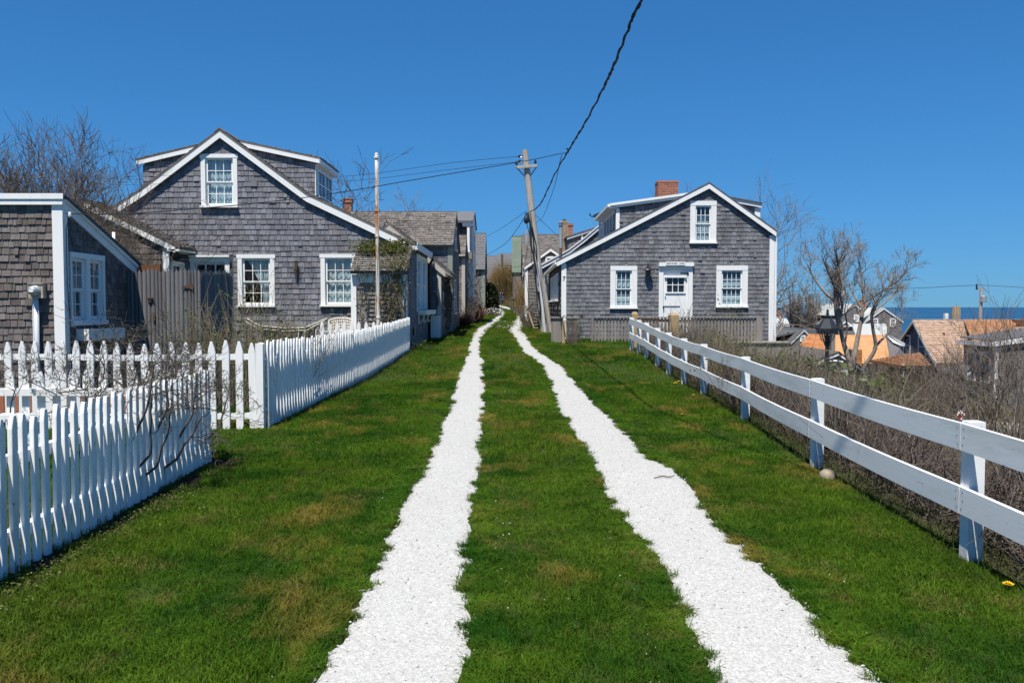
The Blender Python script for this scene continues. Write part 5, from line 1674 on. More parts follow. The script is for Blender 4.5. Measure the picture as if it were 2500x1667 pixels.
shingles(dj, front(yJ+0.8), [xz(1388, 584, yJ+0.8), xz(1450, 563, yJ+0.8), xz(1450, 590, yJ+0.8), xz(1388, 614, yJ+0.8)][::1], [], 0.15, 0.1, 0.2, M['shingle_far'], seed=158)
mb = MB(); a = W(1384, 579, yJ+0.7); b_ = W(1455, 556, yJ+0.7)
mb.prism([(a.x, yJ+0.7, a.z), (b_.x, yJ+0.7, b_.z), (b_.x, yJ+0.7, b_.z-0.11), (a.x, yJ+0.7, a.z-0.11)], (0, 0.04, 0)); part('dormer_rake', mb, M['white'], dj)
mb = MB(); mb.prism([(a.x-0.05, yJ+0.66, a.z+0.035), (b_.x, yJ+0.66, b_.z+0.035), (b_.x, yJ+0.66, b_.z+0.002), (a.x-0.05, yJ+0.66, a.z+0.002)], (0, 2.2, 0)); part('dormer_roof', mb, M['roof_grey'], dj)
mb = MB(); a = W(1419, 570, yJ+0.74); mb.box((a.x, yJ+0.745, Z_at(1422, 603, yJ+0.74)), (a.x+0.09, yJ+0.795, a.z+0.06)); part('dormer_corner', mb, M['white'], dj)
yk = 38.6
x0, x1 = X_at(1369, yk), X_at(1386.5, yk)
chz = Z_at(1378, 538, yk)
c_ = part('chimney', MB().box((x0+0.006, yk+0.006, 2.6), (x1-0.006, yk+0.345, chz-0.01)), M['mortar'], J_)
bricks(c_, (x0, yk), (x1, yk+0.35), 3.2, chz-0.14, M['brick_tan'], 22, 160, per=1.6)
mb = MB().prism([(x0-0.01, yk-0.01, chz-0.14), (x1+0.01, yk-0.01, chz-0.14), (x1-0.05, yk-0.01, chz), (x0+0.05, yk-0.01, chz)], (0, 0.37, 0)); part('chimney_cap', mb, M['brick_tan'], J_)
mb = MB().box((x0+0.09, yk+0.1, chz), (x1-0.09, yk+0.25, chz+0.06)); part('chimney_pot', mb, M['black_metal'], J_)
yk = 40.2
x0, x1 = X_at(1386, yk), X_at(1398, yk); chz = Z_at(1392, 546, yk)
c_ = part('chimney', MB().box((x0+0.006, yk+0.006, 3.3), (x1-0.006, yk+0.295, chz-0.01)), M['mortar'], J_)
bricks(c_, (x0, yk), (x1, yk+0.30), 3.6, chz-0.1, M['brick'], 16, 161, per=1.3)
mb = MB().box((x0-0.03, yk-0.03, chz-0.1), (x1+0.03, yk+0.33, chz)); part('chimney_cap', mb, M['brick'], J_)

# ------------------------------------------------------------------ right cottage with name board (R)
YR = 26.0
R_ = thing('cottage', (5.0, 28, gz(5, 26)), 'grey shingled cottage with white door, name board and red brick chimney right of lane', 'house')
pR = front(YR)
oR = [xz(1359.5, 637.5, YR-0.12), xz(1732, 447.5, YR-0.12), xz(1895.5, 564.5, YR-0.12)]
xr0, xr1 = X_at(1371, YR), X_at(1887, YR)
zbR = 0.46
polyR = [(xr0, zbR), (xr1, zbR-0.10), (xr1, prof_z(oR, xr1)-0.06), (oR[1][0], oR[1][1]-0.06), (xr0, prof_z(oR, xr0)-0.06)]
oU = rect(1697, 1736, 502, 591, YR); oL = rect(1502.5, 1542.5, 660, 750, YR); oR_ = rect(1760.5, 1812.5, 660, 747, YR)
oD = rect(1618, 1680, 660, 834, YR)
dcase = (X_at(1607.5, YR), X_at(1690.5, YR), oD[2], Z_at(1650, 641, YR))
TWR = X_at(1262, YR)
def box_of(px0, px1, py0, py1): return rect(px0, px1, py0, py1, YR)
bxU, bxL, bxR = box_of(1684, 1747, 491, 600), box_of(1489.5, 1554, 649.5, 758), box_of(1747.5, 1825, 648.5, 758)
w_ = wall(R_, pR, polyR, [oU, oL, oR_, oD])
polyRs = [(xr0+0.14, zbR), (xr1-0.15, zbR-0.10), (xr1-0.15, prof_z(oR, xr1-0.15)-0.10), (oR[1][0], oR[1][1]-0.10), (xr0+0.14, prof_z(oR, xr0+0.14)-0.10)]
shingles(w_, pR, polyRs, [bxU, bxL, bxR, dcase], 0.1305, 0.08, 0.19, M['shingle_even'], 300, key=lambda s: abs(s[1]-2.0) - s[2]*6 + abs(s[0]-3)*0.2, seed=170, thick=0.017)
for nm, op, bx, cols in (('upper', oU, bxU, 3), ('left', oL, bxL, 3), ('right', oR_, bxR, 4)):
    tw = op[0]-bx[0]; hd = bx[3]-op[3]
    hm = (op[2]+op[3])/2
    if nm == 'upper': cu = [curtain_panel(pR, op[0]+0.03, op[1]-0.03, op[2]+0.04, op[3]-0.3, -0.17, seed=12, steps=14, fold=0.01)]
    else:
        cu = [curtain_panel(pR, op[0]+0.02, op[1]-0.02, hm+0.03, op[3]-0.22, -0.12, seed=13, steps=14, fold=0.008), curtain_panel(pR, op[0]+0.02, op[1]-0.02, op[2]+0.05, hm-0.16, -0.11, seed=14, steps=14, fold=0.008)]
    window(R_, pR, op, tw, cols, 2, cu, head=hd, sill=True, sill_out=0.045, mun=0.016, rail_w=0.038, recess=0.04)
# door
mb = MB(); frame_boards(mb, pR, oD[0], oD[1], oD[2], oD[3], oD[0]-dcase[0], 0.04, head=Z_at(1650, 651, YR)-oD[3]); dc = part('door_casing', mb, M['white'], R_)
hz0, hz1 = Z_at(1650, 651, YR), Z_at(1650, 642, YR)
mb = MB().obox(pR.at(dcase[0]-0.01, hz0+0.008, 0), pR.U*(dcase[1]-dcase[0]+0.02), pR.V*(hz1-hz0), pR.N*0.12); part('door_head', mb, M['white'], dc)
dwz0, dwz1 = Z_at(1650, 713, YR), Z_at(1650, 678, YR); dwx0, dwx1 = X_at(1627.5, YR), X_at(1669, YR)
mb = MB(); n0 = -0.045
D0, D1 = oD[0], oD[1]
mb.obox(pR.at(D0, oD[2], n0), pR.U*(D1-D0), pR.V*(dwz0-oD[2]), pR.N*0.04)
mb.obox(pR.at(D0, dwz1, n0), pR.U*(D1-D0), pR.V*(oD[3]-dwz1), pR.N*0.04)
mb.obox(pR.at(D0, dwz0, n0), pR.U*(dwx0-D0), pR.V*(dwz1-dwz0), pR.N*0.04)
mb.obox(pR.at(dwx1, dwz0, n0), pR.U*(D1-dwx1), pR.V*(dwz1-dwz0), pR.N*0.04)
door = part('door', mb, M['white'], R_)
mb = MB(); ft = 0.05
mb.obox(pR.at(dwx0-ft, dwz0-ft*0.9, -0.005), pR.U*(dwx1-dwx0+2*ft), pR.V*ft*0.9, pR.N*0.03)
mb.obox(pR.at(dwx0-ft-0.03, dwz1, -0.005), pR.U*(dwx1-dwx0+2*ft+0.06), pR.V*ft*0.8, pR.N*0.07)
mb.obox(pR.at(dwx0-ft, dwz0, -0.005), pR.U*ft, pR.V*(dwz1-dwz0), pR.N*0.02); mb.obox(pR.at(dwx1, dwz0, -0.005), pR.U*ft, pR.V*(dwz1-dwz0), pR.N*0.02)
for c in (1, 2): mb.obox(pR.at(dwx0+(dwx1-dwx0)*c/3-0.011, dwz0, -0.03), pR.U*0.022, pR.V*(dwz1-dwz0), pR.N*0.03)
mb.obox(pR.at(dwx0, (dwz0+dwz1)/2-0.011, -0.028), pR.U*(dwx1-dwx0), pR.V*0.022, pR.N*0.026)
part('door_window', mb, M['white'], door)
for c in range(3):
    for r in range(2):
        a = dwx0+(dwx1-dwx0)*c/3; b_ = dwz0+(dwz1-dwz0)*r/2
        mb = MB().obox(pR.at(a, b_, -0.04), pR.U*(dwx1-dwx0)/3, pR.V*(dwz1-dwz0)/2, pR.N*0.004); part('pane', mb, M['pane_dark'], door)
mb = MB(); 
a = W(1661, 667, YR); mb.box((a.x, YR-0.02, a.z-0.03), (a.x+0.22, YR-0.008, a.z+0.01)); mb.box((a.x+0.22, YR-0.05, a.z-0.06), (a.x+0.26, YR-0.008, a.z+0.012))
a = W(1620, 747, YR); mb.box((a.x, YR-0.012, a.z-0.02), (a.x+0.52, YR-0.006, a.z+0.002)); mb.box((a.x-0.03, YR-0.05, a.z-0.09), (a.x+0.01, YR-0.006, a.z+0.0)); 
a = W(1624, 725, YR); mb.box((a.x-0.014, YR-0.03, a.z-0.014), (a.x+0.014, YR-0.006, a.z+0.014))
part('hardware', mb, M['black_metal'], door)
def words_mesh(txt, size, m, name, parent, at, width=None, spacing=1.0, rot=(math.pi/2, 0, 0)):
    cu = bpy.data.curves.new(name, 'FONT'); cu.body = txt; cu.size = size; cu.align_x = 'CENTER'; cu.align_y = 'CENTER'
    cu.extrude = 0.002; cu.space_character = spacing; cu.offset = size*0.012
    t = bpy.data.objects.new(name, cu); COL.objects.link(t)
    bpy.context.view_layer.update()
    dg = bpy.context.evaluated_depsgraph_get()
    me = bpy.data.meshes.new_from_object(t.evaluated_get(dg))
    bpy.data.objects.remove(t)
    me.name = name; me.materials.clear(); me.materials.append(m)
    xs = [v.co.x for v in me.vertices]
    k = width/(max(xs)-min(xs)) if width else 1.0
    mt_ = Matrix.Translation(at) @ Euler(rot).to_matrix().to_4x4() @ Matrix.Diagonal((k, 1, 1, 1))
    me.transform(mt_)
    o = bpy.data.objects.new(name, me); COL.objects.link(o); attach(o, parent)
    return o
nb0, nb1 = W(1625.5, 647.5, YR-0.13), W(1673, 639, YR-0.13)
sg = thing('name_board', ((nb0.x+nb1.x)/2, YR-0.12, nb0.z), 'small white board lettered EASTWARD LOOK above the cottage door', 'sign')
mb = MB().box((nb0.x, YR-0.14, nb0.z+0.0), (nb1.x, YR-0.122, nb1.z)); part('board', mb, M['white'], sg)
words_mesh('EASTWARD  LOOK', 0.085, M['ink'], 'lettering', sg, Vector(((nb0.x+nb1.x)/2, YR-0.142, (nb0.z+nb1.z)/2)), width=(nb1.x-nb0.x)*0.92, spacing=1.25)
# carriage lamp
lx, lz = X_at(1581, YR-0.15), Z_at(1581, 660, YR-0.15)
mb = MB(); mb.box((lx-0.05, YR-0.03, lz-0.1), (lx+0.05, YR-0.002, lz+0.12)); mb.box((lx-0.015, YR-0.16, lz+0.09), (lx+0.015, YR-0.03, lz+0.12))
mb.lathe((lx, YR-0.17, lz), [(0.06, -0.16), (0.085, -0.12), (0.09, -0.02), (0.13, 0.0), (0.10, 0.05), (0.06, 0.06), (0.055, 0.10), (0.02, 0.13), (0.012, 0.16), (0.03, 0.17), (0.004, 0.19)], 8)
mb.tube([(lx, YR-0.17, lz+0.17), (lx+0.03, YR-0.15, lz+0.21), (lx, YR-0.10, lz+0.22), (lx, YR-0.03, lz+0.10)], 0.01, 5)
part('carriage_lamp', mb, M['black_metal'], R_)
# trim
mb = MB(); rake_board(mb, oR, YR-0.12, 0.04, 0.165); part('rake_board', mb, M['white'], R_)
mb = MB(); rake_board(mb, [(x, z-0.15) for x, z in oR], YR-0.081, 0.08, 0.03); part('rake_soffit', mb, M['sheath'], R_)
mb = MB().box((xr0-0.01, YR-0.035, zbR), (xr0+0.145, YR-0.002, prof_z(oR, xr0)-0.15)); cbd = part('corner_board', mb, M['white'], R_)
mb = MB().box((xr1-0.145, YR-0.035, zbR-0.10), (xr1+0.01, YR-0.002, prof_z(oR, xr1)-0.15)); part('corner_board', mb, M['white'], R_)
words_mesh('7', 0.19, M['ink'], 'house_number', cbd, Vector((X_at(1376.5, YR), YR-0.04, Z_at(1376, 681, YR))))
mb = MB().tube([(xr1+0.06, YR-0.02, prof_z(oR, xr1)-0.2), (xr1+0.06, YR-0.02, -0.65)], 0.04, 8); part('downspout', mb, M['white'], R_)
mb = MB().box((xr0+0.02, YR+0.02, -1.6), (xr1-0.02, YR+0.3, zbR-0.1)); part('foundation', mb, M['concrete'], R_)
# roof
rpR = [(oR[0][0]-0.02, oR[0][1]+0.025), (oR[1][0], oR[1][1]+0.04), (oR[2][0]+0.03, oR[2][1]+0.02)]
yRb = 34.8
rr = roof_slab(R_, rpR, YR-0.128, yRb, M['roof_dark'], th=0.05)
# lane-side wall
pRl = side_l(xr0)
zeR = prof_z(oR, xr0) - 0.1
wn_ = []
wz0_, wz1_ = WX(1352, 722, xr0).z, WX(1352, 692, xr0).z
for y0 in (27.3, 28.7, 30.1, 31.5): wn_.append((y0, y0+0.75, 1.75, 2.55))
w_ = wall(R_, pRl, [(YR+0.1, zbR), (yRb, zbR+0.1), (yRb, zeR), (YR+0.1, zeR)], wn_, name='side_wall')
shingles(w_, pRl, [(YR+0.1, zbR), (yRb, zbR+0.1), (yRb, zeR), (YR+0.1, zeR)], [(a-0.1, b+0.1, c-0.1, d+0.1) for a, b, c, d in wn_], 0.16, 0.09, 0.2, M['shingle_old'], seed=175, thick=0.026)
for h in wn_: window(R_, pRl, h, 0.09, 2, 2, [], small=True, room=0.4, sill_out=0.09, depth=0.06)
mb = MB().box((oR[0][0]-0.06, YR-0.1, rpR[0][1]-0.13), (oR[0][0]+0.05, yRb, rpR[0][1]-0.045)); part('gutter', mb, M['white'], R_)
mb = MB().tube([(oR[0][0]-0.02, yRb-0.2, rpR[0][1]-0.1), (oR[0][0]+0.0, yRb-0.2, rpR[0][1]-0.35), (xr0-0.06, yRb-0.2, rpR[0][1]-0.6), (xr0-0.06, yRb-0.2, 0.7)], 0.05, 8); part('downspout', mb, M['white'], R_)
wall(R_, side_r(xr1), [(YR+0.1, -0.3), (yRb, -0.3), (yRb, prof_z(oR, xr1)-0.1), (YR+0.1, prof_z(oR, xr1)-0.1)], [], name='side_wall')
# left dormer
YRd = 26.75
xdf = X_at(1502, YRd)
zd0 = Z_at(1502, 512, YRd)
cheek = [(1502, 512), (1680, 471), (1690, 478), (1502, 566)]
dm = part('dormer', MB().prism([W(x, y, YRd) for x, y in cheek], (0, 0.1, 0)), M['sheath'], R_)
shingles(dm, front(YRd), [xz(x, y, YRd) for x, y in ((1511, 512), (1680, 473), (1690, 478), (1511, 562))], [], 0.1305, 0.1, 0.2, M['shingle_even'], seed=180)
a, b_ = W(1489.5, 497, YRd-0.1), W(1690, 469.5, YRd-0.1)
yd1 = 31.0
mb = MB().prism([(a.x, YRd-0.1, a.z-0.06), (b_.x, YRd-0.1, b_.z-0.06), (b_.x, YRd-0.1, b_.z-0.16), (a.x, YRd-0.1, a.z-0.16)], (0, 0.04, 0)); part('dormer_rake', mb, M['white'], dm)
mb = MB().prism([(a.x, YRd-0.14, a.z), (b_.x, YRd-0.14, b_.z), (b_.x, YRd-0.14, b_.z-0.075), (a.x, YRd-0.14, a.z-0.075)], (0, 0.039, 0)); part('dormer_rake', mb, M['white'], dm)
mb = MB().prism([(a.x+0.01, YRd-0.1, a.z-0.005), (b_.x, YRd-0.1, b_.z-0.005), (b_.x, YRd-0.1, b_.z-0.055), (a.x+0.01, YRd-0.1, a.z-0.055)], (0, yd1-YRd+0.1, 0)); part('dormer_roof', mb, M['roof_dark'], dm)
mb = MB().box((xdf, YRd-0.03, Z_at(1502, 562, YRd)), (X_at(1511, YRd), YRd-0.002, a.z-0.16)); part('dormer_corner', mb, M['white'], dm)
pD = side_l(xdf); zb_ = prof_z(rpR, xdf) - 0.02
mb = MB()
lights = [(YRd+0.25, YRd+0.95), (YRd+1.1, YRd+1.8), (YRd+1.95, YRd+2.65), (YRd+2.8, YRd+3.5)]
wall(dm, pD, [(YRd, zb_), (yd1, zb_), (yd1, a.z-0.12), (YRd, a.z-0.12)], [(y0, y1, zb_+0.14, a.z-0.26) for y0, y1 in lights], m=M['white'], name='dormer_face')
for y0, y1 in lights:
    mb = MB().obox(pD.at(y0, zb_+0.14, -0.06), pD.U*(y1-y0), pD.V*(a.z-0.40-zb_), pD.N*0.01); part('pane', mb, M['pane_dark'], dm)
mb = MB().box((a.x-0.08, YRd-0.12, a.z-0.11), (a.x-0.001, yd1, a.z-0.02)); part('dormer_gutter', mb, M['white'], dm)
mb = MB().box((a.x-0.001, YRd-0.1, a.z-0.118), (xdf, yd1, a.z-0.112)); part('dormer_soffit', mb, M['white'], dm)
mb = MB().box((xdf-0.11, yd1-0.1, zb_), (xdf-0.02, yd1, a.z-0.12)); part('dormer_downspout', mb, M['white'], dm)
# whale ornament on the gutter end
wp = W(1458, 529, yd1-0.3); wp.x = a.x - 0.06; wp.z = a.z - 0.0
mb = MB()
prof = [(-0.02, 0.0), (0.09, -0.01), (0.17, 0.02), (0.20, 0.17), (0.14, 0.15), (0.03, 0.10), (-0.06, 0.035), (-0.11, 0.07), (-0.10, 0.14), (-0.13, 0.11), (-0.17, 0.13), (-0.15, 0.07), (-0.09, 0.02)]
mb.prism([(wp.x + x*1.1 - 0.06, yd1-0.3, wp.z + z*1.1) for x, z in prof], (0, 0.05, 0))
solo('whale_ornament', mb, M['lamp_slate'], (wp.x, yd1-0.3, wp.z), 'small dark whale figure perched on the dormer gutter of the right cottage', 'ornament')
# right dormer
ck = [(1790, 489), (1851, 506), (1851, 535), (1800, 498)]
d2_ = part('dormer', MB().prism([W(x, y, YRd+0.3) for x, y in ck], (0, 2.5, 0)), M['shingle_even'], R_)
shingles(d2_, front(YRd+0.3), [xz(x, y, YRd+0.3) for x, y in ((1796, 493), (1838, 506), (1838, 524))], [], 0.13, 0.1, 0.18, M['shingle_even'], seed=182)
a2, b2 = W(1780, 483, YRd+0.2), W(1860, 498, YRd+0.2)
mb = MB().prism([(a2.x, YRd+0.2, a2.z), (b2.x, YRd+0.2, b2.z), (b2.x, YRd+0.2, b2.z-0.12), (a2.x, YRd+0.2, a2.z-0.12)], (0, 0.04, 0)); part('dormer_rake', mb, M['white'], d2_)
mb = MB().prism([(a2.x, YRd+0.16, a2.z+0.04), (b2.x+0.02, YRd+0.16, b2.z+0.04), (b2.x+0.02, YRd+0.16, b2.z+0.002), (a2.x, YRd+0.16, a2.z+0.002)], (0, 2.8, 0)); part('dormer_roof', mb, M['roof_dark'], d2_)
mb = MB().box((X_at(1839, YRd+0.3), YRd+0.27, Z_at(1845, 530, YRd+0.3)), (X_at(1852, YRd+0.3), YRd+0.298, Z_at(1845, 508, YRd+0.3))); part('dormer_corner', mb, M['white'], d2_)
# brick chimney
yK = 29.0
cx0, cx1 = X_at(1604, yK), X_at(1653.5, yK); cz1 = Z_at(1630, 441, yK); cz0 = Z_at(1630, 496, yK)
chp = part('chimney', MB().box((cx0+0.006, yK+0.006, cz0-0.2), (cx1-0.006, yK+0.594, cz1-0.012)), M['mortar'], R_)
bricks(chp, (cx0, yK), (cx1, yK+0.6), cz0, cz1-0.07, M['brick'], 9, 190, per=3.5)
mb = MB().box((cx0-0.012, yK-0.012, cz1-0.07), (cx1+0.012, yK+0.612, cz1)); part('chimney_cap', mb, M['brick'], R_)
# stovepipe
yS = 29.2
sx_, sz1 = X_at(1368.5, yS), Z_at(1368, 552, yS)
sx_ = max(sx_, oR[0][0]+0.1)
zroof = prof_z(rpR, sx_)
mb = MB().tube([(sx_, yS, zroof-0.05), (sx_, yS, Z_at(1368, 606, yS))], 0.055, 10); sp = part('stovepipe', mb, M['bark_dark'], R_, smooth=False)
mb = MB().tube([(sx_, yS, Z_at(1368, 606, yS)), (sx_, yS, sz1)], 0.066, 12); part('pipe_sleeve', mb, M['steel'], sp)
mb = MB().lathe((sx_, yS, sz1), [(0.066, 0), (0.066, 0.03), (0.10, 0.031), (0.10, 0.05), (0.068, 0.06), (0.068, 0.10), (0.105, 0.11), (0.105, 0.125), (0.02, 0.15)], 12); part('pipe_cap', mb, M['steel'], sp)
# ------------------------------------------------------------------ fences
def picket_mesh(w, t, h, tip, m, seed, rough=0.0):
    """one pointed picket, base at the origin, thickness along +x (towards the lane), width along y"""
    rng = random.Random(seed)
    j = lambda: rng.uniform(-rough, rough)
    c = 0.004
    prof = [(-w/2, -0.02), (w/2, -0.02), (w/2+j(), h-tip), (w/2*0.82+j(), h-tip*0.62), (0.012+j(), h+j()), (-0.012+j(), h), (-w/2*0.82+j(), h-tip*0.62), (-w/2+j(), h-tip)]
    n = len(prof)
    vs = [(0, y, z) for y, z in prof] + [(t-c, y, z) for y, z in prof] + [(t, y*0.93, z-0.004) for y, z in prof]
    fs = [tuple(range(n))[::-1], tuple(range(2*n, 3*n))]
    for k in (0, n):
        for i in range(n):
            l = (i+1) % n
            fs.append((k+i, k+l, k+n+l, k+n+i))
    return finish_mesh('picket', vs, fs, None, m)
def picket_fence(root, p0, p1, spacing, meshes, face, h0, rails, seed, m=None, gap0=0.0, jit=0.012):
    """pickets from p0 to p1 (x, y); face = unit vector the pickets' front looks along; rails behind them"""
    rng = random.Random(seed)
    p0 = Vector((*p0, 0)); p1 = Vector((*p1, 0)); d = p1-p0; L = d.length; d.normalize()
    face = Vector((*face, 0)).normalized()
    n = int(L/spacing)
    for i in range(n+1):
        p = p0 + d*(gap0 + i*spacing)
        s = rng.choice(meshes)
        z = gz(p.x, p.y)
        R3 = Matrix((face, d, Vector((0,0,1)))).transposed().to_4x4()
        M4 = Matrix.Translation((p.x, p.y, z + rng.uniform(-jit, jit))) @ R3 @ Euler((rng.gauss(0, 0.006), rng.gauss(0, 0.004), 0)).to_matrix().to_4x4() @ Matrix.Diagonal((1, 1, h0(p)*rng.uniform(0.985, 1.015), 1))
        share('picket', s, M4, root)
    for rz in rails:
        pts = []
        k = max(2, int(L/1.2))
        for q in range(k):
            a = p0 + d*(L*q/k); b_ = p0 + d*(L*(q+1)/k)
            za, zb = gz(a.x, a.y)+rz, gz(b_.x, b_.y)+rz
            mb = MB().bar((a.x-face.x*0.027, a.y-face.y*0.027, za), (b_.x-face.x*0.027, b_.y-face.y*0.027, zb), 0.05, 0.07)
            part('rail', mb, m or M['picket'], root)
near_p = [picket_mesh(0.052, 0.026, 1.0, 0.085, M['picket'], s, 0.004) for s in range(5)]
wide_p = [picket_mesh(0.088, 0.022, 1.0, 0.125, M['white'], s+9, 0.002) for s in range(4)]
lane_p = [picket_mesh(0.060, 0.024, 1.0, 0.09, M['white'], s+19, 0.003) for s in range(4)]
back_p = [picket_mesh(0.072, 0.022, 1.0, 0.11, M['white'], s+29, 0.003) for s in range(4)]
one = lambda h: (lambda p: h)
# near fence beside the lane, lower left
a_, b_ = (-2.79, 3.2), (-2.925, 7.93)
fn = thing('picket_fence', (-2.85, 5.5, gz(-2.85, 5.5)), 'worn white picket fence in shade, nearest the camera at lower left', 'fence', None)
picket_fence(fn, a_, b_, 0.1155, near_p, (1, -0.03), one(0.885), (0.20, 0.63), 201, M['picket'])
fr = thing('picket_fence', (-4.5, 7.9, gz(-4.5, 7.9)), 'low white cross fence with its rails to the front, behind the rose bush', 'fence')
picket_fence(fr, (-7.2, 8.0), (-2.95, 8.0), 0.152, back_p, (0, 1), one(0.875), (0.40, 0.655), 202, M['white'])
# cross fence in front of the cottages
ff = thing('picket_fence', (-5.0, 9.9, gz(-5, 9.9)), 'tall pointed white picket fence running across in front of the cottages', 'fence')
xc_ = W(636, 950, 9.9).x
picket_fence(ff, (xc_-0.085, 9.9), (-8.6, 9.9), 0.1645, wide_p, (0, -1), one(1.065), (0.155, 0.875), 203, M['white'])
mb = MB().box((xc_-0.045, 9.86, -0.05), (xc_+0.045, 9.95, 1.06)).prism([(xc_-0.045, 9.86, 1.06), (xc_+0.045, 9.86, 1.06), (xc_, 9.86, 1.075)], (0, 0.09, 0)); part('corner_post', mb, M['white'], ff)
# long fence along the lane
fl = thing('picket_fence', (-2.85, 15, gz(-2.85, 15)), 'long white picket fence running up the lane side to the shingled entry', 'fence')
xe_ = W(999, 840, 20.75).x
picket_fence(fl, (xc_+0.06, 9.98), (xe_, 20.75), 0.1205, lane_p, (1, -0.04), lambda p: 1.06 - 0.018*(p.y-10), (0.2, 0.8), 204, M['white'])
# short inner fence by the chairs
fi = thing('picket_fence', (-3.9, 20.3, gz(-3.9, 20.3)), 'short inner white picket fence between flagpole and white chairs', 'fence')
picket_fence(fi, (W(984, 800, 20.4).x, 20.4), (W(780, 800, 20.4).x, 20.4), 0.183, wide_p, (0, -1), one(0.78), (0.25, 0.56), 205, M['white'])

# white two-board rail fence on the right
rf_ = thing('rail_fence', (2.9, 11, gz(2.9, 11)), 'white two board rail fence curving down the right side of the lane', 'fence')
PP = [(2.62, 2.0), (2.655, 4.72), (2.765, 7.46), (2.985, 10.55), (3.065, 13.2), (3.06, 14.7), (3.07, 16.2), (3.08, 17.5), (3.09, 19.0), (3.085, 20.1), (3.08, 21.3)]
hts = [0.83, 0.835, 0.83, 0.83, 0.83, 0.83, 0.83, 0.84, 0.845, 0.85, 0.855]
ptop = []
pw_ = 0.090
for (x, y), h in zip(PP, hts):
    z = gz(x, y)
    mb = MB().box((x, y, z-0.12), (x+pw_, y+pw_, z+h))
    part('post', mb, M['rail'], rf_)
    ptop.append(Vector((x, y, z+h)))
for k in range(len(PP)-1):
    for drop in (0.012, 0.385):
        a, b_ = ptop[k].copy(), ptop[k+1].copy()
        a.z -= drop; b_.z -= drop
        d = (b_-a); dh = Vector((d.x, d.y, 0)).normalized()
        s = Vector((-dh.y, dh.x, 0))          # towards the lane
        if s.x > 0: s = -s
        o1 = a + dh*0.003 + Vector((0, pw_*0.5, 0)); o2 = b_ - dh*0.003 + Vector((0, pw_*0.5, 0))
        n_ = 5; hb = 0.158
        mb = MB(); vs = []
        for q in range(n_+1):
            t = q/n_
            p = o1.lerp(o2, t); p.z -= 0.012*math.sin(math.pi*t)
            for e, zz in ((0.0, 0), (0.028, 0), (0.028, -hb), (0.0, -hb)):
                vs.append(p + s*(e+0.002) + Vector((0, 0, zz)))
        fs = [(0, 1, 2, 3), (n_*4+3, n_*4+2, n_*4+1, n_*4)]
        for q in range(n_):
            for j in range(4):
                l = (j+1) % 4
                fs.append((q*4+j, (q+1)*4+j, (q+1)*4+l, q*4+l))
        mb.add(vs, fs)
        bd_ = part('board', mb, M['rail'], rf_)
        if k < 5:
            nm = MB()
            for o_, sg_ in ((o1, 1), (o2, -1)):
                for f_ in (0.03, 0.08, 0.128):
                    q_ = o_ + dh*sg_*(0.03 + 0.008*math.sin(f_*90)) + s*0.0305 + Vector((0, 0, -f_))
                    nm.obox(q_, dh*0.006, Vector((0, 0, 0.006)), s*0.0015)
            part('nails', nm, M['rust'], bd_)

# stockade with its gate and return
st = thing('stockade_fence', (-6.0, 14.0, gz(-6, 14)), 'weathered grey stockade fence with rusty strap hinges between the left cottages', 'fence')
def pale(x0, y0, w, h, along, seed):
    rng = random.Random(seed); V = []; Fc = []
    k = 7
    for i in range(k):
        a = math.pi*i/(k-1)
        V.append((w/2*(1-math.cos(a))*1.0, -math.sin(a)*0.03))
    vs = []
    hs = [h - 0.045*abs(2*p[0]/w-1) + (0.02 if 0.3 < p[0]/w < 0.7 else 0) for p in V]
    base = [(p[0], p[1], 0) for p in V]; top = [(p[0], p[1], z) for p, z in zip(V, hs)]
    for p in base + top:
        if along == 'x': vs.append((x0+p[0], y0+p[1], gz(x0, y0)-0.05+p[2]))
        else: vs.append((x0-p[1], y0+p[0], gz(x0, y0)-0.05+p[2]))
    fs = [(i, i+1, k+i+1, k+i) for i in range(k-1)] + [tuple(range(k, 2*k)), (0, k, 2*k-1, k-1)]
    return MB().add(vs, fs, rng.random())
xs0 = XA + 0.01; xs1 = W(487, 700, 14.0).x
zst = Z_at(400, 664, 14.0) + 0.04
x = xs0 - 0.02; i = 0
while x < xs1 - 0.02:
    w = 0.067*RNG.uniform(0.75, 1.2)
    part('pale', pale(x, 14.0 + RNG.uniform(-0.008, 0.008), w, zst + RNG.uniform(-0.03, 0.02) - gz(x, 14) + 0.05, 'x', i), M['gate_wood'], st)
    x += w + 0.002; i += 1
y = 14.03; 
while y < 15.6:
    w = 0.075*RNG.uniform(0.75, 1.2)
    part('pale', pale(xs1, y, w, zst + 0.01 + RNG.uniform(-0.03, 0.015) - gz(x, 14) + 0.05, 'y', i), M['gate_wood'], st)
    y += w + 0.002; i += 1
for zz in (0.5, 1.7):
    part('rail', MB().box((xs0, 14.012, zz), (xs1-0.03, 14.06, zz+0.08)), M['gate_wood'], st)
    part('rail', MB().box((xs1-0.06, 14.08, zz), (xs1-0.012, 15.6, zz+0.08)), M['gate_wood'], st)
def iron(px0, px1, py0, py1, Y=13.955):
    a, b2 = W(px0, py1, Y), W(px1, py0, Y)
    return MB().prism([(a.x, Y, (a.z+b2.z)/2-0.012), (b2.x, Y, a.z), (b2.x, Y, b2.z), (a.x, Y, (a.z+b2.z)/2+0.012)], (0, 0.012, 0))
hg = iron(444, 470, 694, 706); hg.obox((W(468, 700, 13.95).x, 13.945, W(468, 708, 13.95).z), (0.025, 0, 0), (0, 0, 0.07), (0, 0.02, 0)); part('strap_hinge', hg, M['rust'], st)
hg = iron(448, 472, 827, 836); part('strap_hinge', hg, M['rust'], st)
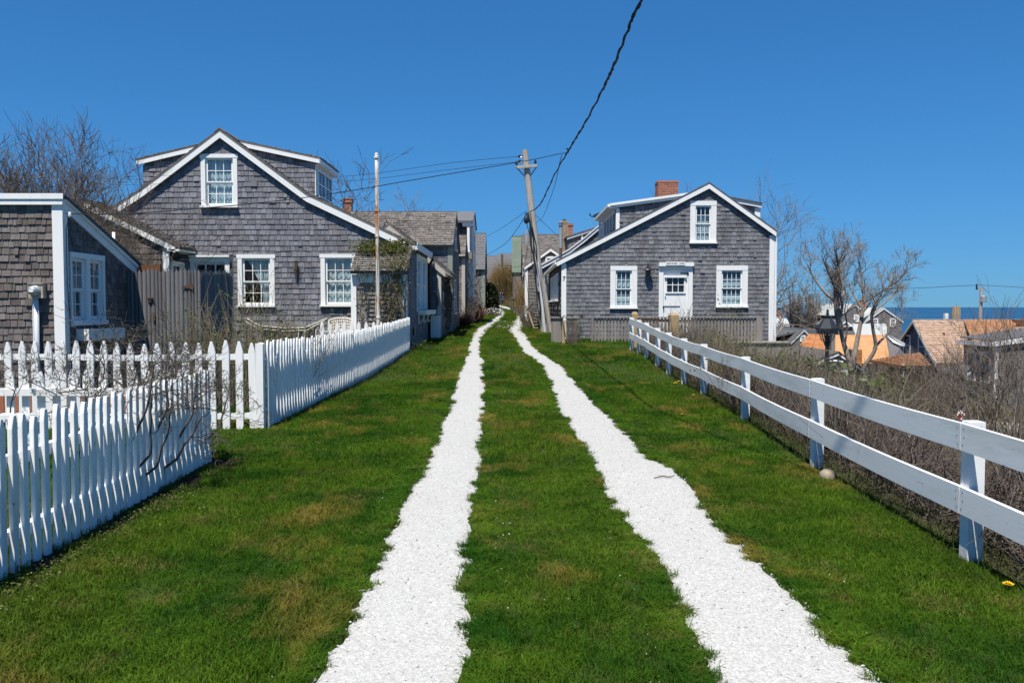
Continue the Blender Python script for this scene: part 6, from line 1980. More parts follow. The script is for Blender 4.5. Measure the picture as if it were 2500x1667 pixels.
a = W(359, 730, 13.95); hg = MB().box((a.x, 13.93, a.z), (a.x+0.10, 13.96, a.z+0.025)).box((a.x+0.02, 13.94, a.z-0.05), (a.x+0.075, 13.962, a.z)); part('latch', hg, M['rust'], st)
a = W(373, 783, 13.95); hg = MB().box((a.x, 13.945, a.z), (a.x+0.04, 13.962, a.z+0.14)); part('handle', hg, M['rust'], st)
a, b2 = W(271, 665, 14.35), W(394, 647, 14.35)
mb = MB().box((a.x, 14.3, a.z), (b2.x, 14.36, b2.z))
solo('shower_board', mb, M['brown_board'], ((a.x+b2.x)/2, 14.33, a.z), 'reddish brown plank showing above the grey stockade pales', 'board')

# terracotta edging in front of the left cottage
mb = MB()
x = -9.0
while x < -4.9:
    mb.box((x, 11.2, gz(x, 11.2)-0.05), (x+0.195, 11.32, gz(x, 11.2)+0.30+RNG.uniform(-0.01, 0.01)), RNG.random()); x += 0.203
solo('garden_edging', mb, M['terracotta'], (-7, 11.25, gz(-7, 11.2)), 'low terracotta garden edging behind the tall pickets', 'edging')

# slatted fence, gate posts and panels by the right cottage
def slat_fence(root, x0, x1, y, zb, zt, pitch, w, m, cap=True, seed=0):
    rng = random.Random(seed)
    x = x0
    while x < x1:
        mb = MB().box((x, y, zb + rng.uniform(-0.02, 0.02)), (x+w*rng.uniform(0.85, 1.1), y+0.02, zt), rng.random())
        part('slat', mb, m, root); x += pitch
    if cap: part('cap_rail', MB().box((x0-0.03, y-0.035, zt), (x1+0.03, y+0.075, zt+0.028)), m, root)
    part('rail', MB().box((x0, y+0.021, zt-0.13), (x1, y+0.055, zt-0.06)), m, root)
    part('rail', MB().box((x0, y+0.021, zb+0.1), (x1, y+0.055, zb+0.17)), m, root)
ys_ = 24.6
sf = thing('slat_fence', (X_at(1490, ys_), ys_, gz(X_at(1490, ys_), ys_)), 'grey slatted fence with flat cap rail in front of the right cottage door', 'fence')
zt1 = Z_at(1490, 776, ys_)
slat_fence(sf, X_at(1443, ys_), X_at(1860, ys_), ys_, 0.45, zt1, 0.100, 0.060, M['fence_grey'], seed=3)
part('end_post', MB().box((X_at(1846, ys_), ys_-0.04, 0.3), (X_at(1860, ys_), ys_+0.10, zt1+0.0)), M['fence_grey'], sf)
part('end_post', MB().box((X_at(1443, ys_), ys_-0.03, 0.38), (X_at(1449, ys_), ys_+0.06, zt1-0.002)), M['fence_grey'], sf)
rw = MB().box((X_at(1745, ys_), ys_-0.25, -0.9), (xr1+0.02, ys_+0.3, 0.43)).box((X_at(1745, ys_)-0.03, ys_-0.30, 0.43), (xr1+0.02, ys_+0.32, 0.47))
solo('retaining_wall', rw, M['concrete'], (6.2, ys_, -0.6), 'tan concrete retaining wall under the slatted fence at the cottage corner', 'wall')
yq = 24.0
pn = thing('fence_panel', (X_at(1358, yq), yq, gz(1.4, yq)), 'smooth grey board panel of a planter at the cottage corner', 'fence panel')
a0, a1 = X_at(1345.5, yq), X_at(1375, yq)
for k in range(6):
    w = (a1-a0)/6
    part('board', MB().box((a0+w*k+0.0015, yq, 0.35), (a0+w*(k+1)-0.0015, yq+0.022, Z_at(1360, 777, yq)), k*0.17), M['fence_grey'], pn)
part('cap_rail', MB().box((a0-0.02, yq-0.04, Z_at(1360, 777, yq)), (a1+0.01, yq+0.08, Z_at(1360, 773, yq))), M['fence_grey'], pn)
pn2 = thing('fence_panel', (X_at(1397, yq-0.4), yq, gz(1.7, yq)), 'dark slatted planter panel standing right of the smooth board panel', 'fence panel')
a0, a1 = X_at(1385, yq-0.6), X_at(1410, yq-0.6)
for k in range(9):
    w = (a1-a0)/9
    part('slat', MB().box((a0+w*k, yq-0.6, 0.30), (a0+w*(k+0.62), yq-0.578, Z_at(1397, 777, yq-0.6)), k*0.11), M['bark_dark'], pn2)
part('cap_rail', MB().box((a0-0.02, yq-0.63, Z_at(1397, 777, yq-0.6)), (a1+0.02, yq-0.55, Z_at(1397, 773.5, yq-0.6))), M['fence_grey'], pn2)
part('post', MB().box((a0-0.14, yq-0.5, 0.3), (a0-0.05, yq-0.4, Z_at(1380, 783, yq-0.5))), M['post_tan'], pn2)
# two tan gate posts with a rusty bar
for (p0, p1, py, Y, lab) in ((1543, 1557.5, 761, 22.2, 'shorter tan wooden gate post at the far end of the white rail fence'), (1635, 1657.5, 764, 20.0, 'taller square tan wooden gate post standing among bare shrubs')):
    x0, x1 = X_at(p0, Y), X_at(p1, Y); zt = Z_at(p0, py, Y); w = x1-x0
    gzb = gz(x0, Y) - 0.1
    mb = MB().box((x0, Y, gzb), (x1, Y+w, zt-0.06)); 
    c0 = [(x0, Y, zt-0.06), (x1, Y, zt-0.06), (x1, Y+w, zt-0.06), (x0, Y+w, zt-0.06)]; e = w*0.22
    c1 = [(x0+e, Y+e, zt), (x1-e, Y+e, zt), (x1-e, Y+w-e, zt), (x0+e, Y+w-e, zt)]
    mb.add(c0+c1, [(4,5,6,7), (0,1,5,4), (1,2,6,5), (2,3,7,6), (3,0,4,7)])
    solo('gate_post', mb, M['post_tan'], (x0+w/2, Y+w/2, gzb), lab, 'gate post', 'gate posts')
a, b2 = W(1557, 780, 22.2), W(1637, 782, 20.0)
mb = MB().bar(a, b2, 0.06, 0.05); solo('gate_bar', mb, M['rust'], a, 'rusty brown bar laid between the two tan gate posts', 'bar')

# ------------------------------------------------------------------ utility pole and wires
YU = 30.0
def U(px, py, dy=0.0): return W(px, py, YU+dy)
up_ = thing('utility_pole', (X_at(1326, YU), YU, gz(X_at(1326, YU), YU)), 'tall leaning weathered utility pole with small crossarm beside the lane', 'utility pole')
pb = U(1331, 812); pt = U(1281, 366.5)
pts = [pb.lerp(pt, k/10) for k in range(11)]
mb = MB().tube(pts, [0.165 - 0.055*k/10 for k in range(11)], 12); part('shaft', mb, M['pole_wood'], up_, smooth=False)
a, b2 = U(1259, 409, -0.16), U(1311, 404.5, -0.16)
part('crossarm', MB().bar(a, b2, 0.09, 0.10), M['pole_wood'], up_)
for px in (1260, 1310):
    s = U(px, 408, -0.2); e = U(1279 if px < 1280 else 1295, 429, -0.12)
    part('brace', MB().bar(s, e, 0.03, 0.03), M['black_metal'], up_)
def insul(px, py, dy=-0.16, m='black_metal'):
    p = U(px, py, dy)
    mb = MB().lathe(p, [(0.012, -0.10), (0.012, 0.0), (0.05, 0.0), (0.055, 0.04), (0.03, 0.06), (0.045, 0.09), (0.02, 0.14)], 8)
    part('insulator', mb, M[m], up_)
insul(1261, 403); insul(1307, 399.5)
for py in (382, 394):
    p = U(1268, py, -0.05)
    mb = MB().tube([U(1275, py-1, -0.05), p], 0.015, 5).ball(p, 0.055, 8, 5); part('insulator', mb, M['black_metal'], up_)
    mb = MB().tube([U(1274, py+3, -0.05), U(1269, py+3, -0.05)], 0.035, 6); part('bracket', mb, M['steel'], up_)
mb = MB().ball(U(1285, 538, -0.2), 0.10, 8, 6, 1.3); part('terminal', mb, M['black_metal'], up_)
for dx, r in ((0, 0.028), (4, 0.02), (-3, 0.014), (9, 0.016)):
    q = [U(1286+dx, 520, -0.19)] + [U(1288+dx+ k*3.3 + 2.5*math.sin(k*1.7+dx), 520+k*26, -0.2) for k in range(1, 11)]
    part('riser_cable', MB().tube(q, r, 5), M['cable'], up_)
a, b2 = U(1306, 636, -0.02), U(1338, 813, -0.3)
part('conduit', MB().tube([U(1313, 640, -0.21), U(1331, 812, -0.31)], 0.05, 8), M['pvc'], up_)
part('meter_plate', MB().box((U(1313, 712, -0.22).x, YU-0.27, U(1313, 712).z), (U(1322, 700).x, YU-0.2, U(1313, 700).z)), M['steel'], up_)
part('step_board', MB().box((U(1284, 596).x-0.03, YU-0.2, U(1284, 596).z), (U(1287, 563).x, YU-0.15, U(1284, 563).z)), M['steel'], up_)
# the second, slimmer support leaning against it
sb = MB().tube([U(1345, 812, -0.1), U(1329, 700, -0.05), U(1311, 640, 0.0)], [0.06, 0.055, 0.05], 8); part('stub_post', sb, M['pole_wood'], up_)
# heavy twisted cable overhead
cpx = [(1291, 519, 29.83), (1318, 500, 24.4), (1355, 425, 19.5), (1392, 361, 16.4), (1430, 298, 13.8), (1472, 218, 11.6), (1499, 160, 10.4), (1531, 80, 9.5), (1568, 0, 8.9)]
cp = [W(*c) for c in cpx]
v_ = (cp[-1]-cp[-2]); cp.append(cp[-1] + Vector((v_.x, v_.y, 0.04))*4); cp.append(cp[-1] + Vector((v_.x, v_.y, 0.12))*10)
def smooth_path(P, n=10):
    out = []
    for i in range(len(P)-1):
        p0, p1, p2, p3 = P[max(i-1, 0)], P[i], P[i+1], P[min(i+2, len(P)-1)]
        for k in range(n):
            t = k/n
            out.append(0.5*((2*p1) + (p2-p0)*t + (2*p0-5*p1+4*p2-p3)*t*t + (3*p1-p0-3*p2+p3)*t**3))
    out.append(P[-1]); return out
path = smooth_path(cp, 14)
wob_ = [p + Vector((0.006*math.sin(i*0.9), 0, 0.006*math.cos(i*0.9))) for i, p in enumerate(path)]
cw = thing('overhead_cable', cp[4], 'thick twisted black cable passing overhead from the leaning pole', 'cable')
part('strand', MB().tube(wob_, 0.0145, 6), M['cable'], cw)
tw = [p + Vector((0.015*math.sin(i*1.1), 0, 0.015*math.cos(i*1.1))) for i, p in enumerate(path)]
part('strand', MB().tube(tw, 0.010, 5), M['cable'], cw)
def wire(name, P, r, label, n=8, group='overhead wires'):
    return solo(name, MB().tube(smooth_path(P, n), r, 5), M['cable'], P[0], label, 'wire', group)
cl = cp[3].lerp(cp[4], 0.0)
cl = W(1385, 374, 16.75)
part('clamp', MB().tube([cl, cl+Vector((0.03, 0, 0.06)), cl+Vector((-0.02, 0, 0.09))], 0.02, 5), M['black_metal'], cw)
P = [cl, W(1365, 376, 16.6), W(1290, 392, 16.1), W(1150, 416, 15.3), W(1000, 441, 14.5), W(850, 467, 13.8), W(700, 488, 13.1), W(500, 508, 12.6), W(300, 522, 12.2), W(160, 522, 11.95)]
wire('service_wire', P, 0.0075, 'black service wire dropping left from the thick cable across the gabled cottage', 8)
P = [W(1372, 378, 16.5), W(1366, 400, 17.5), W(1355, 450, 20), W(1338, 500, 24), W(1322, 535, 28), W(1310, 541, 29.8)]
wire('slack_wire', P, 0.007, 'thin slack wire hanging in a loop beneath the thick cable')
for py, e, lab in ((382, (331, 438), 'upper thin wire running left from the pole behind the gabled cottage'), (395, (331, 452), 'lower thin wire running left from the pole behind the gabled cottage')):
    P = [U(1268, py, -0.05), W(1100, py+ (16 if py < 390 else 19), 33), W(850, 430 if py < 390 else 442, 39), W(600, 437 if py < 390 else 449, 45), W(331, e[1], 53), W(-200, e[1]-18, 70)]
    wire('power_wire', P, 0.009, lab)
P = [U(1287, 515), W(1250, 540, 36), W(1220, 560, 43), W(1189, 577, 50.5)]
wire('power_wire', P, 0.009, 'thin wire from the pole up to the narrow slate roofed house')
P = [U(1287, 519), W(1262, 560, 37), W(1232, 596, 46), W(1190, 622, 57), W(1160, 640, 66)]
wire('power_wire', P, 0.014, 'darker sagging wire from the pole to the narrow slate roofed house')
P = [U(1304, 522), W(1340, 556, 33), W(1368, 582, 35.5), W(1388, 593, 37.4)]
wire('power_wire', P, 0.009, 'thin wire dropping right from the pole to the cottage with tan chimney')
P = [W(1288, 600, 30.2), W(1280, 640, 38), W(1262, 652, 55), W(1235, 652, 80), W(1228, 650, 98)]
wire('power_wire', P, 0.012, 'low sagging wire from the leaning pole to the far dark pole')

# flagpole
yf = 19.6
fp = thing('flagpole', (X_at(923, yf), yf, gz(X_at(923, yf), yf)), 'white flagpole streaked with rust standing behind the lane picket fence', 'flagpole')
b0, t0 = W(923.5, 800, yf), W(919, 379, yf); b0 = b0 + (b0-t0).normalized()*1.0
part('shaft', MB().tube([b0.lerp(t0, k/12) for k in range(13)], [0.052-0.014*k/12 for k in range(13)], 10), M['rust_pole'], fp, smooth=True)
for py in (385, 515, 577, 775):
    t_ = (800-py)/421.0; p = W(923.5-4.5*t_, py, yf)
    part('collar', MB().lathe(p, [(0.05, -0.03), (0.058, -0.02), (0.058, 0.02), (0.05, 0.03)], 10), M['rust_pole'], fp)
part('cap', MB().ball(t0 + Vector((0, 0, 0.02)), 0.045, 10, 6, 0.7), M['white'], fp)
part('halyard', MB().tube([t0 + Vector((0.05, -0.02, 0)), W(924, 560, yf-0.05), W(916, 770, yf-0.08)], 0.006, 4), M['whicker'], fp)

# white lattice chair and bench by the cottage wall
yc = 20.9
def chair(px0, px1, ptop, label, name='garden_chair'):
    x0, x1 = X_at(px0, yc), X_at(px1, yc); w = x1-x0; zt = Z_at(px0, ptop, yc); zg = gz(x0, yc); zs = zg + 0.40
    r = thing(name, ((x0+x1)/2, yc, zg), label, 'chair', None)
    cx = (x0+x1)/2
    def bp(s, t):   # s across -1..1, t up 0..1 on the curved back
        a = s*1.25; rr = w/2*(0.86+0.14*t)
        return Vector((cx + rr*math.sin(a)/math.sin(1.25), yc + 0.22*(math.cos(a)) + 0.10*t, zs + (zt-zs)*t*(1-0.16*s*s)))
    fr_ = MB().tube([bp(s/8, 1) for s in range(-8, 9)], 0.018, 6).tube([bp(s/8, 0) for s in range(-8, 9)], 0.014, 6)
    for s in (-1, 1): fr_.tube([bp(s, t/4) for t in range(5)], 0.016, 6)
    part('back_frame', fr_, M['whicker'], r)
    g_ = MB()
    for s in range(-6, 7): g_.tube([bp(s/7, t/5) for t in range(6)], 0.009, 4)
    for t in range(1, 6): g_.tube([bp(s/8, t/6) for s in range(-8, 9)], 0.009, 4)
    part('back_lattice', g_, M['whicker'], r)
    part('seat', MB().lathe((cx, yc-0.03, zs-0.03), [(w*0.40, 0), (w*0.43, 0.015), (w*0.40, 0.03)], 16), M['whicker'], r)
    for sx in (-1, 1):
        for sy in (-1, 1):
            part('leg', MB().tube([(cx+sx*w*0.28, yc+sy*0.18, zs-0.03), (cx+sx*w*0.36, yc+sy*0.24, zg)], 0.014, 5), M['whicker'], r)
    return r
chair(799, 857.5, 776.5, 'round backed white lattice garden chair in front of cottage window')
bn = thing('garden_bench', (X_at(690, yc), yc, gz(-5.5, yc)), 'long white wire lounge with swept arm behind the leafing hedge', 'bench')
mb = MB()
for dy in (-0.2, 0.2):
    mb.tube([W(594, 777, yc+dy), W(604, 778, yc+dy), W(622, 789, yc+dy), W(640, 796, yc+dy), W(690, 801, yc+dy), W(745, 800, yc+dy), W(772, 788, yc+dy), W(798, 777, yc+dy)], 0.016, 6)
    mb.tube([W(597, 783, yc+dy), W(612, 793, yc+dy), W(640, 803, yc+dy), W(690, 808, yc+dy), W(750, 806, yc+dy), W(795, 781, yc+dy)], 0.012, 6)
part('frame', mb, M['whicker'], bn)
for px in (640, 730, 745, 772):
    part('leg', MB().tube([W(px, 803, yc-0.2), W(px-3, 842, yc-0.25)], 0.014, 5), M['whicker'], bn)
mb = MB()
for k in range(16):
    px = 632 + k*8; mb.tube([W(px, 803, yc-0.2), W(px, 803, yc+0.2)], 0.008, 4)
part('seat_wires', mb, M['whicker'], bn)
# a slat rail shown low on the wall is a bench top: kept as a plain board on the wall
mb = MB().box((X_at(632, 21.9), 21.86, Z_at(700, 799, 21.9)), (X_at(770, 21.9), 21.985, Z_at(700, 794, 21.9))); part('water_table', mb, M['fence_grey'], B)
# ------------------------------------------------------------------ the village below on the right
def gable_y(root, Y, outline, zb, y1, wall_m, roof_m, rake_m, rake_w=0.16, seed=300, wins=(), row=0.16, over=0.12, roof_th=0.06, fine=True, px_walls=None, courses=False):
    """house whose gable faces the camera; outline = px polyline of its roof edge"""
    o_ = [xz(x, y, Y-0.1) for x, y in outline]
    xa, xb = (o_[0][0]+0.15, o_[-1][0]-0.15) if px_walls is None else (X_at(px_walls[0], Y), X_at(px_walls[1], Y))
    p = front(Y)
    inner = [(a, b-0.05) for a, b in o_ if xa < a < xb]
    poly = [(xa, zb), (xb, zb), (xb, prof_z(o_, xb)-0.05)] + inner[::-1] + [(xa, prof_z(o_, xa)-0.05)]
    w = wall(root, p, poly, [])
    if fine: shingles(w, p, [(a, b-0.05) for a, b in poly], [], row, 0.1, 0.24, wall_m, seed=seed)
    mb = MB(); rake_board(mb, o_, Y-0.1, 0.04, rake_w); part('rake_board', mb, rake_m, root)
    r = roof_slab(root, [(a, b+roof_th*0.8) for a, b in o_], Y-0.11, y1, roof_m, th=roof_th)
    part('side_wall', MB().box((xa, Y+0.1, zb), (xa+0.1, y1-0.1, prof_z(o_, xa)-0.06)), wall_m, root)
    part('side_wall', MB().box((xb-0.1, Y+0.1, zb), (xb, y1-0.1, prof_z(o_, xb)-0.06)), wall_m, root)
    for (x0, x1, y0, y2) in wins:
        simple_window(root, p, (X_at(x0, Y), X_at(x1, Y), Z_at(x0, y2, Y), Z_at(x0, y0, Y)), 0.12, 2, 2)
    return r
# white house far left of the view down the slope
Y = 130.0
K = thing('house', (X_at(1900, Y), Y+4, Z_at(1900, 835, Y)), 'white walled house with pale roof near the sea, left of the bushy tree', 'house')
house_ridge_x(K, X_at(1840, Y), X_at(1936, Y), Y, Y+4, Y+8, -8, Z_at(1900, 796, Y), Z_at(1900, 777, Y+4), M['white'], M['roof_pale'], seed=301, courses=False, shingle_walls=False, over=0.2)
mb = MB().box((X_at(1840, Y), Y-0.06, -8), (X_at(1936, Y), Y-0.01, Z_at(1900, 797, Y))); part('front_wall', mb, M['white'], K)
for px in (1893, 1905, 1916): simple_window(K, front(Y-0.06), (X_at(px, Y), X_at(px+8, Y), Z_at(px, 813, Y), Z_at(px, 800, Y)), 0.12, 2, 2)
Y = 170.0
K2 = thing('house', (X_at(1895, Y), Y+3, -9), 'small far brown roofed house against the sea at the cottage corner', 'house')
house_ridge_x(K2, X_at(1850, Y), X_at(1909, Y), Y, Y+3.5, Y+7, -9, Z_at(1890, 773, Y), Z_at(1890, 758, Y+3.5), M['shingle_far'], M['brown_board'], seed=303, courses=False, shingle_walls=False, over=0.3)
mb = MB().box((X_at(1880, Y), Y-0.3, Z_at(1890, 776, Y)), (X_at(1906, Y), Y-0.05, Z_at(1890, 773.5, Y))); part('trim', mb, M['white'], K2)
# dark grey house
Y = 70.0
Nn = thing('house', (X_at(1950, Y), Y+3, Z_at(1950, 880, Y)), 'dark grey house with dark shingle roof left of the bright plywood roof', 'house')
gable_y(Nn, Y, [(1897, 868), (1964, 803), (2040, 880)], -6.0, Y+9, M['shingle_far'], M['roof_dark'], M['trim_grey'], 0.22, 305, [(1957, 1964, 822, 832)], px_walls=(1915, 2025))
a, b2 = W(1893, 831, Y+1.5), W(1962, 806, Y+1.5)
mb = MB().prism([(a.x-2, Y+1, a.z), (b2.x, Y+1, b2.z+0.1), (b2.x, Y+1, b2.z-0.05), (a.x-2, Y+1, a.z-0.15)], (0, 6, 0)); part('dormer_roof', mb, M['roof_dark'], Nn)
mb = MB().box((a.x-2, Y+1.3, -5), (b2.x-0.8, Y+6, a.z-0.16)); part('dormer_wall', mb, M['shingle_far'], Nn)
mb = MB().prism([(b2.x+0.2, Y+4, Z_at(1975, 803, Y+4)), (X_at(2030, Y+4), Y+4, Z_at(2000, 806, Y+4)), (X_at(2030, Y+4), Y+4, Z_at(2000, 820, Y+4)), (b2.x+0.2, Y+4, Z_at(1975, 813, Y+4))], (0, 4, 0)); part('wing_roof', mb, M['roof_slate'], Nn)
# house with bare plywood roof
Y = 50.0
O_ = thing('house', (X_at(2060, Y), Y+2, Z_at(2060, 900, Y)), 'house with bright orange bare plywood roof behind the two leafless trees', 'house')
p = lambda px, py, y: W(px, py, y)
mb = MB().prism([p(2010, 887, Y), p(2175, 887, Y), p(2161, 817, Y+2.8), p(2035, 817, Y+2.8)], (0, 0.06, -0.05)); part('roof', mb, M['plywood'], O_)
mb = MB().prism([p(1935, 862, Y-1), p(2005, 876, Y-1), p(2038, 817, Y+2.6), p(1975, 815, Y+2.6)], (0, 0.06, -0.05)); part('roof_wing', mb, M['plywood_red'], O_)
mb = MB().prism([p(2010, 890, Y+0.1), p(2172, 890, Y+0.1), p(2172, 950, Y+0.1), p(2010, 950, Y+0.1)], (0, 4.6, 0)); part('wall', mb, M['shingle_far'], O_)
mb = MB().prism([p(2161, 818, Y+2.9), p(2174, 886, Y+0.2), p(2215, 886, Y+3.0), p(2200, 845, Y+3.2)], (0.05, 0.1, 0)); part('side_gable', mb, M['shingle_far'], O_)
mb = MB().prism([p(2160, 812, Y+2.6), p(2172, 818, Y+2.6), p(2210, 838, Y+3.0), p(2208, 846, Y+3.0), p(2180, 836, Y+2.6)], (0, 0.1, 0)); part('gutter', mb, M['white'], O_)
mb = MB().box((X_at(2031, Y-2.5), Y-2.5, Z_at(2035, 880, Y-2.5)), (X_at(2040, Y-2.5), Y-2.2, Z_at(2035, 815, Y-2.5))); part('corner_post', mb, M['fence_grey'], O_)
x0, x1 = X_at(2080, 44), X_at(2106, 44)
tr = part('shingled_box', MB().box((x0, 44, -4.5), (x1, 44.9, Z_at(2090, 854, 44))), M['sheath'], O_)
shingles(tr, front(44.0), [(x0, -4.5), (x1, -4.5), (x1, Z_at(2090, 854, 44)), (x0, Z_at(2090, 854, 44))], [], 0.13, 0.1, 0.2, M['plywood_red'], seed=307)
# grey house with two gables and brick chimney
Y = 84.0
Pp = thing('house', (X_at(2140, Y), Y+4, Z_at(2140, 860, Y)), 'grey shingled house with two gables and pale roof before the sea', 'house')
gable_y(Pp, Y, [(2045, 771), (2087, 742.5), (2118, 764)], -7, Y+8, M['shingle_far'], M['roof_pale'], M['white'], 0.16, 310, [(2087, 2093.5, 771, 779)], px_walls=(2050, 2113))
mb = MB().prism([W(2050, 758, Y+2), W(2085, 743, Y+2), W(2085, 746, Y+2), W(2050, 762, Y+2)], (0, 6, 0)); part('dormer_roof', mb, M['white'], Pp)
gable_y(Pp, Y-2, [(2108, 788), (2158.5, 752), (2206, 785)], -7, Y+8, M['shingle_far'], M['roof_pale'], M['white'], 0.14, 312, [(2133, 2141, 780, 791), (2175, 2184, 780, 796)], px_walls=(2112, 2202))
mb = MB().prism([W(2100, 783, Y-3), W(2150, 753, Y+1), W(2118, 753, Y+1), W(2092, 775, Y-3)], (0, 0, 0.12)); part('valley_roof', mb, M['roof_pale'], Pp)
mb = MB().prism([W(2083, 823, Y-8), W(2165, 823, Y-8), W(2165, 793, Y-3), W(2078, 793, Y-3)], (0, 0, 0.12)); part('porch_roof', mb, M['roof_pale'], Pp)
x0, x1 = X_at(2099.5, Y+3), X_at(2115, Y+3)
mb = MB().box((x0, Y+3, Z_at(2105, 770, Y+3)), (x1, Y+3.7, Z_at(2105, 735, Y+3))).box((x0-0.05, Y+2.95, Z_at(2105, 735, Y+3)), (x1+0.05, Y+3.75, Z_at(2105, 733, Y+3))); part('chimney', mb, M['brick'], Pp)
Y = 68.0
Q_ = thing('cottage', (X_at(2065, Y), Y+3, Z_at(2065, 860, Y)), 'little dark gable with bright white rakes behind the left leafless trunk', 'house')
gable_y(Q_, Y, [(2045, 796), (2065, 781.5), (2084, 795)], -5, Y+5, M['shingle_far'], M['roof_slate'], M['white'], 0.2, 314, [], px_walls=(2047, 2082))
mb = MB().prism([W(2047, 817, Y-0.3), W(2088, 817, Y-0.3), W(2080, 796, Y+1.8), W(2047, 796, Y+1.8)], (0, 0, 0.08)); part('porch_roof', mb, M['roof_dark'], Q_)
mb = MB().box((X_at(2050, Y), Y-0.16, Z_at(2060, 797, Y)), (X_at(2080, Y), Y-0.1, Z_at(2060, 795, Y))); part('trim', mb, M['white'], Q_)
# pale new cedar roof house
Ys = 60.0
S_ = thing('house', (X_at(2230, Ys)+3, Ys, -4.6), 'house with pale new cedar shingle roof and tan chimney against the sea', 'house')
rl, rr_ = W(2232, 781, Ys), W(2560, 781, Ys)
el = WX(2283, 880, rl.x); 
X0 = rl.x; zr = rl.z
ye0, ye1 = Ys-3.4, Ys+3.2
ze0 = zr - 2.95; ze1 = zr - 2.4
x1s = rr_.x
# front slope flares slightly at the eave
prof = [(ye0, ze0), (Ys-1.9, zr-1.75), (Ys, zr)]
rm = MB()
for (ya, za), (yb, zb2) in zip(prof[:-1], prof[1:]):
    rm.prism([(X0-0.1, ya, za), (X0-0.1, yb, zb2), (X0-0.1, yb, zb2-0.08), (X0-0.1, ya, za-0.08)], (x1s-X0, 0, 0))
rm.prism([(X0-0.1, Ys, zr), (X0-0.1, ye1, ze1), (X0-0.1, ye1, ze1-0.08), (X0-0.1, Ys, zr-0.08)], (x1s-X0, 0, 0))
rS = part('roof', rm, M['cedar_pale'], S_)
for k, ((ya, za), (yb, zb2)) in enumerate(zip(prof[:-1], prof[1:])):
    upv = Vector((0, yb-ya, zb2-za))
    roof_courses(rS, (X0-0.1, ya-0.01, za+0.004), (x1s, ya-0.01, za+0.004), upv, upv.length, 0.17, 0.12, 0.26, M['cedar_pale'], 320+k, thick=0.032)
mb = MB().box((X0-0.12, Ys-0.08, zr-0.01), (x1s, Ys+0.08, zr+0.05)); part('ridge_cap', mb, M['roof_pale'], S_)
pS = side_l(X0+0.15)
gp = [(ye0+0.5, -5), (ye1-0.3, -5), (ye1-0.3, ze1-0.05), (Ys, zr-0.15), (Ys-1.9, zr-1.9), (ye0+0.5, ze0+0.1)]
ws_ = wall(S_, pS, gp, [])
shingles(ws_, pS, [(a, b-0.05) for a, b in gp], [], 0.17, 0.1, 0.22, M['shingle_far'], seed=325)
for y0 in (58.6, 60.9): simple_window(S_, pS, (y0, y0+0.9, zr-2.6, zr-1.25), 0.13, 1, 2)
mb = MB()
for (ya, za), (yb, zb2) in zip(prof[:-1] + [(Ys, zr)], prof[1:] + [(ye1, ze1)]):
    mb.prism([(X0-0.13, ya, za-0.02), (X0-0.13, yb, zb2-0.02), (X0-0.13, yb, zb2-0.24), (X0-0.13, ya, za-0.24)], (0.05, 0, 0))
part('rake_board', mb, M['trim_grey'], S_)
mb = MB().prism([W(2352, 783, Ys-0.1), W(2480, 783, Ys-0.1), W(2480, 838, Ys-3.3), W(2375, 838, Ys-3.3)], (0, 0, 0.1)); part('wing_roof', mb, M['cedar_new'], S_)
x0, x1 = X_at(2326, Ys+0.4), X_at(2345, Ys+0.4)
mb = MB().lathe(((x0+x1)/2, Ys+0.5, 0), [(0.30, zr-0.2), (0.31, zr+0.4), (0.285, zr+0.95), (0.27, zr+1.0)], 8); part('chimney', mb, M['brick_tan'], S_)
mb = MB().box((x0-0.08, Ys-0.15, zr-0.15), (x1+0.08, Ys+0.02, zr+0.06)); part('flashing', mb, M['steel'], S_)
mb = MB().box((X_at(2307, Ys+1), Ys+1, zr-0.3), (X_at(2315, Ys+1), Ys+1.25, Z_at(2310, 765, Ys+1))); part('vent', mb, M['white'], S_)
mb = MB().box((X_at(2300, Ys-1), Ys-1.25, zr-1.35), (X_at(2303, Ys-1), Ys-1.0, Z_at(2300, 812, Ys-1.2))); part('roof_vent', mb, M['rust'], S_)
mb = MB().box((X_at(2476, Ys-0.6), Ys-0.6, zr-1.2), (X_at(2510, Ys-0.6), Ys+0.3, zr+0.03)); part('brown_dormer', mb, M['brown_board'], S_)
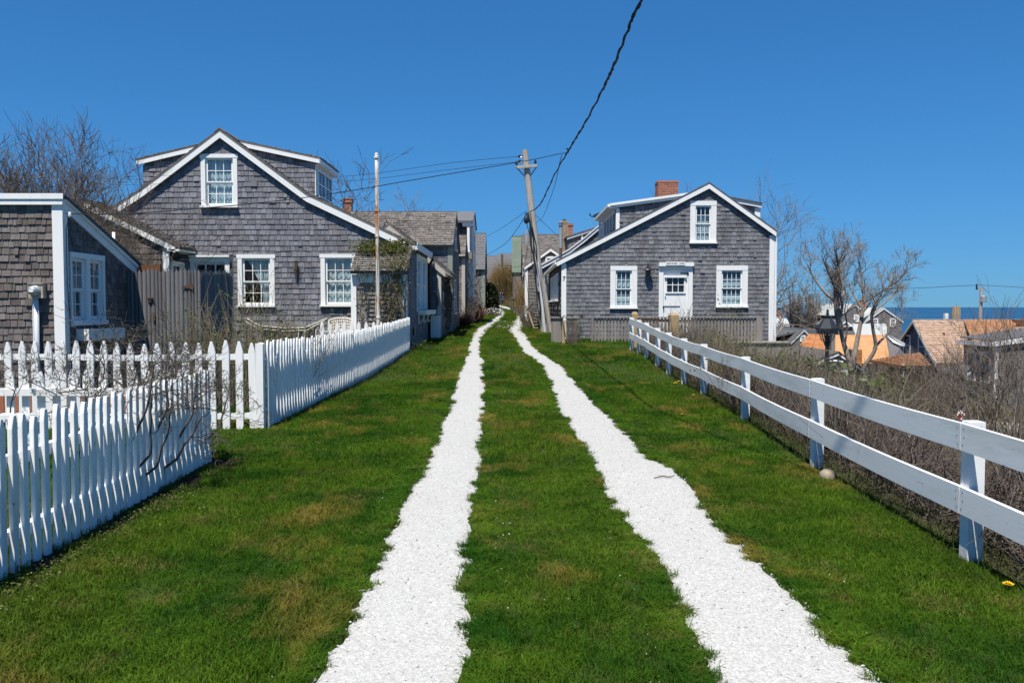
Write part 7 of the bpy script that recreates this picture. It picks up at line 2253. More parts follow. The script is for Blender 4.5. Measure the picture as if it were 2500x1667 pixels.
# porch with orange cedar hip roof
Y = 46.0
T_ = thing('porch', (X_at(2200, Y), Y, -4.6), 'open porch with orange cedar hip roof on a thin white post', 'porch')
tv = [W(2122, 880, Y+1.5), W(2201, 894, Y-2.2), W(2273, 893.5, Y+0.5), W(2250, 868, Y+3.2), W(2243, 861, Y+1.8), W(2205, 866, Y+1.2)]
mb = MB()
mb.add([v - Vector((0, 0, 0.10)) for v in tv], [(0, 1, 5), (1, 2, 5), (2, 4, 5), (2, 3, 4), (0, 5, 4), (0, 4, 3)])
mb.add([v - Vector((0, 0, 0.12)) for v in tv[:4]] , [(3, 2, 1, 0)])
lo = tv[:4]
for i in range(4):
    a, b2 = lo[i], lo[(i+1) % 4]; mb.quad(a, a-Vector((0,0,0.12)), b2-Vector((0,0,0.12)), b2)
rT = part('roof', mb, M['cedar_new'], T_)
for (e0, e1, t0, t1, sd) in ((tv[1], tv[2], tv[4], tv[5], 331), (tv[0], tv[1], tv[5], tv[5], 332), (tv[2], tv[3], tv[4], tv[4], 333)):
    V = []; Fc = []; T = []; rng = random.Random(sd); k = 13
    for q in range(k):
        f0, f1 = q/k, (q+1.15)/k
        a0 = e0.lerp(t1, f0); a1 = e1.lerp(t0, f0); b0_ = e0.lerp(t1, min(1, f1)); b1_ = e1.lerp(t0, min(1, f1))
        n_ = max(2, int((a1-a0).length/0.2))
        N_ = (a1-a0).cross(t0-a0).normalized(); N_ = N_ if N_.z > 0 else -N_
        for j in range(n_):
            s0, s1 = j/n_+0.004, (j+1)/n_-0.004; th = rng.uniform(0.025, 0.05)
            c = [a0.lerp(a1, s0)+N_*th, a0.lerp(a1, s1)+N_*th, b0_.lerp(b1_, s1)+N_*0.004, b0_.lerp(b1_, s0)+N_*0.004, a0.lerp(a1, s0), a0.lerp(a1, s1)]
            n = len(V); V += [tuple(x) for x in c]; Fc += [(n, n+1, n+2, n+3), (n+4, n+5, n+1, n)]; r = rng.random(); T += [r, r]
    o = bpy.data.objects.new('roof_shingles', finish_mesh('roof_shingles', V, Fc, T, M['cedar_new'])); COL.objects.link(o); attach(o, T_); o['kind'] = 'stuff'
for px, py in ((2205, Y-1.9), (2140, Y+1.2), (2262, Y+0.8)):
    part('post', MB().box((X_at(px, py), py, -4.7), (X_at(px, py)+0.10, py+0.10, Z_at(px, 893, py)+0.1)), M['whicker'], T_)
part('back_wall', MB().box((X_at(2125, Y+2.4), Y+2.4, -4.8), (X_at(2262, Y+2.4), Y+2.6, Z_at(2200, 890, Y+2.4))), M['bark_dark'], T_)
# shed by the lamp post
Y = 29.0
U_ = thing('shed', (X_at(2060, Y), Y+1.5, gz(X_at(2060, Y), Y)), 'small grey shed with white rakes and russet door below the lamp post', 'shed')
gable_y(U_, Y, [(1982, 886), (2048, 861), (2127, 914)], -2.6, Y+4, M['shingle_even'], M['roof_grey'], M['white'], 0.10, 340, [], row=0.13, px_walls=(1990, 2122))
mb = MB().box((X_at(2030, Y), Y-0.04, -2.5), (X_at(2066, Y), Y-0.005, Z_at(2050, 908, Y))); part('door', mb, M['brown_board'], U_)
mb = MB(); frame_boards(mb, front(Y-0.005), X_at(2030, Y), X_at(2066, Y), -2.5, Z_at(2050, 908, Y), 0.07, 0.05); part('door_casing', mb, M['white'], U_)
pts = [W(px, py, Y-0.12) for px, py in ((1992, 893), (2005, 886), (2022, 882), (2042, 881), (2058, 884))]
part('arched_trim', MB().tube(pts, 0.035, 5), M['white'], U_)
# grey building with white fascia at the right edge
Y = 45.0
Xb = thing('house', (X_at(2450, Y), Y+3, -4.6), 'grey shingled building with flat dark roof and white fascia at right edge', 'house')
xc0 = X_at(2431, Y); 
zf_l, zf_r = Z_at(2432, 846, Y), Z_at(2520, 826, Y)
pf = front(Y)
poly = [(xc0, -5), (xc0+6, -5), (xc0+6, zf_r+0.4), (xc0, zf_l)]
w_ = wall(Xb, pf, poly, [])
shingles(w_, pf, [(a, b-0.02) for a, b in poly], [], 0.15, 0.1, 0.22, M['roof_grey'], seed=345)
pl = side_l(xc0)
y1b = Y+3.1
pol = [(Y+0.1, -5), (y1b, -5), (y1b, zf_l), (Y+0.1, zf_l)]
w_ = wall(Xb, pl, pol, [], name='side_wall')
shingles(w_, pl, pol, [], 0.15, 0.1, 0.22, M['shingle_far'], seed=346)
for y0 in (Y+0.5, Y+1.9): simple_window(Xb, pl, (y0, y0+0.75, zf_l-2.0, zf_l-0.45), 0.1, 1, 2)
mb = MB().box((xc0-0.03, Y-0.05, -5), (xc0+0.17, Y-0.003, zf_l)); part('corner_board', mb, M['white'], Xb)
mb = MB().prism([(xc0-0.3, Y-0.2, zf_l), (xc0+6.2, Y-0.2, zf_r+0.42), (xc0+6.2, Y-0.2, zf_r+0.72), (xc0-0.3, Y-0.2, zf_l+0.26)], (0, 0.06, 0)); part('fascia', mb, M['white'], Xb)
mb = MB().box((xc0-0.3, Y-0.139, zf_l), (xc0-0.24, y1b+0.2, zf_l+0.26)); part('fascia', mb, M['white'], Xb)
mb = MB().prism([(xc0-0.3, Y-0.2, zf_l+0.27), (xc0+6.2, Y-0.2, zf_r+0.73), (xc0+6.2, Y-0.2, zf_r+0.78), (xc0-0.3, Y-0.2, zf_l+0.32)], (0, 3.2, 0.12)); part('roof', mb, M['roof_dark'], Xb)
mb = MB().prism([W(2298, 905, Y-3), W(2357, 916, Y-3), W(2370, 900, Y+0.5), W(2352, 893, Y+0.5)], (0, 0, 0.09)); lr = part('lean_roof', mb, M['roof_slate'], Xb)
mb = MB().prism([W(2352, 916, Y-3.05), W(2371, 908, Y-2.0), W(2371, 914, Y-2.0), W(2352, 924, Y-3.05)], (0, 0.06, 0)); part('lean_fascia', mb, M['white'], Xb)
mb = MB().prism([W(2300, 911, Y-2.9), W(2354, 922, Y-2.9), W(2354, 960, Y-2.9), W(2300, 960, Y-2.9)], (0, 2.5, 0)); part('lean_wall', mb, M['bark_dark'], Xb)

# far utility pole with transformer, by the sea
Y = 120.0
fpz = thing('utility_pole', (X_at(2392, Y), Y, -8), 'far utility pole with grey transformer standing in front of the sea', 'utility pole')
part('shaft', MB().tube([(X_at(2391, Y), Y, -8), W(2396, 700, Y)], [0.30, 0.22], 8), M['pole_wood'], fpz)
part('transformer', MB().lathe(W(2401, 738, Y-0.3), [(0.33, 0), (0.42, 0.05), (0.42, 0.85), (0.38, 0.95), (0.1, 1.0)], 10), M['steel'], fpz)
part('arm', MB().bar(W(2384, 706, Y), W(2396, 705, Y), 0.12, 0.12), M['pole_wood'], fpz)
part('insulator', MB().tube([W(2384, 693, Y), W(2385, 707, Y)], [0.08, 0.16], 6), M['black_metal'], fpz)
for e, lab in (((2215, 704), 'far thin wire running left above the sea from transformer pole'),):
    wire('power_wire', [W(2396, 696, Y), W(2320, 699, Y+3), W(*e, Y+8), W(1900, 711, Y+20)], 0.035, lab)
wire('power_wire', [W(2396, 696, Y), W(2450, 699, Y-2), W(2560, 706, Y-6)], 0.035, 'far thin wire running right from the transformer pole')
wire('power_wire', [W(1890, 795, 48), W(1950, 803, 47), W(2010, 788, 46), W(2075, 742, 45)], 0.012, 'dark drooping wire in front of the dark grey house')

# lamp post
yl = 17.5
lx = X_at(2020, yl)
lp = thing('lamp_post', (lx, yl, gz(lx, yl)), 'black lantern on a dark post rising out of the brush by the rail fence', 'lamp post')
zq = lambda py: Z_at(2020, py, yl)
k = yl/F
part('post', MB().tube([(lx, yl, gz(lx, yl)-0.1), (lx, yl, zq(843))], 0.038, 10).lathe((lx, yl, zq(880)), [(0.05, -0.3), (0.052, 0), (0.058, 0.01), (0.058, 0.03), (0.042, 0.06)], 10), M['black_metal'], lp, smooth=False)
part('socket', MB().lathe((lx, yl, 0), [(0.045, zq(845)), (0.06, zq(842)), (0.065, zq(836)), (0.085, zq(835)), (0.09, zq(832.5))], 6, phase=math.pi/6), M['lamp_slate'], lp)
r0, r1 = 12.5*k, 22.5*k
cgl = MB()
za, zb = zq(832), zq(803)
for j in range(6):
    a0 = math.pi/6 + j*math.pi/3; a1 = a0 + math.pi/3
    q = [(lx+r0*math.cos(a0), yl+r0*math.sin(a0), za), (lx+r0*math.cos(a1), yl+r0*math.sin(a1), za), (lx+r1*math.cos(a1), yl+r1*math.sin(a1), zb), (lx+r1*math.cos(a0), yl+r1*math.sin(a0), zb)]
    gp_ = MB().quad(*q); part('pane', gp_, M['glass'], lp)
    part('bar', MB().bar(q[0], q[3], 0.014, 0.014), M['black_metal'], lp)
part('roof', MB().lathe((lx, yl, 0), [(26*k, zq(803)), (26*k, zq(801.5)), (13*k, zq(781)), (11*k, zq(779)), (8*k, zq(778))], 6, phase=math.pi/6), M['lamp_slate'], lp)
part('finial', MB().lathe((lx, yl, 0), [(8*k, zq(779)), (7*k, zq(774)), (9*k, zq(772)), (3.2*k, zq(769)), (3.8*k, zq(764)), (2.2*k, zq(762)), (3.6*k, zq(760)), (2.6*k, zq(756.5)), (0.4*k, zq(754.5))], 10), M['black_metal'], lp)
part('burner', MB().lathe((lx, yl, 0), [(6*k, zq(832)), (6.5*k, zq(826)), (5.5*k, zq(818)), (2.5*k, zq(817)), (2.2*k, zq(811))], 8), M['black_metal'], lp)

# fire hydrant
Y = 39.0
hx = X_at(2350, Y); hz = gz(hx, Y); ht = Z_at(2350, 1001, Y)
hy = thing('fire_hydrant', (hx, Y, hz), 'red fire hydrant with white bonnet and caps in the brush', 'fire hydrant')
ht = hz + min(max(ht-hz, 0.72), 1.0)
part('barrel', MB().lathe((hx, Y, 0), [(0.16, hz-0.05), (0.16, hz+0.04), (0.10, hz+0.05), (0.12, ht-0.24), (0.14, ht-0.19), (0.14, ht-0.15)], 14), M['hyd_red'], hy, smooth=False)
part('bonnet', MB().lathe((hx, Y, 0), [(0.13, ht-0.15), (0.13, ht-0.13), (0.115, ht-0.12), (0.09, ht-0.07), (0.05, ht-0.045), (0.02, ht-0.04), (0.02, ht)], 14), M['white'], hy)
for dx in (-1, 1):
    part('cap', MB().tube([(hx+dx*0.09, Y, ht-0.23), (hx+dx*0.19, Y-0.02, ht-0.23)], [0.055, 0.05], 8), M['white'], hy)
part('cap', MB().tube([(hx, Y-0.08, ht-0.42), (hx, Y-0.18, ht-0.42)], [0.06, 0.055], 8), M['white'], hy)

# stones
def stone(p, r, seed, label, sz=0.7, cat='stone', group=None):
    rng = random.Random(seed); mb = MB().ball((0, 0, 0), 1.0, 10, 7)
    ph = [rng.uniform(0, 6) for _ in range(6)]
    vs = []
    for x, y, z in mb.v:
        d = 1 + 0.13*math.sin(3*x+ph[0]) + 0.12*math.sin(3*y+ph[1]) + 0.1*math.sin(4*z+ph[2])
        vs.append((p[0]+x*d*r, p[1]+y*d*r*0.8, p[2]+z*d*r*sz))
    mb.v = vs
    return solo('stone', mb, M['stone'], p, label, cat, group, smooth=True)
p = G(2005, 1172); stone((p.x+0.05, p.y, p.z+0.03), 0.085, 1, 'round tan stone lying at the foot of the second nearest rail fence post')
for i, (px, py, r, lab) in enumerate(((2414, 1042, 0.20, 'round boulder just beyond the nearest rail fence post top'), (2452, 1052, 0.26, 'flat tan boulder in the middle of the row beyond the rail'), (2478, 1058, 0.22, 'rightmost tan boulder of the row beyond the rail'))):
    q = W(px, py, 37.0); stone((q.x, 37.0, gz(q.x, 37.0)+0.15), r*1.9, 10+i, lab)
# stick on the shell track, dandelions
a, b2 = G(1596, 1172), G(1646, 1169)
mb = MB().tube([a+Vector((0,0,0.02)), a.lerp(b2, 0.4)+Vector((0,0.01,0.03)), a.lerp(b2, 0.75)+Vector((0,-0.01,0.024)), b2+Vector((0,0,0.03))], [0.004, 0.006, 0.005, 0.003], 5)
solo('twig', mb, M['rust'], a, 'dark reddish stick lying across the right shell track', 'stick')
def dandelion(px, py, r, label):
    p = G(px, py); top = p + Vector((0, 0, 0.05))
    t = thing('dandelion', p, label, 'flower', 'dandelions in the grass')
    part('stem', MB().tube([p, top], 0.003, 4), M['leaf'], t)
    mb = MB(); rng = random.Random(int(px))
    for ring, (n, rr, up) in enumerate(((16, 1.0, 0.25), (12, 0.7, 0.6), (7, 0.4, 1.0))):
        for i in range(n):
            a = 2*math.pi*i/n + ring*0.3; c, s = math.cos(a), math.sin(a); w = r*0.16
            mb.add([top + Vector((c*r*0.1 - s*w, s*r*0.1 + c*w, 0)), top + Vector((c*r*0.1 + s*w, s*r*0.1 - c*w, 0)), top + Vector((c*r*rr + s*w*0.6, s*r*rr - c*w*0.6, r*up*0.5)), top + Vector((c*r*rr - s*w*0.6, s*r*rr + c*w*0.6, r*up*0.5))], [(0, 1, 2, 3)])
    part('flower_head', mb, M['dandelion'], t)
dandelion(2461, 1448, 0.028, 'yellow dandelion in the grass at the lower right corner')
dandelion(1649, 942, 0.04, 'left of the two yellow dandelions by the far rail fence posts')
dandelion(1657, 938, 0.035, 'right of the two yellow dandelions by the far rail fence posts')
dandelion(1693, 972, 0.03, 'yellow dandelion halfway along the white rail fence')
dandelion(1664, 1020, 0.02, 'small yellow dandelion out in the right grass verge')

# ------------------------------------------------------------------ person on a bicycle, far up the lane
Y = 92.0
bx = X_at(1224, Y); bz = gz(bx, Y) + 0.01
bk = thing('bicycle', (bx, Y, bz), 'dark bicycle seen from behind, ridden up the far end of the lane', 'bicycle')
def wheel(y):
    w = thing if False else None
    mb = MB(); pts = [(bx, y+0.33*math.cos(a*math.pi/12), bz+0.34+0.33*math.sin(a*math.pi/12)) for a in range(25)]
    mb.tube(pts, 0.022, 5, cap=False)
    o = part('wheel', mb, M['black_metal'], bk)
    sp = MB()
    for k in range(8):
        a = k*math.pi/4; sp.tube([(bx, y, bz+0.34), (bx, y+0.31*math.cos(a), bz+0.34+0.31*math.sin(a))], 0.003, 3)
    part('spokes', sp, M['steel'], o)
wheel(Y-0.5); wheel(Y+0.5)
fr_ = MB().tube([(bx, Y-0.5, bz+0.34), (bx, Y-0.08, bz+0.30), (bx, Y+0.38, bz+0.80)], 0.02, 5).tube([(bx, Y-0.5, bz+0.34), (bx, Y-0.2, bz+0.82), (bx, Y+0.36, bz+0.86)], 0.018, 5).tube([(bx, Y-0.08, bz+0.30), (bx, Y-0.22, bz+0.92)], 0.018, 5).tube([(bx, Y+0.5, bz+0.34), (bx, Y+0.34, bz+1.0)], 0.018, 5)
part('frame', fr_, M['black_metal'], bk)
part('saddle', MB().prism([(bx-0.09, Y-0.36, bz+0.93), (bx+0.09, Y-0.36, bz+0.93), (bx+0.03, Y-0.05, bz+0.95), (bx-0.03, Y-0.05, bz+0.95)], (0, 0, 0.04)), M['black_metal'], bk)
part('handlebar', MB().tube([(bx-0.30, Y+0.20, bz+1.05), (bx-0.16, Y+0.33, bz+1.05), (bx, Y+0.35, bz+1.02), (bx+0.16, Y+0.33, bz+1.05), (bx+0.30, Y+0.20, bz+1.05)], 0.014, 5), M['black_metal'], bk)
part('basket', MB().box((bx-0.22, Y-0.62, bz+0.62), (bx+0.22, Y-0.40, bz+0.88)), M['cloth_blue'], bk)
J = [  # joints (x, y, z, radius)
 (0, -0.18, 1.00, 0.155), (0, -0.12, 1.22, 0.150), (0, -0.02, 1.42, 0.165), (0, 0.03, 1.53, 0.060), (0, 0.05, 1.60, 0.070), (0, 0.06, 1.70, 0.095), (0, 0.05, 1.79, 0.075),
 (-0.17, 0.0, 1.44, 0.070), (-0.25, 0.08, 1.24, 0.052), (-0.29, 0.20, 1.08, 0.040), (-0.30, 0.24, 1.06, 0.035),
 (0.17, 0.0, 1.44, 0.070), (0.25, 0.08, 1.24, 0.052), (0.29, 0.20, 1.08, 0.040), (0.30, 0.24, 1.06, 0.035),
 (-0.10, -0.14, 0.96, 0.105), (-0.14, 0.22, 0.86, 0.080), (-0.13, 0.10, 0.46, 0.052), (-0.13, 0.20, 0.42, 0.045),
 (0.10, -0.14, 0.96, 0.105), (0.14, 0.16, 0.68, 0.080), (0.13, -0.06, 0.24, 0.052), (0.13, 0.04, 0.19, 0.045)]
E = [(0,1),(1,2),(2,3),(3,4),(4,5),(5,6),(2,7),(7,8),(8,9),(9,10),(2,11),(11,12),(12,13),(13,14),(0,15),(15,16),(16,17),(17,18),(0,19),(19,20),(20,21),(21,22)]
def skin_mesh(name, joints, edges, m):
    me = bpy.data.meshes.new(name)
    me.from_pydata([(bx+j[0], Y+j[1], bz+j[2]) for j in joints], edges, [])
    o = bpy.data.objects.new(name, me); COL.objects.link(o)
    md = o.modifiers.new('skin', 'SKIN'); md.use_smooth_shade = True
    for i, j in enumerate(joints):
        me.skin_vertices[0].data[i].radius = (j[3], j[3]*0.85)
    me.skin_vertices[0].data[0].use_root = True
    s = o.modifiers.new('sub', 'SUBSURF'); s.levels = 1; s.render_levels = 1
    bpy.context.view_layer.update()
    e = o.evaluated_get(bpy.context.evaluated_depsgraph_get())
    m2 = bpy.data.meshes.new_from_object(e)
    bpy.data.objects.remove(o)
    m2.materials.clear(); m2.materials.append(m)
    r = bpy.data.objects.new(name, m2); COL.objects.link(r)
    return r
pr = thing('person', (bx, Y, bz+0.9), 'person in dark clothes with long dark hair cycling away up the lane', 'person')
bd = skin_mesh('body', J, E, M['skin']); attach(bd, pr)
# clothes follow the body: a jacket, trousers and hair a little larger than it
def grow_j(ids, k): return {i: (J[i][0], J[i][1], J[i][2], J[i][3]*k) for i in ids}
def dress(name, ids, edges, k, m):
    mp = {a: i for i, a in enumerate(ids)}
    o = skin_mesh(name, [(J[i][0], J[i][1], J[i][2], J[i][3]*k) for i in ids], [(mp[a], mp[b]) for a, b in edges], m); attach(o, pr)
dress('jacket', [1, 0, 2, 7, 8, 9, 11, 12, 13], [(1, 0), (1, 2), (2, 7), (7, 8), (8, 9), (2, 11), (11, 12), (12, 13)], 1.14, M['cloth_dark'])
dress('trousers', [0, 15, 16, 17, 19, 20, 21], [(0, 15), (15, 16), (16, 17), (0, 19), (19, 20), (20, 21)], 1.14, M['cloth_blue'])
hair = MB().ball((bx, Y+0.04, bz+1.72), 0.115, 10, 7, 1.15); part('hair', hair, M['hair'], pr, smooth=True)
part('hair_length', MB().tube([(bx, Y-0.02, bz+1.70), (bx, Y-0.13, bz+1.55), (bx, Y-0.22, bz+1.36)], [0.08, 0.09, 0.05], 8), M['hair'], pr, smooth=True)
fh = MB()
for s in (-1, 1): fh.ball((bx+s*0.035, Y+0.15, bz+1.705), 0.013, 6, 4)
part('eyes', fh, M['black_metal'], pr)
part('nose', MB().tube([(bx, Y+0.14, bz+1.71), (bx, Y+0.175, bz+1.67), (bx, Y+0.145, bz+1.66)], [0.008, 0.014, 0.01], 5), M['skin'], pr)
# ------------------------------------------------------------------ trees
CF = dict(depth=5, wob=0.16, up=0.05, kids=(2, 4), ang=0.62, len=(0.55, 0.85), rad=(0.55, 0.8), rmin=0.0035, tip=0.55, seg=0.16, **{'from': 0.25})
def starts(c, n, spread, length, r, seed, zoff=0.0, lean=(0, 0)):
    rng = random.Random(seed); out = []
    for i in range(n):
        a = 2*math.pi*i/n + rng.uniform(-0.4, 0.4)
        x, y = c[0] + 0.25*math.cos(a), c[1] + 0.25*math.sin(a)
        out.append(((x, y, gz(x, y)-0.1+zoff), (math.cos(a)*spread+lean[0], math.sin(a)*spread+lean[1], 1), length*rng.uniform(0.8, 1.1), r*rng.uniform(0.7, 1.1)))
    return out
c = dict(CF, len=(0.56, 0.80), up=0.09, kids=(3, 5), ang=0.55, wob=0.2, rmin=0.0055, seg=0.14)
bare_tree('bare_tree', (-10.4, 18.2, gz(-10.4, 18)), starts((-10.7, 18.2), 10, 0.25, 2.02, 0.07, 3), c, 'large tangled leafless tree behind the left edge cottage', 401, M['bark_brown'], M['bark_brown'], cat='tree')
c = dict(CF, len=(0.55, 0.8), kids=(2, 4), rmin=0.004)
bare_tree('bare_tree', (-8.4, 17.2, gz(-8.4, 17)), starts((-8.5, 17.4), 4, 0.26, 1.75, 0.045, 8, lean=(0.12, 0)), c, 'smaller leafless tree with fine twigs in front of the low white rake', 402, M['bark_brown'], M['bark_brown'], cat='tree')
# row of bare crowns beyond the roofs
def far_tree(px, py_top, Y, w, label, seed, n=4, m='bark', zb=0.8, r=0.09, spread=0.28, cfg=None):
    x = X_at(px, Y); zt = Z_at(px, py_top, Y)
    H = zt - zb
    st_ = []
    rng = random.Random(seed)
    for i in range(n):
        a = 2*math.pi*i/n + rng.uniform(-0.5, 0.5)
        st_.append(((x+0.2*math.cos(a), Y+0.2*math.sin(a), zb), (math.cos(a)*spread*w, math.sin(a)*spread*w, 1), H*0.42*rng.uniform(0.8, 1.1), r*rng.uniform(0.7, 1.1)))
    return bare_tree('bare_tree', (x, Y, zb), st_, cfg or dict(CF, rmin=0.010, seg=0.3, len=(0.55, 0.78)), label, seed, M[m], M[m], cat='tree', group=None)
far_tree(826, 432, 30.5, 1.0, 'thin dark branched tree beside the right dormer of the gabled cottage', 411, n=3, m='bark_dark', r=0.10, spread=0.2)
far_tree(905, 472, 44, 1.5, 'leafless tree crown showing above the brick chimney roof ridge', 412, n=4, r=0.12)
far_tree(958, 482, 46, 1.5, 'low leafless crown just left of the flagpole top of the ridge', 413, n=4, r=0.10)
far_tree(1592, 450, 50, 1.3, 'leafless tree left of the red brick chimney behind the right cottage', 414, n=4, r=0.12)
far_tree(1790, 452, 48, 1.8, 'leafless tree behind the right gable slope of the right cottage', 415, n=5, r=0.14, zb=-1)
c = dict(CF, rmin=0.007, seg=0.25, len=(0.56, 0.8), up=0.03)
far_tree(1840, 540, 40, 1.5, 'leafless tree spreading beside the white downspout of the right cottage', 416, n=4, r=0.13, zb=-2.6, spread=0.13, cfg=dict(c, kids=(2, 3), **{'from': 0.62}))
# bushy tree by the sea
far_tree(1972, 690, 90, 1.4, 'dense bushy leafless tree against the sea left of the lantern', 417, n=12, r=0.16, zb=-5.5, spread=0.34, cfg=dict(CF, rmin=0.020, seg=0.5, kids=(3, 4), len=(0.5, 0.72), up=0.14, wob=0.1, ang=0.45))
# the two old trees with limbs traced at their own distance
def limb_tree(label, limbs, Y, seed, reach, m_t, m_c, stubs=()):
    rng = random.Random(seed); out = []; P0 = None
    for pts, r0, r1, dy in limbs:
        n = len(pts)
        pp = [W(px, py, Y + dy*(i/(n-1))) for i, (px, py) in enumerate(pts)]
        if P0 is None: P0 = pp[0]
        sp = smooth_path(pp, 5)
        m = len(sp)
        r0 *= 0.72; r1 *= 0.75
        out.append((sp, [r0 + (r1-r0)*i/(m-1) for i in range(m)], 0.3, 9))
        cfg = dict(CF, depth=4, wob=0.15, rmin=0.0045, seg=0.16, kids=(3, 4), ang=0.52, len=(0.62, 0.86), up=0.08)
        grow(rng, sp[-1], (sp[-1]-sp[-3]).normalized() + Vector((0, 0, 0.25)), reach, r1, 4, cfg, out)
        for k in range(5 if len(pts) > 3 else 2):
            i = int(m*rng.uniform(0.45, 0.95))
            d = (sp[min(i+1, m-1)]-sp[i-1]).normalized() + Vector((rng.gauss(0, 0.7), rng.gauss(0, 0.7), 0.35))
            grow(rng, sp[i], d, reach*rng.uniform(0.6, 0.95), r1*0.7, 3, dict(cfg, depth=3), out)
    root = thing('bare_tree', P0, label, 'tree', None)
    for nm, sel, mm in (('trunk', [o for o in out if o[3] == 9], m_t), ('crown', [o for o in out if o[3] != 9], m_c)):
        v, f, t = tube_mesh([(a, b, t) for a, b, t, _ in sel], k_big=8)
        o = bpy.data.objects.new(nm, finish_mesh(nm, v, f, t, mm, True)); COL.objects.link(o); attach(o, root)
    return root
limb_tree('leafless tree with pale broken trunk just right of the lantern', [
    ([(2083, 925), (2070, 872), (2058, 830), (2050, 783), (2046, 751), (2034, 732), (2013, 713), (1990, 684)], 0.135, 0.045, 0.6),
    ([(2052, 800), (2044, 764), (2041, 720), (2043, 676)], 0.15, 0.10, -0.2),
    ([(2050, 783), (2056, 740), (2040, 700), (2020, 660)], 0.07, 0.035, -0.8),
    ([(2046, 751), (2060, 712), (2052, 668), (2066, 640)], 0.06, 0.03, 0.7),
    ([(2060, 855), (2068, 800), (2062, 760)], 0.05, 0.03, -0.4)], 27.0, 421, 0.55, M['bark_pale'], M['bark'])
limb_tree('leafless tree with twisting dark limbs beside the cedar porch', [
    ([(2075, 920), (2086, 865), (2094, 825), (2105, 767), (2109, 726), (2105, 697)], 0.15, 0.05, 0.5),
    ([(2108, 920), (2112, 893), (2137, 850), (2131, 802), (2128, 764), (2140, 738)], 0.11, 0.05, -0.5),
    ([(2134, 850), (2150, 832), (2170, 812), (2188, 790)], 0.07, 0.03, 0.8),
    ([(2106, 740), (2130, 726), (2162, 706), (2190, 688)], 0.05, 0.025, -0.7),
    ([(2109, 760), (2086, 722), (2076, 702)], 0.05, 0.03, 0.5),
    ([(2128, 764), (2150, 748), (2176, 724)], 0.045, 0.025, 0.9)], 27.8, 422, 0.55, M['bark'], M['bark'])
# bare branched shrubs at the right edge
c = dict(CF, depth=4, up=0.10, ang=0.5, len=(0.55, 0.8), rmin=0.003, seg=0.14, kids=(2, 4))
def edge_shrub(px, py, Y, n, L, r, seed, label, spread=0.33, lean=(0, 0)):
    p = W(px, py, Y); z = min(p.z, gz(p.x, Y))
    rng = random.Random(seed); st_ = []
    for i in range(n):
        a = 2*math.pi*i/n + rng.uniform(-0.3, 0.3)
        st_.append(((p.x+0.1*math.cos(a), Y+0.1*math.sin(a), gz(p.x, Y)-0.05), (math.cos(a)*spread+lean[0], math.sin(a)*spread+lean[1], 1), L*rng.uniform(0.85, 1.15), r))
    return bare_tree('bare_shrub', (p.x, Y, gz(p.x, Y)), st_, c, label, seed, M['bark_pale'] if seed % 2 else M['bark'], M['twig'], cat='shrub', split=1)
edge_shrub(2400, 1050, 13.0, 8, 1.05, 0.018, 431, 'tall bare shrub with reddish tips standing right of the hydrant', 0.42, (-0.1, 0))
edge_shrub(2500, 1080, 11.5, 8, 1.02, 0.020, 432, 'bare grey shrub cut by the right edge of the view', 0.36, (-0.08, 0))
edge_shrub(2285, 1000, 17.0, 7, 0.95, 0.015, 433, 'slender bare shrub rising in front of the pale cedar roof', 0.34, (-0.15, 0))

# ------------------------------------------------------------------ brush on the slope beyond the rail fence
g = np.random.default_rng(500)
def open_ground(x, y):      # a trodden gap by the hydrant and the bare strip with boulders
    q = x/y
    return (np.abs(q - 0.55) < np.where(y < 14, 0.055, 0.026)) & (y > 3.5) & (y < 31) | (q > 0.535) & (q < 0.66) & (y > 30) & (y < 41)
def rail_x(y): return np.interp(y, [p[1] for p in PP], [p[0] for p in PP])
def field(name, n, xr, yr, hr, r, m, seed, lean=0.35, fork=2, bend=0.25, near=None, keep=None, dens=None):
    g = np.random.default_rng(seed)
    y = g.uniform(*yr, n); x = rail_x(y) + g.uniform(*xr, n) if near else g.uniform(*xr, n)
    k = ~open_ground(x, y)
    if keep is not None: k &= keep(x, y)
    x, y = x[k], y[k]
    k = len(x)
    cl = 0.75 + 0.35*np.sin(x*1.7+y*0.9)*np.sin(y*1.3-x*0.6)
    P = np.stack([x, y, ground(x, y)-0.03], 1)
    D = np.stack([g.normal(0, lean, k), g.normal(0, lean, k), np.ones(k)], 1)
    L = g.uniform(*hr, k)*cl
    if near: D[:, 0] = np.maximum(D[:, 0], -0.6*(x - rail_x(y) - 0.28)/L)
    V, Fc, T = twig_field(P, D, L, r*g.uniform(0.6, 1.5, k), bend, seed+1, seg=3, fork=fork)
    return np_part(name, V, Fc, T, m, None, kind='stuff'), P + D/np.linalg.norm(D, axis=1, keepdims=True)*(L*0.8)[:, None]
# dense thicket right behind the rails
field('bramble', 2700, (0.30, 1.6), (2.2, 21.0), (0.45, 0.95), 0.0042, M['twig'], 501, near=True, lean=0.55, fork=3, bend=0.35)
field('bramble', 1800, (0.28, 1.3), (2.2, 21.0), (0.35, 0.80), 0.0046, M['bark_dark'], 551, near=True, lean=0.6, fork=3, bend=0.4)
_, tips = field('bramble', 2600, (0.9, 3.0), (3.0, 22.0), (0.5, 0.95), 0.0046, M['twig_brown'], 503, near=True, lean=0.4, fork=3)
g = np.random.default_rng(9)
idx = g.integers(0, len(tips), 4200)
V, Fc, T = leaves(tips[idx] + g.normal(0, 0.07, (4200, 3)), 0.045, 505)
np_part('brush_leaves', V, Fc, T, M['leaf_olive'], None, kind='stuff')
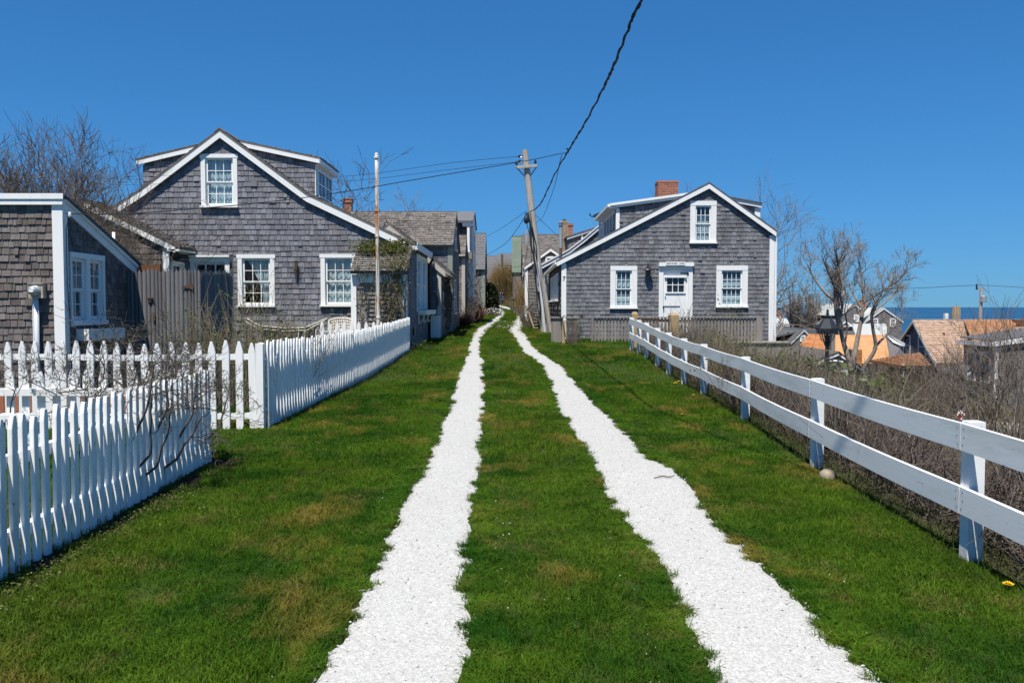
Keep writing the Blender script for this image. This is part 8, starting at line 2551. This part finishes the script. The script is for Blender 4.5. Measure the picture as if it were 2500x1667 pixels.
# dead tangle low under the rail
n = 9000
y = g.uniform(2.2, 20, n); x = rail_x(y) + g.uniform(0.14, 0.75, n)
P = np.stack([x, y, ground(x, y) + g.uniform(-0.02, 0.30, n)], 1)
D = np.stack([np.abs(g.normal(0, 1, n)) - 0.2, g.normal(0, 1, n), g.normal(0.15, 0.5, n)], 1)
V, Fc, T = twig_field(P, D, g.uniform(0.15, 0.5, n), g.uniform(0.0025, 0.006, n), 0.4, 507, seg=3)
np_part('dead_brush', V, Fc, T, M['bark_dark'], None, kind='stuff')
# broad dry brush further down the slope
def not_houses(x, y): return ~((x > X_at(1985, 29) - 0.4) & (x < X_at(2130, 29) + 0.4) & (y > 28.4) & (y < 33.5))
field('dry_brush', 7000, (5.2, 24), (7, 36), (0.40, 0.85), 0.0075, M['twig_brown'], 511, lean=0.22, fork=2, bend=0.15, keep=lambda x, y: (x > 3.4 + (y > 22)*6) & (x < y*0.66 + 1.5) & not_houses(x, y))
field('dry_brush', 5000, (6, 30), (12, 44), (0.45, 0.9), 0.008, M['twig'], 513, lean=0.3, fork=2, bend=0.2, keep=lambda x, y: (x > 4.5 + (y > 22)*6) & (x < y*0.66 + 1.5) & not_houses(x, y))
field('woody_stems', 420, (0.4, 2.2), (3.0, 20.0), (0.5, 1.0), 0.010, M['bark'], 561, near=True, lean=0.45, fork=4, bend=0.3)
field('woody_stems', 260, (0.4, 1.6), (3.0, 16.0), (0.4, 0.8), 0.011, M['bark_brown'], 563, near=True, lean=0.6, fork=4, bend=0.4)
# tall thicket at the foot of the slope and green growth through the brush
_, tp2 = field('thicket', 4200, (X_at(2120, 37), X_at(2440, 37)), (35.2, 38.2), (1.3, 2.9), 0.011, M['twig_brown'], 517, lean=0.12, fork=3, bend=0.12, keep=lambda x, y: (x/y < 0.53) | (g.random(len(x)) < 0.15))
g = np.random.default_rng(19); n = 2600
y = g.uniform(8, 24, n); x = y*g.uniform(0.22, 0.46, n) + 0.3
k = x > rail_x(y) + 0.6; x, y = x[k], y[k]
blot = np.sin(x*2.3+1)*np.sin(y*1.1); k = blot > -0.1; x, y = x[k], y[k]
V, Fc, T = leaves(np.stack([x, y, ground(x, y) + g.uniform(0.15, 0.95, len(x))], 1), 0.075, 518)
np_part('brush_leaves', V, Fc, T, M['leaf'], None, kind='stuff')
field('dry_brush', 6000, (5, 62), (4, 62), (0.5, 1.1), 0.010, M['twig_brown'], 519, lean=0.3, fork=2, bend=0.2, keep=lambda x, y: (x > y*0.66 + 1.0) & (x < y*1.1 + 4))
# green tufts along the foot of the rail fence
n = 4600
y = g.uniform(2.5, 21, n); x = rail_x(y) + g.normal(0.14, 0.14, n)
P = np.stack([x, y, ground(x, y) - 0.02], 1); D = np.stack([g.normal(0, 0.4, n), g.normal(0, 0.4, n), np.ones(n)], 1)
V, Fc, T = twig_field(P, D, g.uniform(0.06, 0.20, n), g.uniform(0.002, 0.0035, n), 0.35, 515, seg=3, r_tip=0.15)
np_part('tall_grass', V, Fc, T, M['leaf'], None, kind='stuff')
# leafing bushes
sh = [(6.1, 13.0, 0.9, 0.8, 1.15, 'leafing bush on the slope left of the lamp post', 521), (5.0, 12.2, 0.8, 0.7, 1.0, 'leafing bush behind the rail left of the lamp bush', 522),
      (5.3, 15.5, 0.9, 0.8, 1.25, 'leafing bush standing below the white corner downspout', 523), (6.9, 14.6, 0.8, 0.7, 1.0, 'leafing bush on the slope right below the lantern post', 524)]
for x, y, rx, ry, h, lab, s in sh:
    shrub('leafing_bush', (x, y), rx, ry, h, 110, lab, s, M['twig_tan'], M['leaf_olive'], 420, 0.06, r=0.005, fork=3, bend=0.2, group='leafing bushes beyond the rail fence')
shrub('leafing_bush', (X_at(2065, 12), 12.0), 0.7, 0.6, 0.75, 70, 'low bush with broad yellow green leaves under the lamp post', 526, M['twig_tan'], M['leaf'], 260, 0.11, r=0.005, fork=2)
shrub('leafing_bush', (X_at(2425, 36), 36.0), 0.9, 0.8, 2.3, 80, 'bright yellow green bush in the brush at right edge', 527, M['twig_tan'], M['leaf'], 420, 0.16, r=0.011, fork=2)
for i, (px, Y, h, lab) in enumerate(((1735, 15.8, 0.95, 'olive bush just behind the rail at the left end of the brush'), (1790, 13.5, 1.05, 'olive bush below the right end of the slatted fence'), (1850, 11.5, 1.0, 'rounded olive bush in front of the cottage corner foundation'), (1905, 12.5, 1.15, 'tallest olive bush by the base of the white downspout'), (1960, 14.5, 1.15, 'olive bush directly left of the lantern post'), (2080, 13.0, 0.95, 'olive bush right of the lantern post before the shed'), (2130, 16.0, 0.95, 'olive bush in front of the lower shed roof slope'))):
    shrub('leafing_bush', (X_at(px, Y), Y), 0.6, 0.7, h, 150, lab, 600+i*3, M['twig_tan' if i % 2 else 'twig'], M['leaf_olive' if i % 3 else 'leaf'], 360, 0.055, r=0.0048, fork=3, bend=0.22, group='leafing bushes beyond the rail fence')
# thorny bare shrubs round the gate posts and slatted fence
shrub('bare_shrub', (X_at(1672, 21.5), 21.5), 0.9, 0.8, 1.45, 60, 'bare thorny shrub arching in front of the white cottage door', 531, M['bark'], M['leaf_dark'], 90, 0.05, r=0.007, spread=0.8, fork=3, bend=0.4)
shrub('bare_shrub', (X_at(1720, 22.0), 22.0), 1.0, 0.8, 1.15, 170, 'dense dry shrub hiding the middle of the slatted fence', 532, M['twig_tan'], M['leaf_olive'], 160, 0.05, r=0.006, fork=3, bend=0.25)
shrub('bare_shrub', (X_at(1765, 20.5), 20.5), 0.9, 0.8, 1.0, 150, 'dry shrub below the right window with olive buds', 533, M['twig_tan'], M['leaf_olive'], 260, 0.06, r=0.006, fork=3, bend=0.25)
shrub('bare_shrub', (X_at(1790, 17.5), 17.5), 0.9, 0.9, 1.05, 150, 'dry leafing shrub in front of the concrete retaining wall', 534, M['twig_tan'], M['leaf_olive'], 320, 0.055, r=0.005, fork=3, bend=0.25)
shrub('window_shrub', (X_at(1790, 25.3), 25.3), 0.85, 0.35, 1.25, 90, 'green leafing shrub under the right window of the right cottage', 535, M['bark'], M['leaf'], 520, 0.085, r=0.006, spread=0.6, fork=3, leaf_top=0.5)
shrub('planter_plant', (X_at(1394, 23.9), 23.9), 0.32, 0.25, 1.02, 40, 'pale leaved plant growing behind the dark slatted planter panel', 536, M['twig'], M['leaf_olive'], 160, 0.10, r=0.006, fork=1, leaf_top=0.55)
shrub('bare_shrub', (X_at(1416, 24.8), 24.8), 0.15, 0.12, 0.95, 14, 'thin dark climber against the shingles right of the planter', 537, M['bark_dark'], M['leaf_dark'], 60, 0.04, r=0.005, fork=2, spread=0.2)

# ------------------------------------------------------------------ plants on the left
shrub('privet_hedge', (X_at(600, 12.0), 12.0), 1.45, 0.8, 1.75, 230, 'upright leafing privet clump behind the picket corner', 541, M['twig_tan'], M['leaf'], 2000, 0.055, r=0.006, fork=3, bend=0.10, spread=0.25, leaf_any=True)
shrub('privet_hedge', (X_at(690, 13.5), 13.5), 0.9, 0.6, 1.15, 90, 'lower thin privet clump right of the tall privet', 542, M['twig_tan'], M['leaf_olive'], 260, 0.05, r=0.006, fork=3, bend=0.12, spread=0.3)
# climbing rose over the near fence
rng = random.Random(61); paths = []; tips = []
rb = thing('rose_bush', (-2.75, 6.6, gz(-2.75, 6.6)), 'leggy bare rose bush sprawling over the near picket fence', 'rose bush')
outp = []
cfg = dict(CF, depth=4, wob=0.24, up=0.03, ang=0.8, len=(0.5, 0.78), rmin=0.0024, seg=0.05, kids=(3, 4))
for (px, py, Y, dx, dz, L, r) in ((365, 1110, 6.25, 0.5, 1, 0.40, 0.011), (380, 1140, 6.35, 0.7, 1, 0.44, 0.012), (425, 1120, 6.75, 0.55, 1, 0.42, 0.012), (450, 1010, 7.1, 0.3, 1, 0.36, 0.010), (400, 990, 6.6, 0.2, 1, 0.36, 0.010), (345, 1000, 6.2, 0.3, 1, 0.34, 0.010), (520, 1040, 7.75, 0.3, 1, 0.30, 0.011)):
    p = W(px, py, Y); p.x = max(p.x, -2.80 + 0.02)
    p.z = max(p.z, gz(p.x, p.y)+0.05)
    base = Vector((p.x-0.16, p.y-0.05, gz(p.x, p.y)))
    grow(rng, p, (dx-0.2, 0.1, dz), L, r, 4, cfg, outp)
    outp.append(([base, base.lerp(p, 0.6) + Vector((-0.06, 0, 0)), p], [r*1.2, r*1.1, r], 0.4, 9))
for k in range(19):
    q_ = rng.random(); x = -4.5 + 1.6*q_**0.7; y = rng.uniform(6.5, 7.9)
    grow(rng, (x, y, gz(x, y)+rng.uniform(0.35, 0.85)), (rng.gauss(0, 0.8), rng.gauss(0, 0.4), 0.55), rng.uniform(0.22, 0.40), 0.007, 4 if k % 3 else 3, cfg, outp)
v, f, t = tube_mesh([(a, b, t) for a, b, t, _ in outp])
o = bpy.data.objects.new('stems', finish_mesh('stems', v, f, t, M['bark_dark'])); COL.objects.link(o); attach(o, rb)
allp = [p for a, b, t, d in outp if d <= 1 for p in a[1:]]
LP = np.array([tuple(rng.choice(allp)) for _ in range(1500)])
V, Fc, T = leaves(LP, 0.022, 62); np_part('leaves', V, Fc, T, M['leaf_olive'], rb)
# low ground plants under the near fence
n = 2600
y = g.uniform(3.0, 6.6, n); x = -2.74 + np.abs(g.normal(0, 0.22, n))
LP = np.stack([x, y, ground(x, y) + g.uniform(0.0, 0.045, n)], 1)
V, Fc, T = leaves(LP, 0.016, 63, ratio=0.8); np_part('ground_cover', V, Fc, T, M['leaf_olive'], None, kind='stuff')
n = 1500
y = g.uniform(10.2, 20.5, n); x = np.interp(y, [10, 20.7], [xc_+0.12, xe_+0.12]) + np.abs(g.normal(0, 0.05, n))
P = np.stack([x, y, ground(x, y)-0.01], 1); D = np.stack([g.normal(0, 0.5, n), g.normal(0, 0.4, n), np.ones(n)], 1)
V, Fc, T = twig_field(P, D, g.uniform(0.05, 0.14, n), g.uniform(0.002, 0.004, n), 0.4, 64, seg=3, r_tip=0.2)
np_part('tall_grass', V, Fc, T, M['leaf'], None, kind='stuff')
# grass tuft at the entry corner
shrub('weed_tuft', (xe_+0.25, 21.3), 0.35, 0.3, 0.30, 90, 'bright green weed tuft at the foot of the shaded wall by the fence end', 65, M['leaf'], M['leaf'], 160, 0.06, r=0.004, fork=1, spread=0.8)

# ------------------------------------------------------------------ plants up the lane
def dome(name, px, Y, w, h, n, label, seed, m_t, m_l=None, nl=0, r=0.008, ls=0.06):
    x = X_at(px, Y)
    return shrub(name, (x, Y), w/2, w/2, h, n, label, seed, m_t, m_l, nl, ls, r=r, fork=3, spread=0.9, bend=0.12)
dome('red_shrub', 1127, 35.0, 0.95, 0.72, 260, 'smaller reddish twiggy shrub nearest on the left lane side', 551, M['twig_red'], None, 0, r=0.008)
dome('red_shrub', 1154, 38.5, 1.15, 1.15, 340, 'larger dark red rounded shrub behind the smaller red one', 552, M['twig_red'], None, 0, r=0.009)
dome('bare_shrub', 1136, 36.6, 0.7, 1.6, 80, 'straggly bare shrub between the red shrubs and porch post', 553, M['twig'], M['leaf_olive'], 80, r=0.009)
x, Y = X_at(1194, 53.2), 53.2
ev = thing('evergreen', (x, Y, gz(x, Y)), 'dark rounded evergreen against the shaded wall of the narrow house', 'evergreen shrub')
g2 = np.random.default_rng(5); n = 5200
th = g2.uniform(0, 2*math.pi, n); hh = g2.uniform(0, 1, n)
rad = 0.62*np.sqrt(np.clip(1-(hh*1.02-0.35)**2/0.5, 0, 1))*g2.uniform(0.72, 1.03, n)
LP = np.stack([x+rad*np.cos(th), Y+rad*np.sin(th), gz(x, Y)+hh*2.0], 1)
V, Fc, T = leaves(LP, 0.16, 6, ratio=0.6); np_part('foliage', V, Fc, T, M['leaf_dark'], ev)
part('stem', MB().tube([(x, Y, gz(x, Y)), (x, Y, gz(x, Y)+1.2)], 0.08, 6), M['bark_dark'], ev)
x, Y = X_at(1206, 51.0), 51.0
fb2 = shrub('flowering_shrub', (x, Y), 0.6, 0.5, 0.5, 120, 'low shrub covered in white blossom at the lane bend', 556, M['twig'], M['leaf_dark'], 500, 0.07, r=0.008, fork=2, spread=0.9)
LP = np.stack([x + g2.normal(0, 0.33, 200), Y + g2.normal(0, 0.3, 200), gz(x, Y) + g2.uniform(0.06, 0.5, 200)], 1)
V, Fc, T = leaves(LP, 0.075, 7, ratio=0.8); np_part('blossoms', V, Fc, T, M['petal'], fb2)
# tall brown hedge closing the lane
x, Y = X_at(1228, 88), 97.0
hd = thing('hedge', (X_at(1230, 97), 97, gz(-1, 97)), 'tall golden brown leafless hedge closing the end of the lane', 'hedge')
n = 5200
hx_ = g2.uniform(X_at(1197, 97), X_at(1268, 97), n); hy_ = g2.uniform(95.5, 98.5, n)
prof_h = np.interp((hx_ - X_at(1197, 97))/(X_at(1268, 97)-X_at(1197, 97)), [0, 0.18, 0.4, 0.75, 1], [2.4, 3.6, 4.4, 4.2, 3.0])
P = np.stack([hx_, hy_, ground(hx_, hy_)-0.05], 1); D = np.stack([g2.normal(0, 0.09, n), g2.normal(0, 0.09, n), np.ones(n)], 1)
V, Fc, T = twig_field(P, D, prof_h*g2.uniform(0.55, 1.05, n), 0.016*g2.uniform(0.6, 1.3, n), 0.05, 8, seg=3, fork=3)
np_part('stems', V, Fc, T, M['twig_gold'], hd)
# right verge: low dark fence, shrubs and dead vines near the pole
Y = 62.0
dfx0, dfx1 = X_at(1247, 66), X_at(1273, 56)
df = thing('lattice_fence', (X_at(1258, Y), Y, gz(0.3, Y)), 'low dark picket fence overgrown with green below the grey house', 'fence')
for k in range(26):
    t = k/25; y = 68 - 14*t; x = X_at(1248, 68)*(1-t) + X_at(1276, 54)*t
    part('picket', MB().box((x, y, gz(x, y)-0.05), (x+0.06, y+0.05, gz(x, y)+1.15), t), M['bark_dark'], df)
for zz in (0.3, 0.95):
    part('rail', MB().bar((X_at(1248, 68), 68.03, gz(0, 68)+zz), (X_at(1276, 54), 54.03, gz(0.7, 54)+zz), 0.05, 0.07), M['bark_dark'], df)
for px, Y, h, lab, s in ((1256, 66, 1.25, 'farthest green shrub along the dark low picket fence', 561), (1265, 60, 1.2, 'middle green shrub along the dark low picket fence', 562), (1276, 53, 1.1, 'nearest green shrub along the dark low picket fence', 563)):
    shrub('green_shrub', (X_at(px, Y), Y), 0.6, 0.6, h, 90, lab, s, M['twig_tan'], M['leaf'], 520, 0.10, r=0.009, fork=2, spread=0.7, leaf_any=True)
shrub('brown_shrub', (X_at(1284, 45), 45.2), 0.55, 0.5, 2.7, 120, 'tall brown twiggy shrub pressed against the grey house wall', 564, M['twig_gold'], None, 0, r=0.010, fork=3, spread=0.2)
shrub('bare_shrub', (X_at(1297, 33.5), 33.5), 0.45, 0.6, 1.35, 60, 'pale dead vine tangle leaning beside the utility pole', 565, M['twig'], None, 0, r=0.010, fork=3, spread=1.0, bend=0.5)
wd = thing('wood_pile', (X_at(1302, 32.5), 32.5, gz(0.85, 32.5)), 'stack of grey boards and poles at the foot of the utility pole', 'wood pile')
rng = random.Random(3)
for k in range(9):
    z = gz(0.85, 32.5) + 0.05 + k*0.12
    part('board', MB().box((X_at(1304, 32.5)+rng.uniform(-0.02, 0.02), 32.3, z), (X_at(1314, 32.5)+rng.uniform(-0.03, 0.03), 34.8, z+0.05), rng.random()), M['fence_grey'], wd)
part('pole', MB().tube([W(1291, 762, 33), W(1300, 790, 32.4), W(1307, 810, 32.0)], 0.035, 6), M['twig_tan'], wd)
part('pole', MB().tube([W(1286, 758, 33.4), W(1296, 746, 33.2), W(1302, 738, 33.0)], 0.03, 6), M['twig_tan'], wd)

# ------------------------------------------------------------------ labels that hold for every repeat

# dark vines hanging on the lane-side walls of the left row
for (x, y0, y1, z1, n, lab, sd) in ((xw+0.03, 27.2, 29.3, 2.5, 34, 'dark vine hanging on the shaded wall of the beige trimmed lean-to', 571), (xE1+0.05, 52.4, 55.5, 3.4, 30, 'dark vine on the shaded lane wall of the narrow slate roofed house', 572)):
    vn = thing('climbing_vine', (x, y0, gz(x, y0)), lab, 'vine'); rng = random.Random(sd); paths = []; tips = []
    for k in range(n):
        y = rng.uniform(y0, y1); z = rng.uniform(0.6, z1*0.7); pts = []
        for i in range(9):
            pts.append(Vector((x + rng.uniform(0.0, 0.14), y, min(z, z1)))); tips.append(pts[-1]); z += rng.uniform(0.02, 0.3); y += rng.gauss(0, 0.12)
        paths.append((pts, [0.014]*9, rng.random()))
    v, f, t = tube_mesh(paths); o = bpy.data.objects.new('stems', finish_mesh('stems', v, f, t, M['bark_dark'])); COL.objects.link(o); attach(o, vn)
    V, Fc, T = leaves(np.array([tuple(p) for p in tips]), 0.08, sd); np_part('leaves', V, Fc, T, M['leaf_dark'], vn)
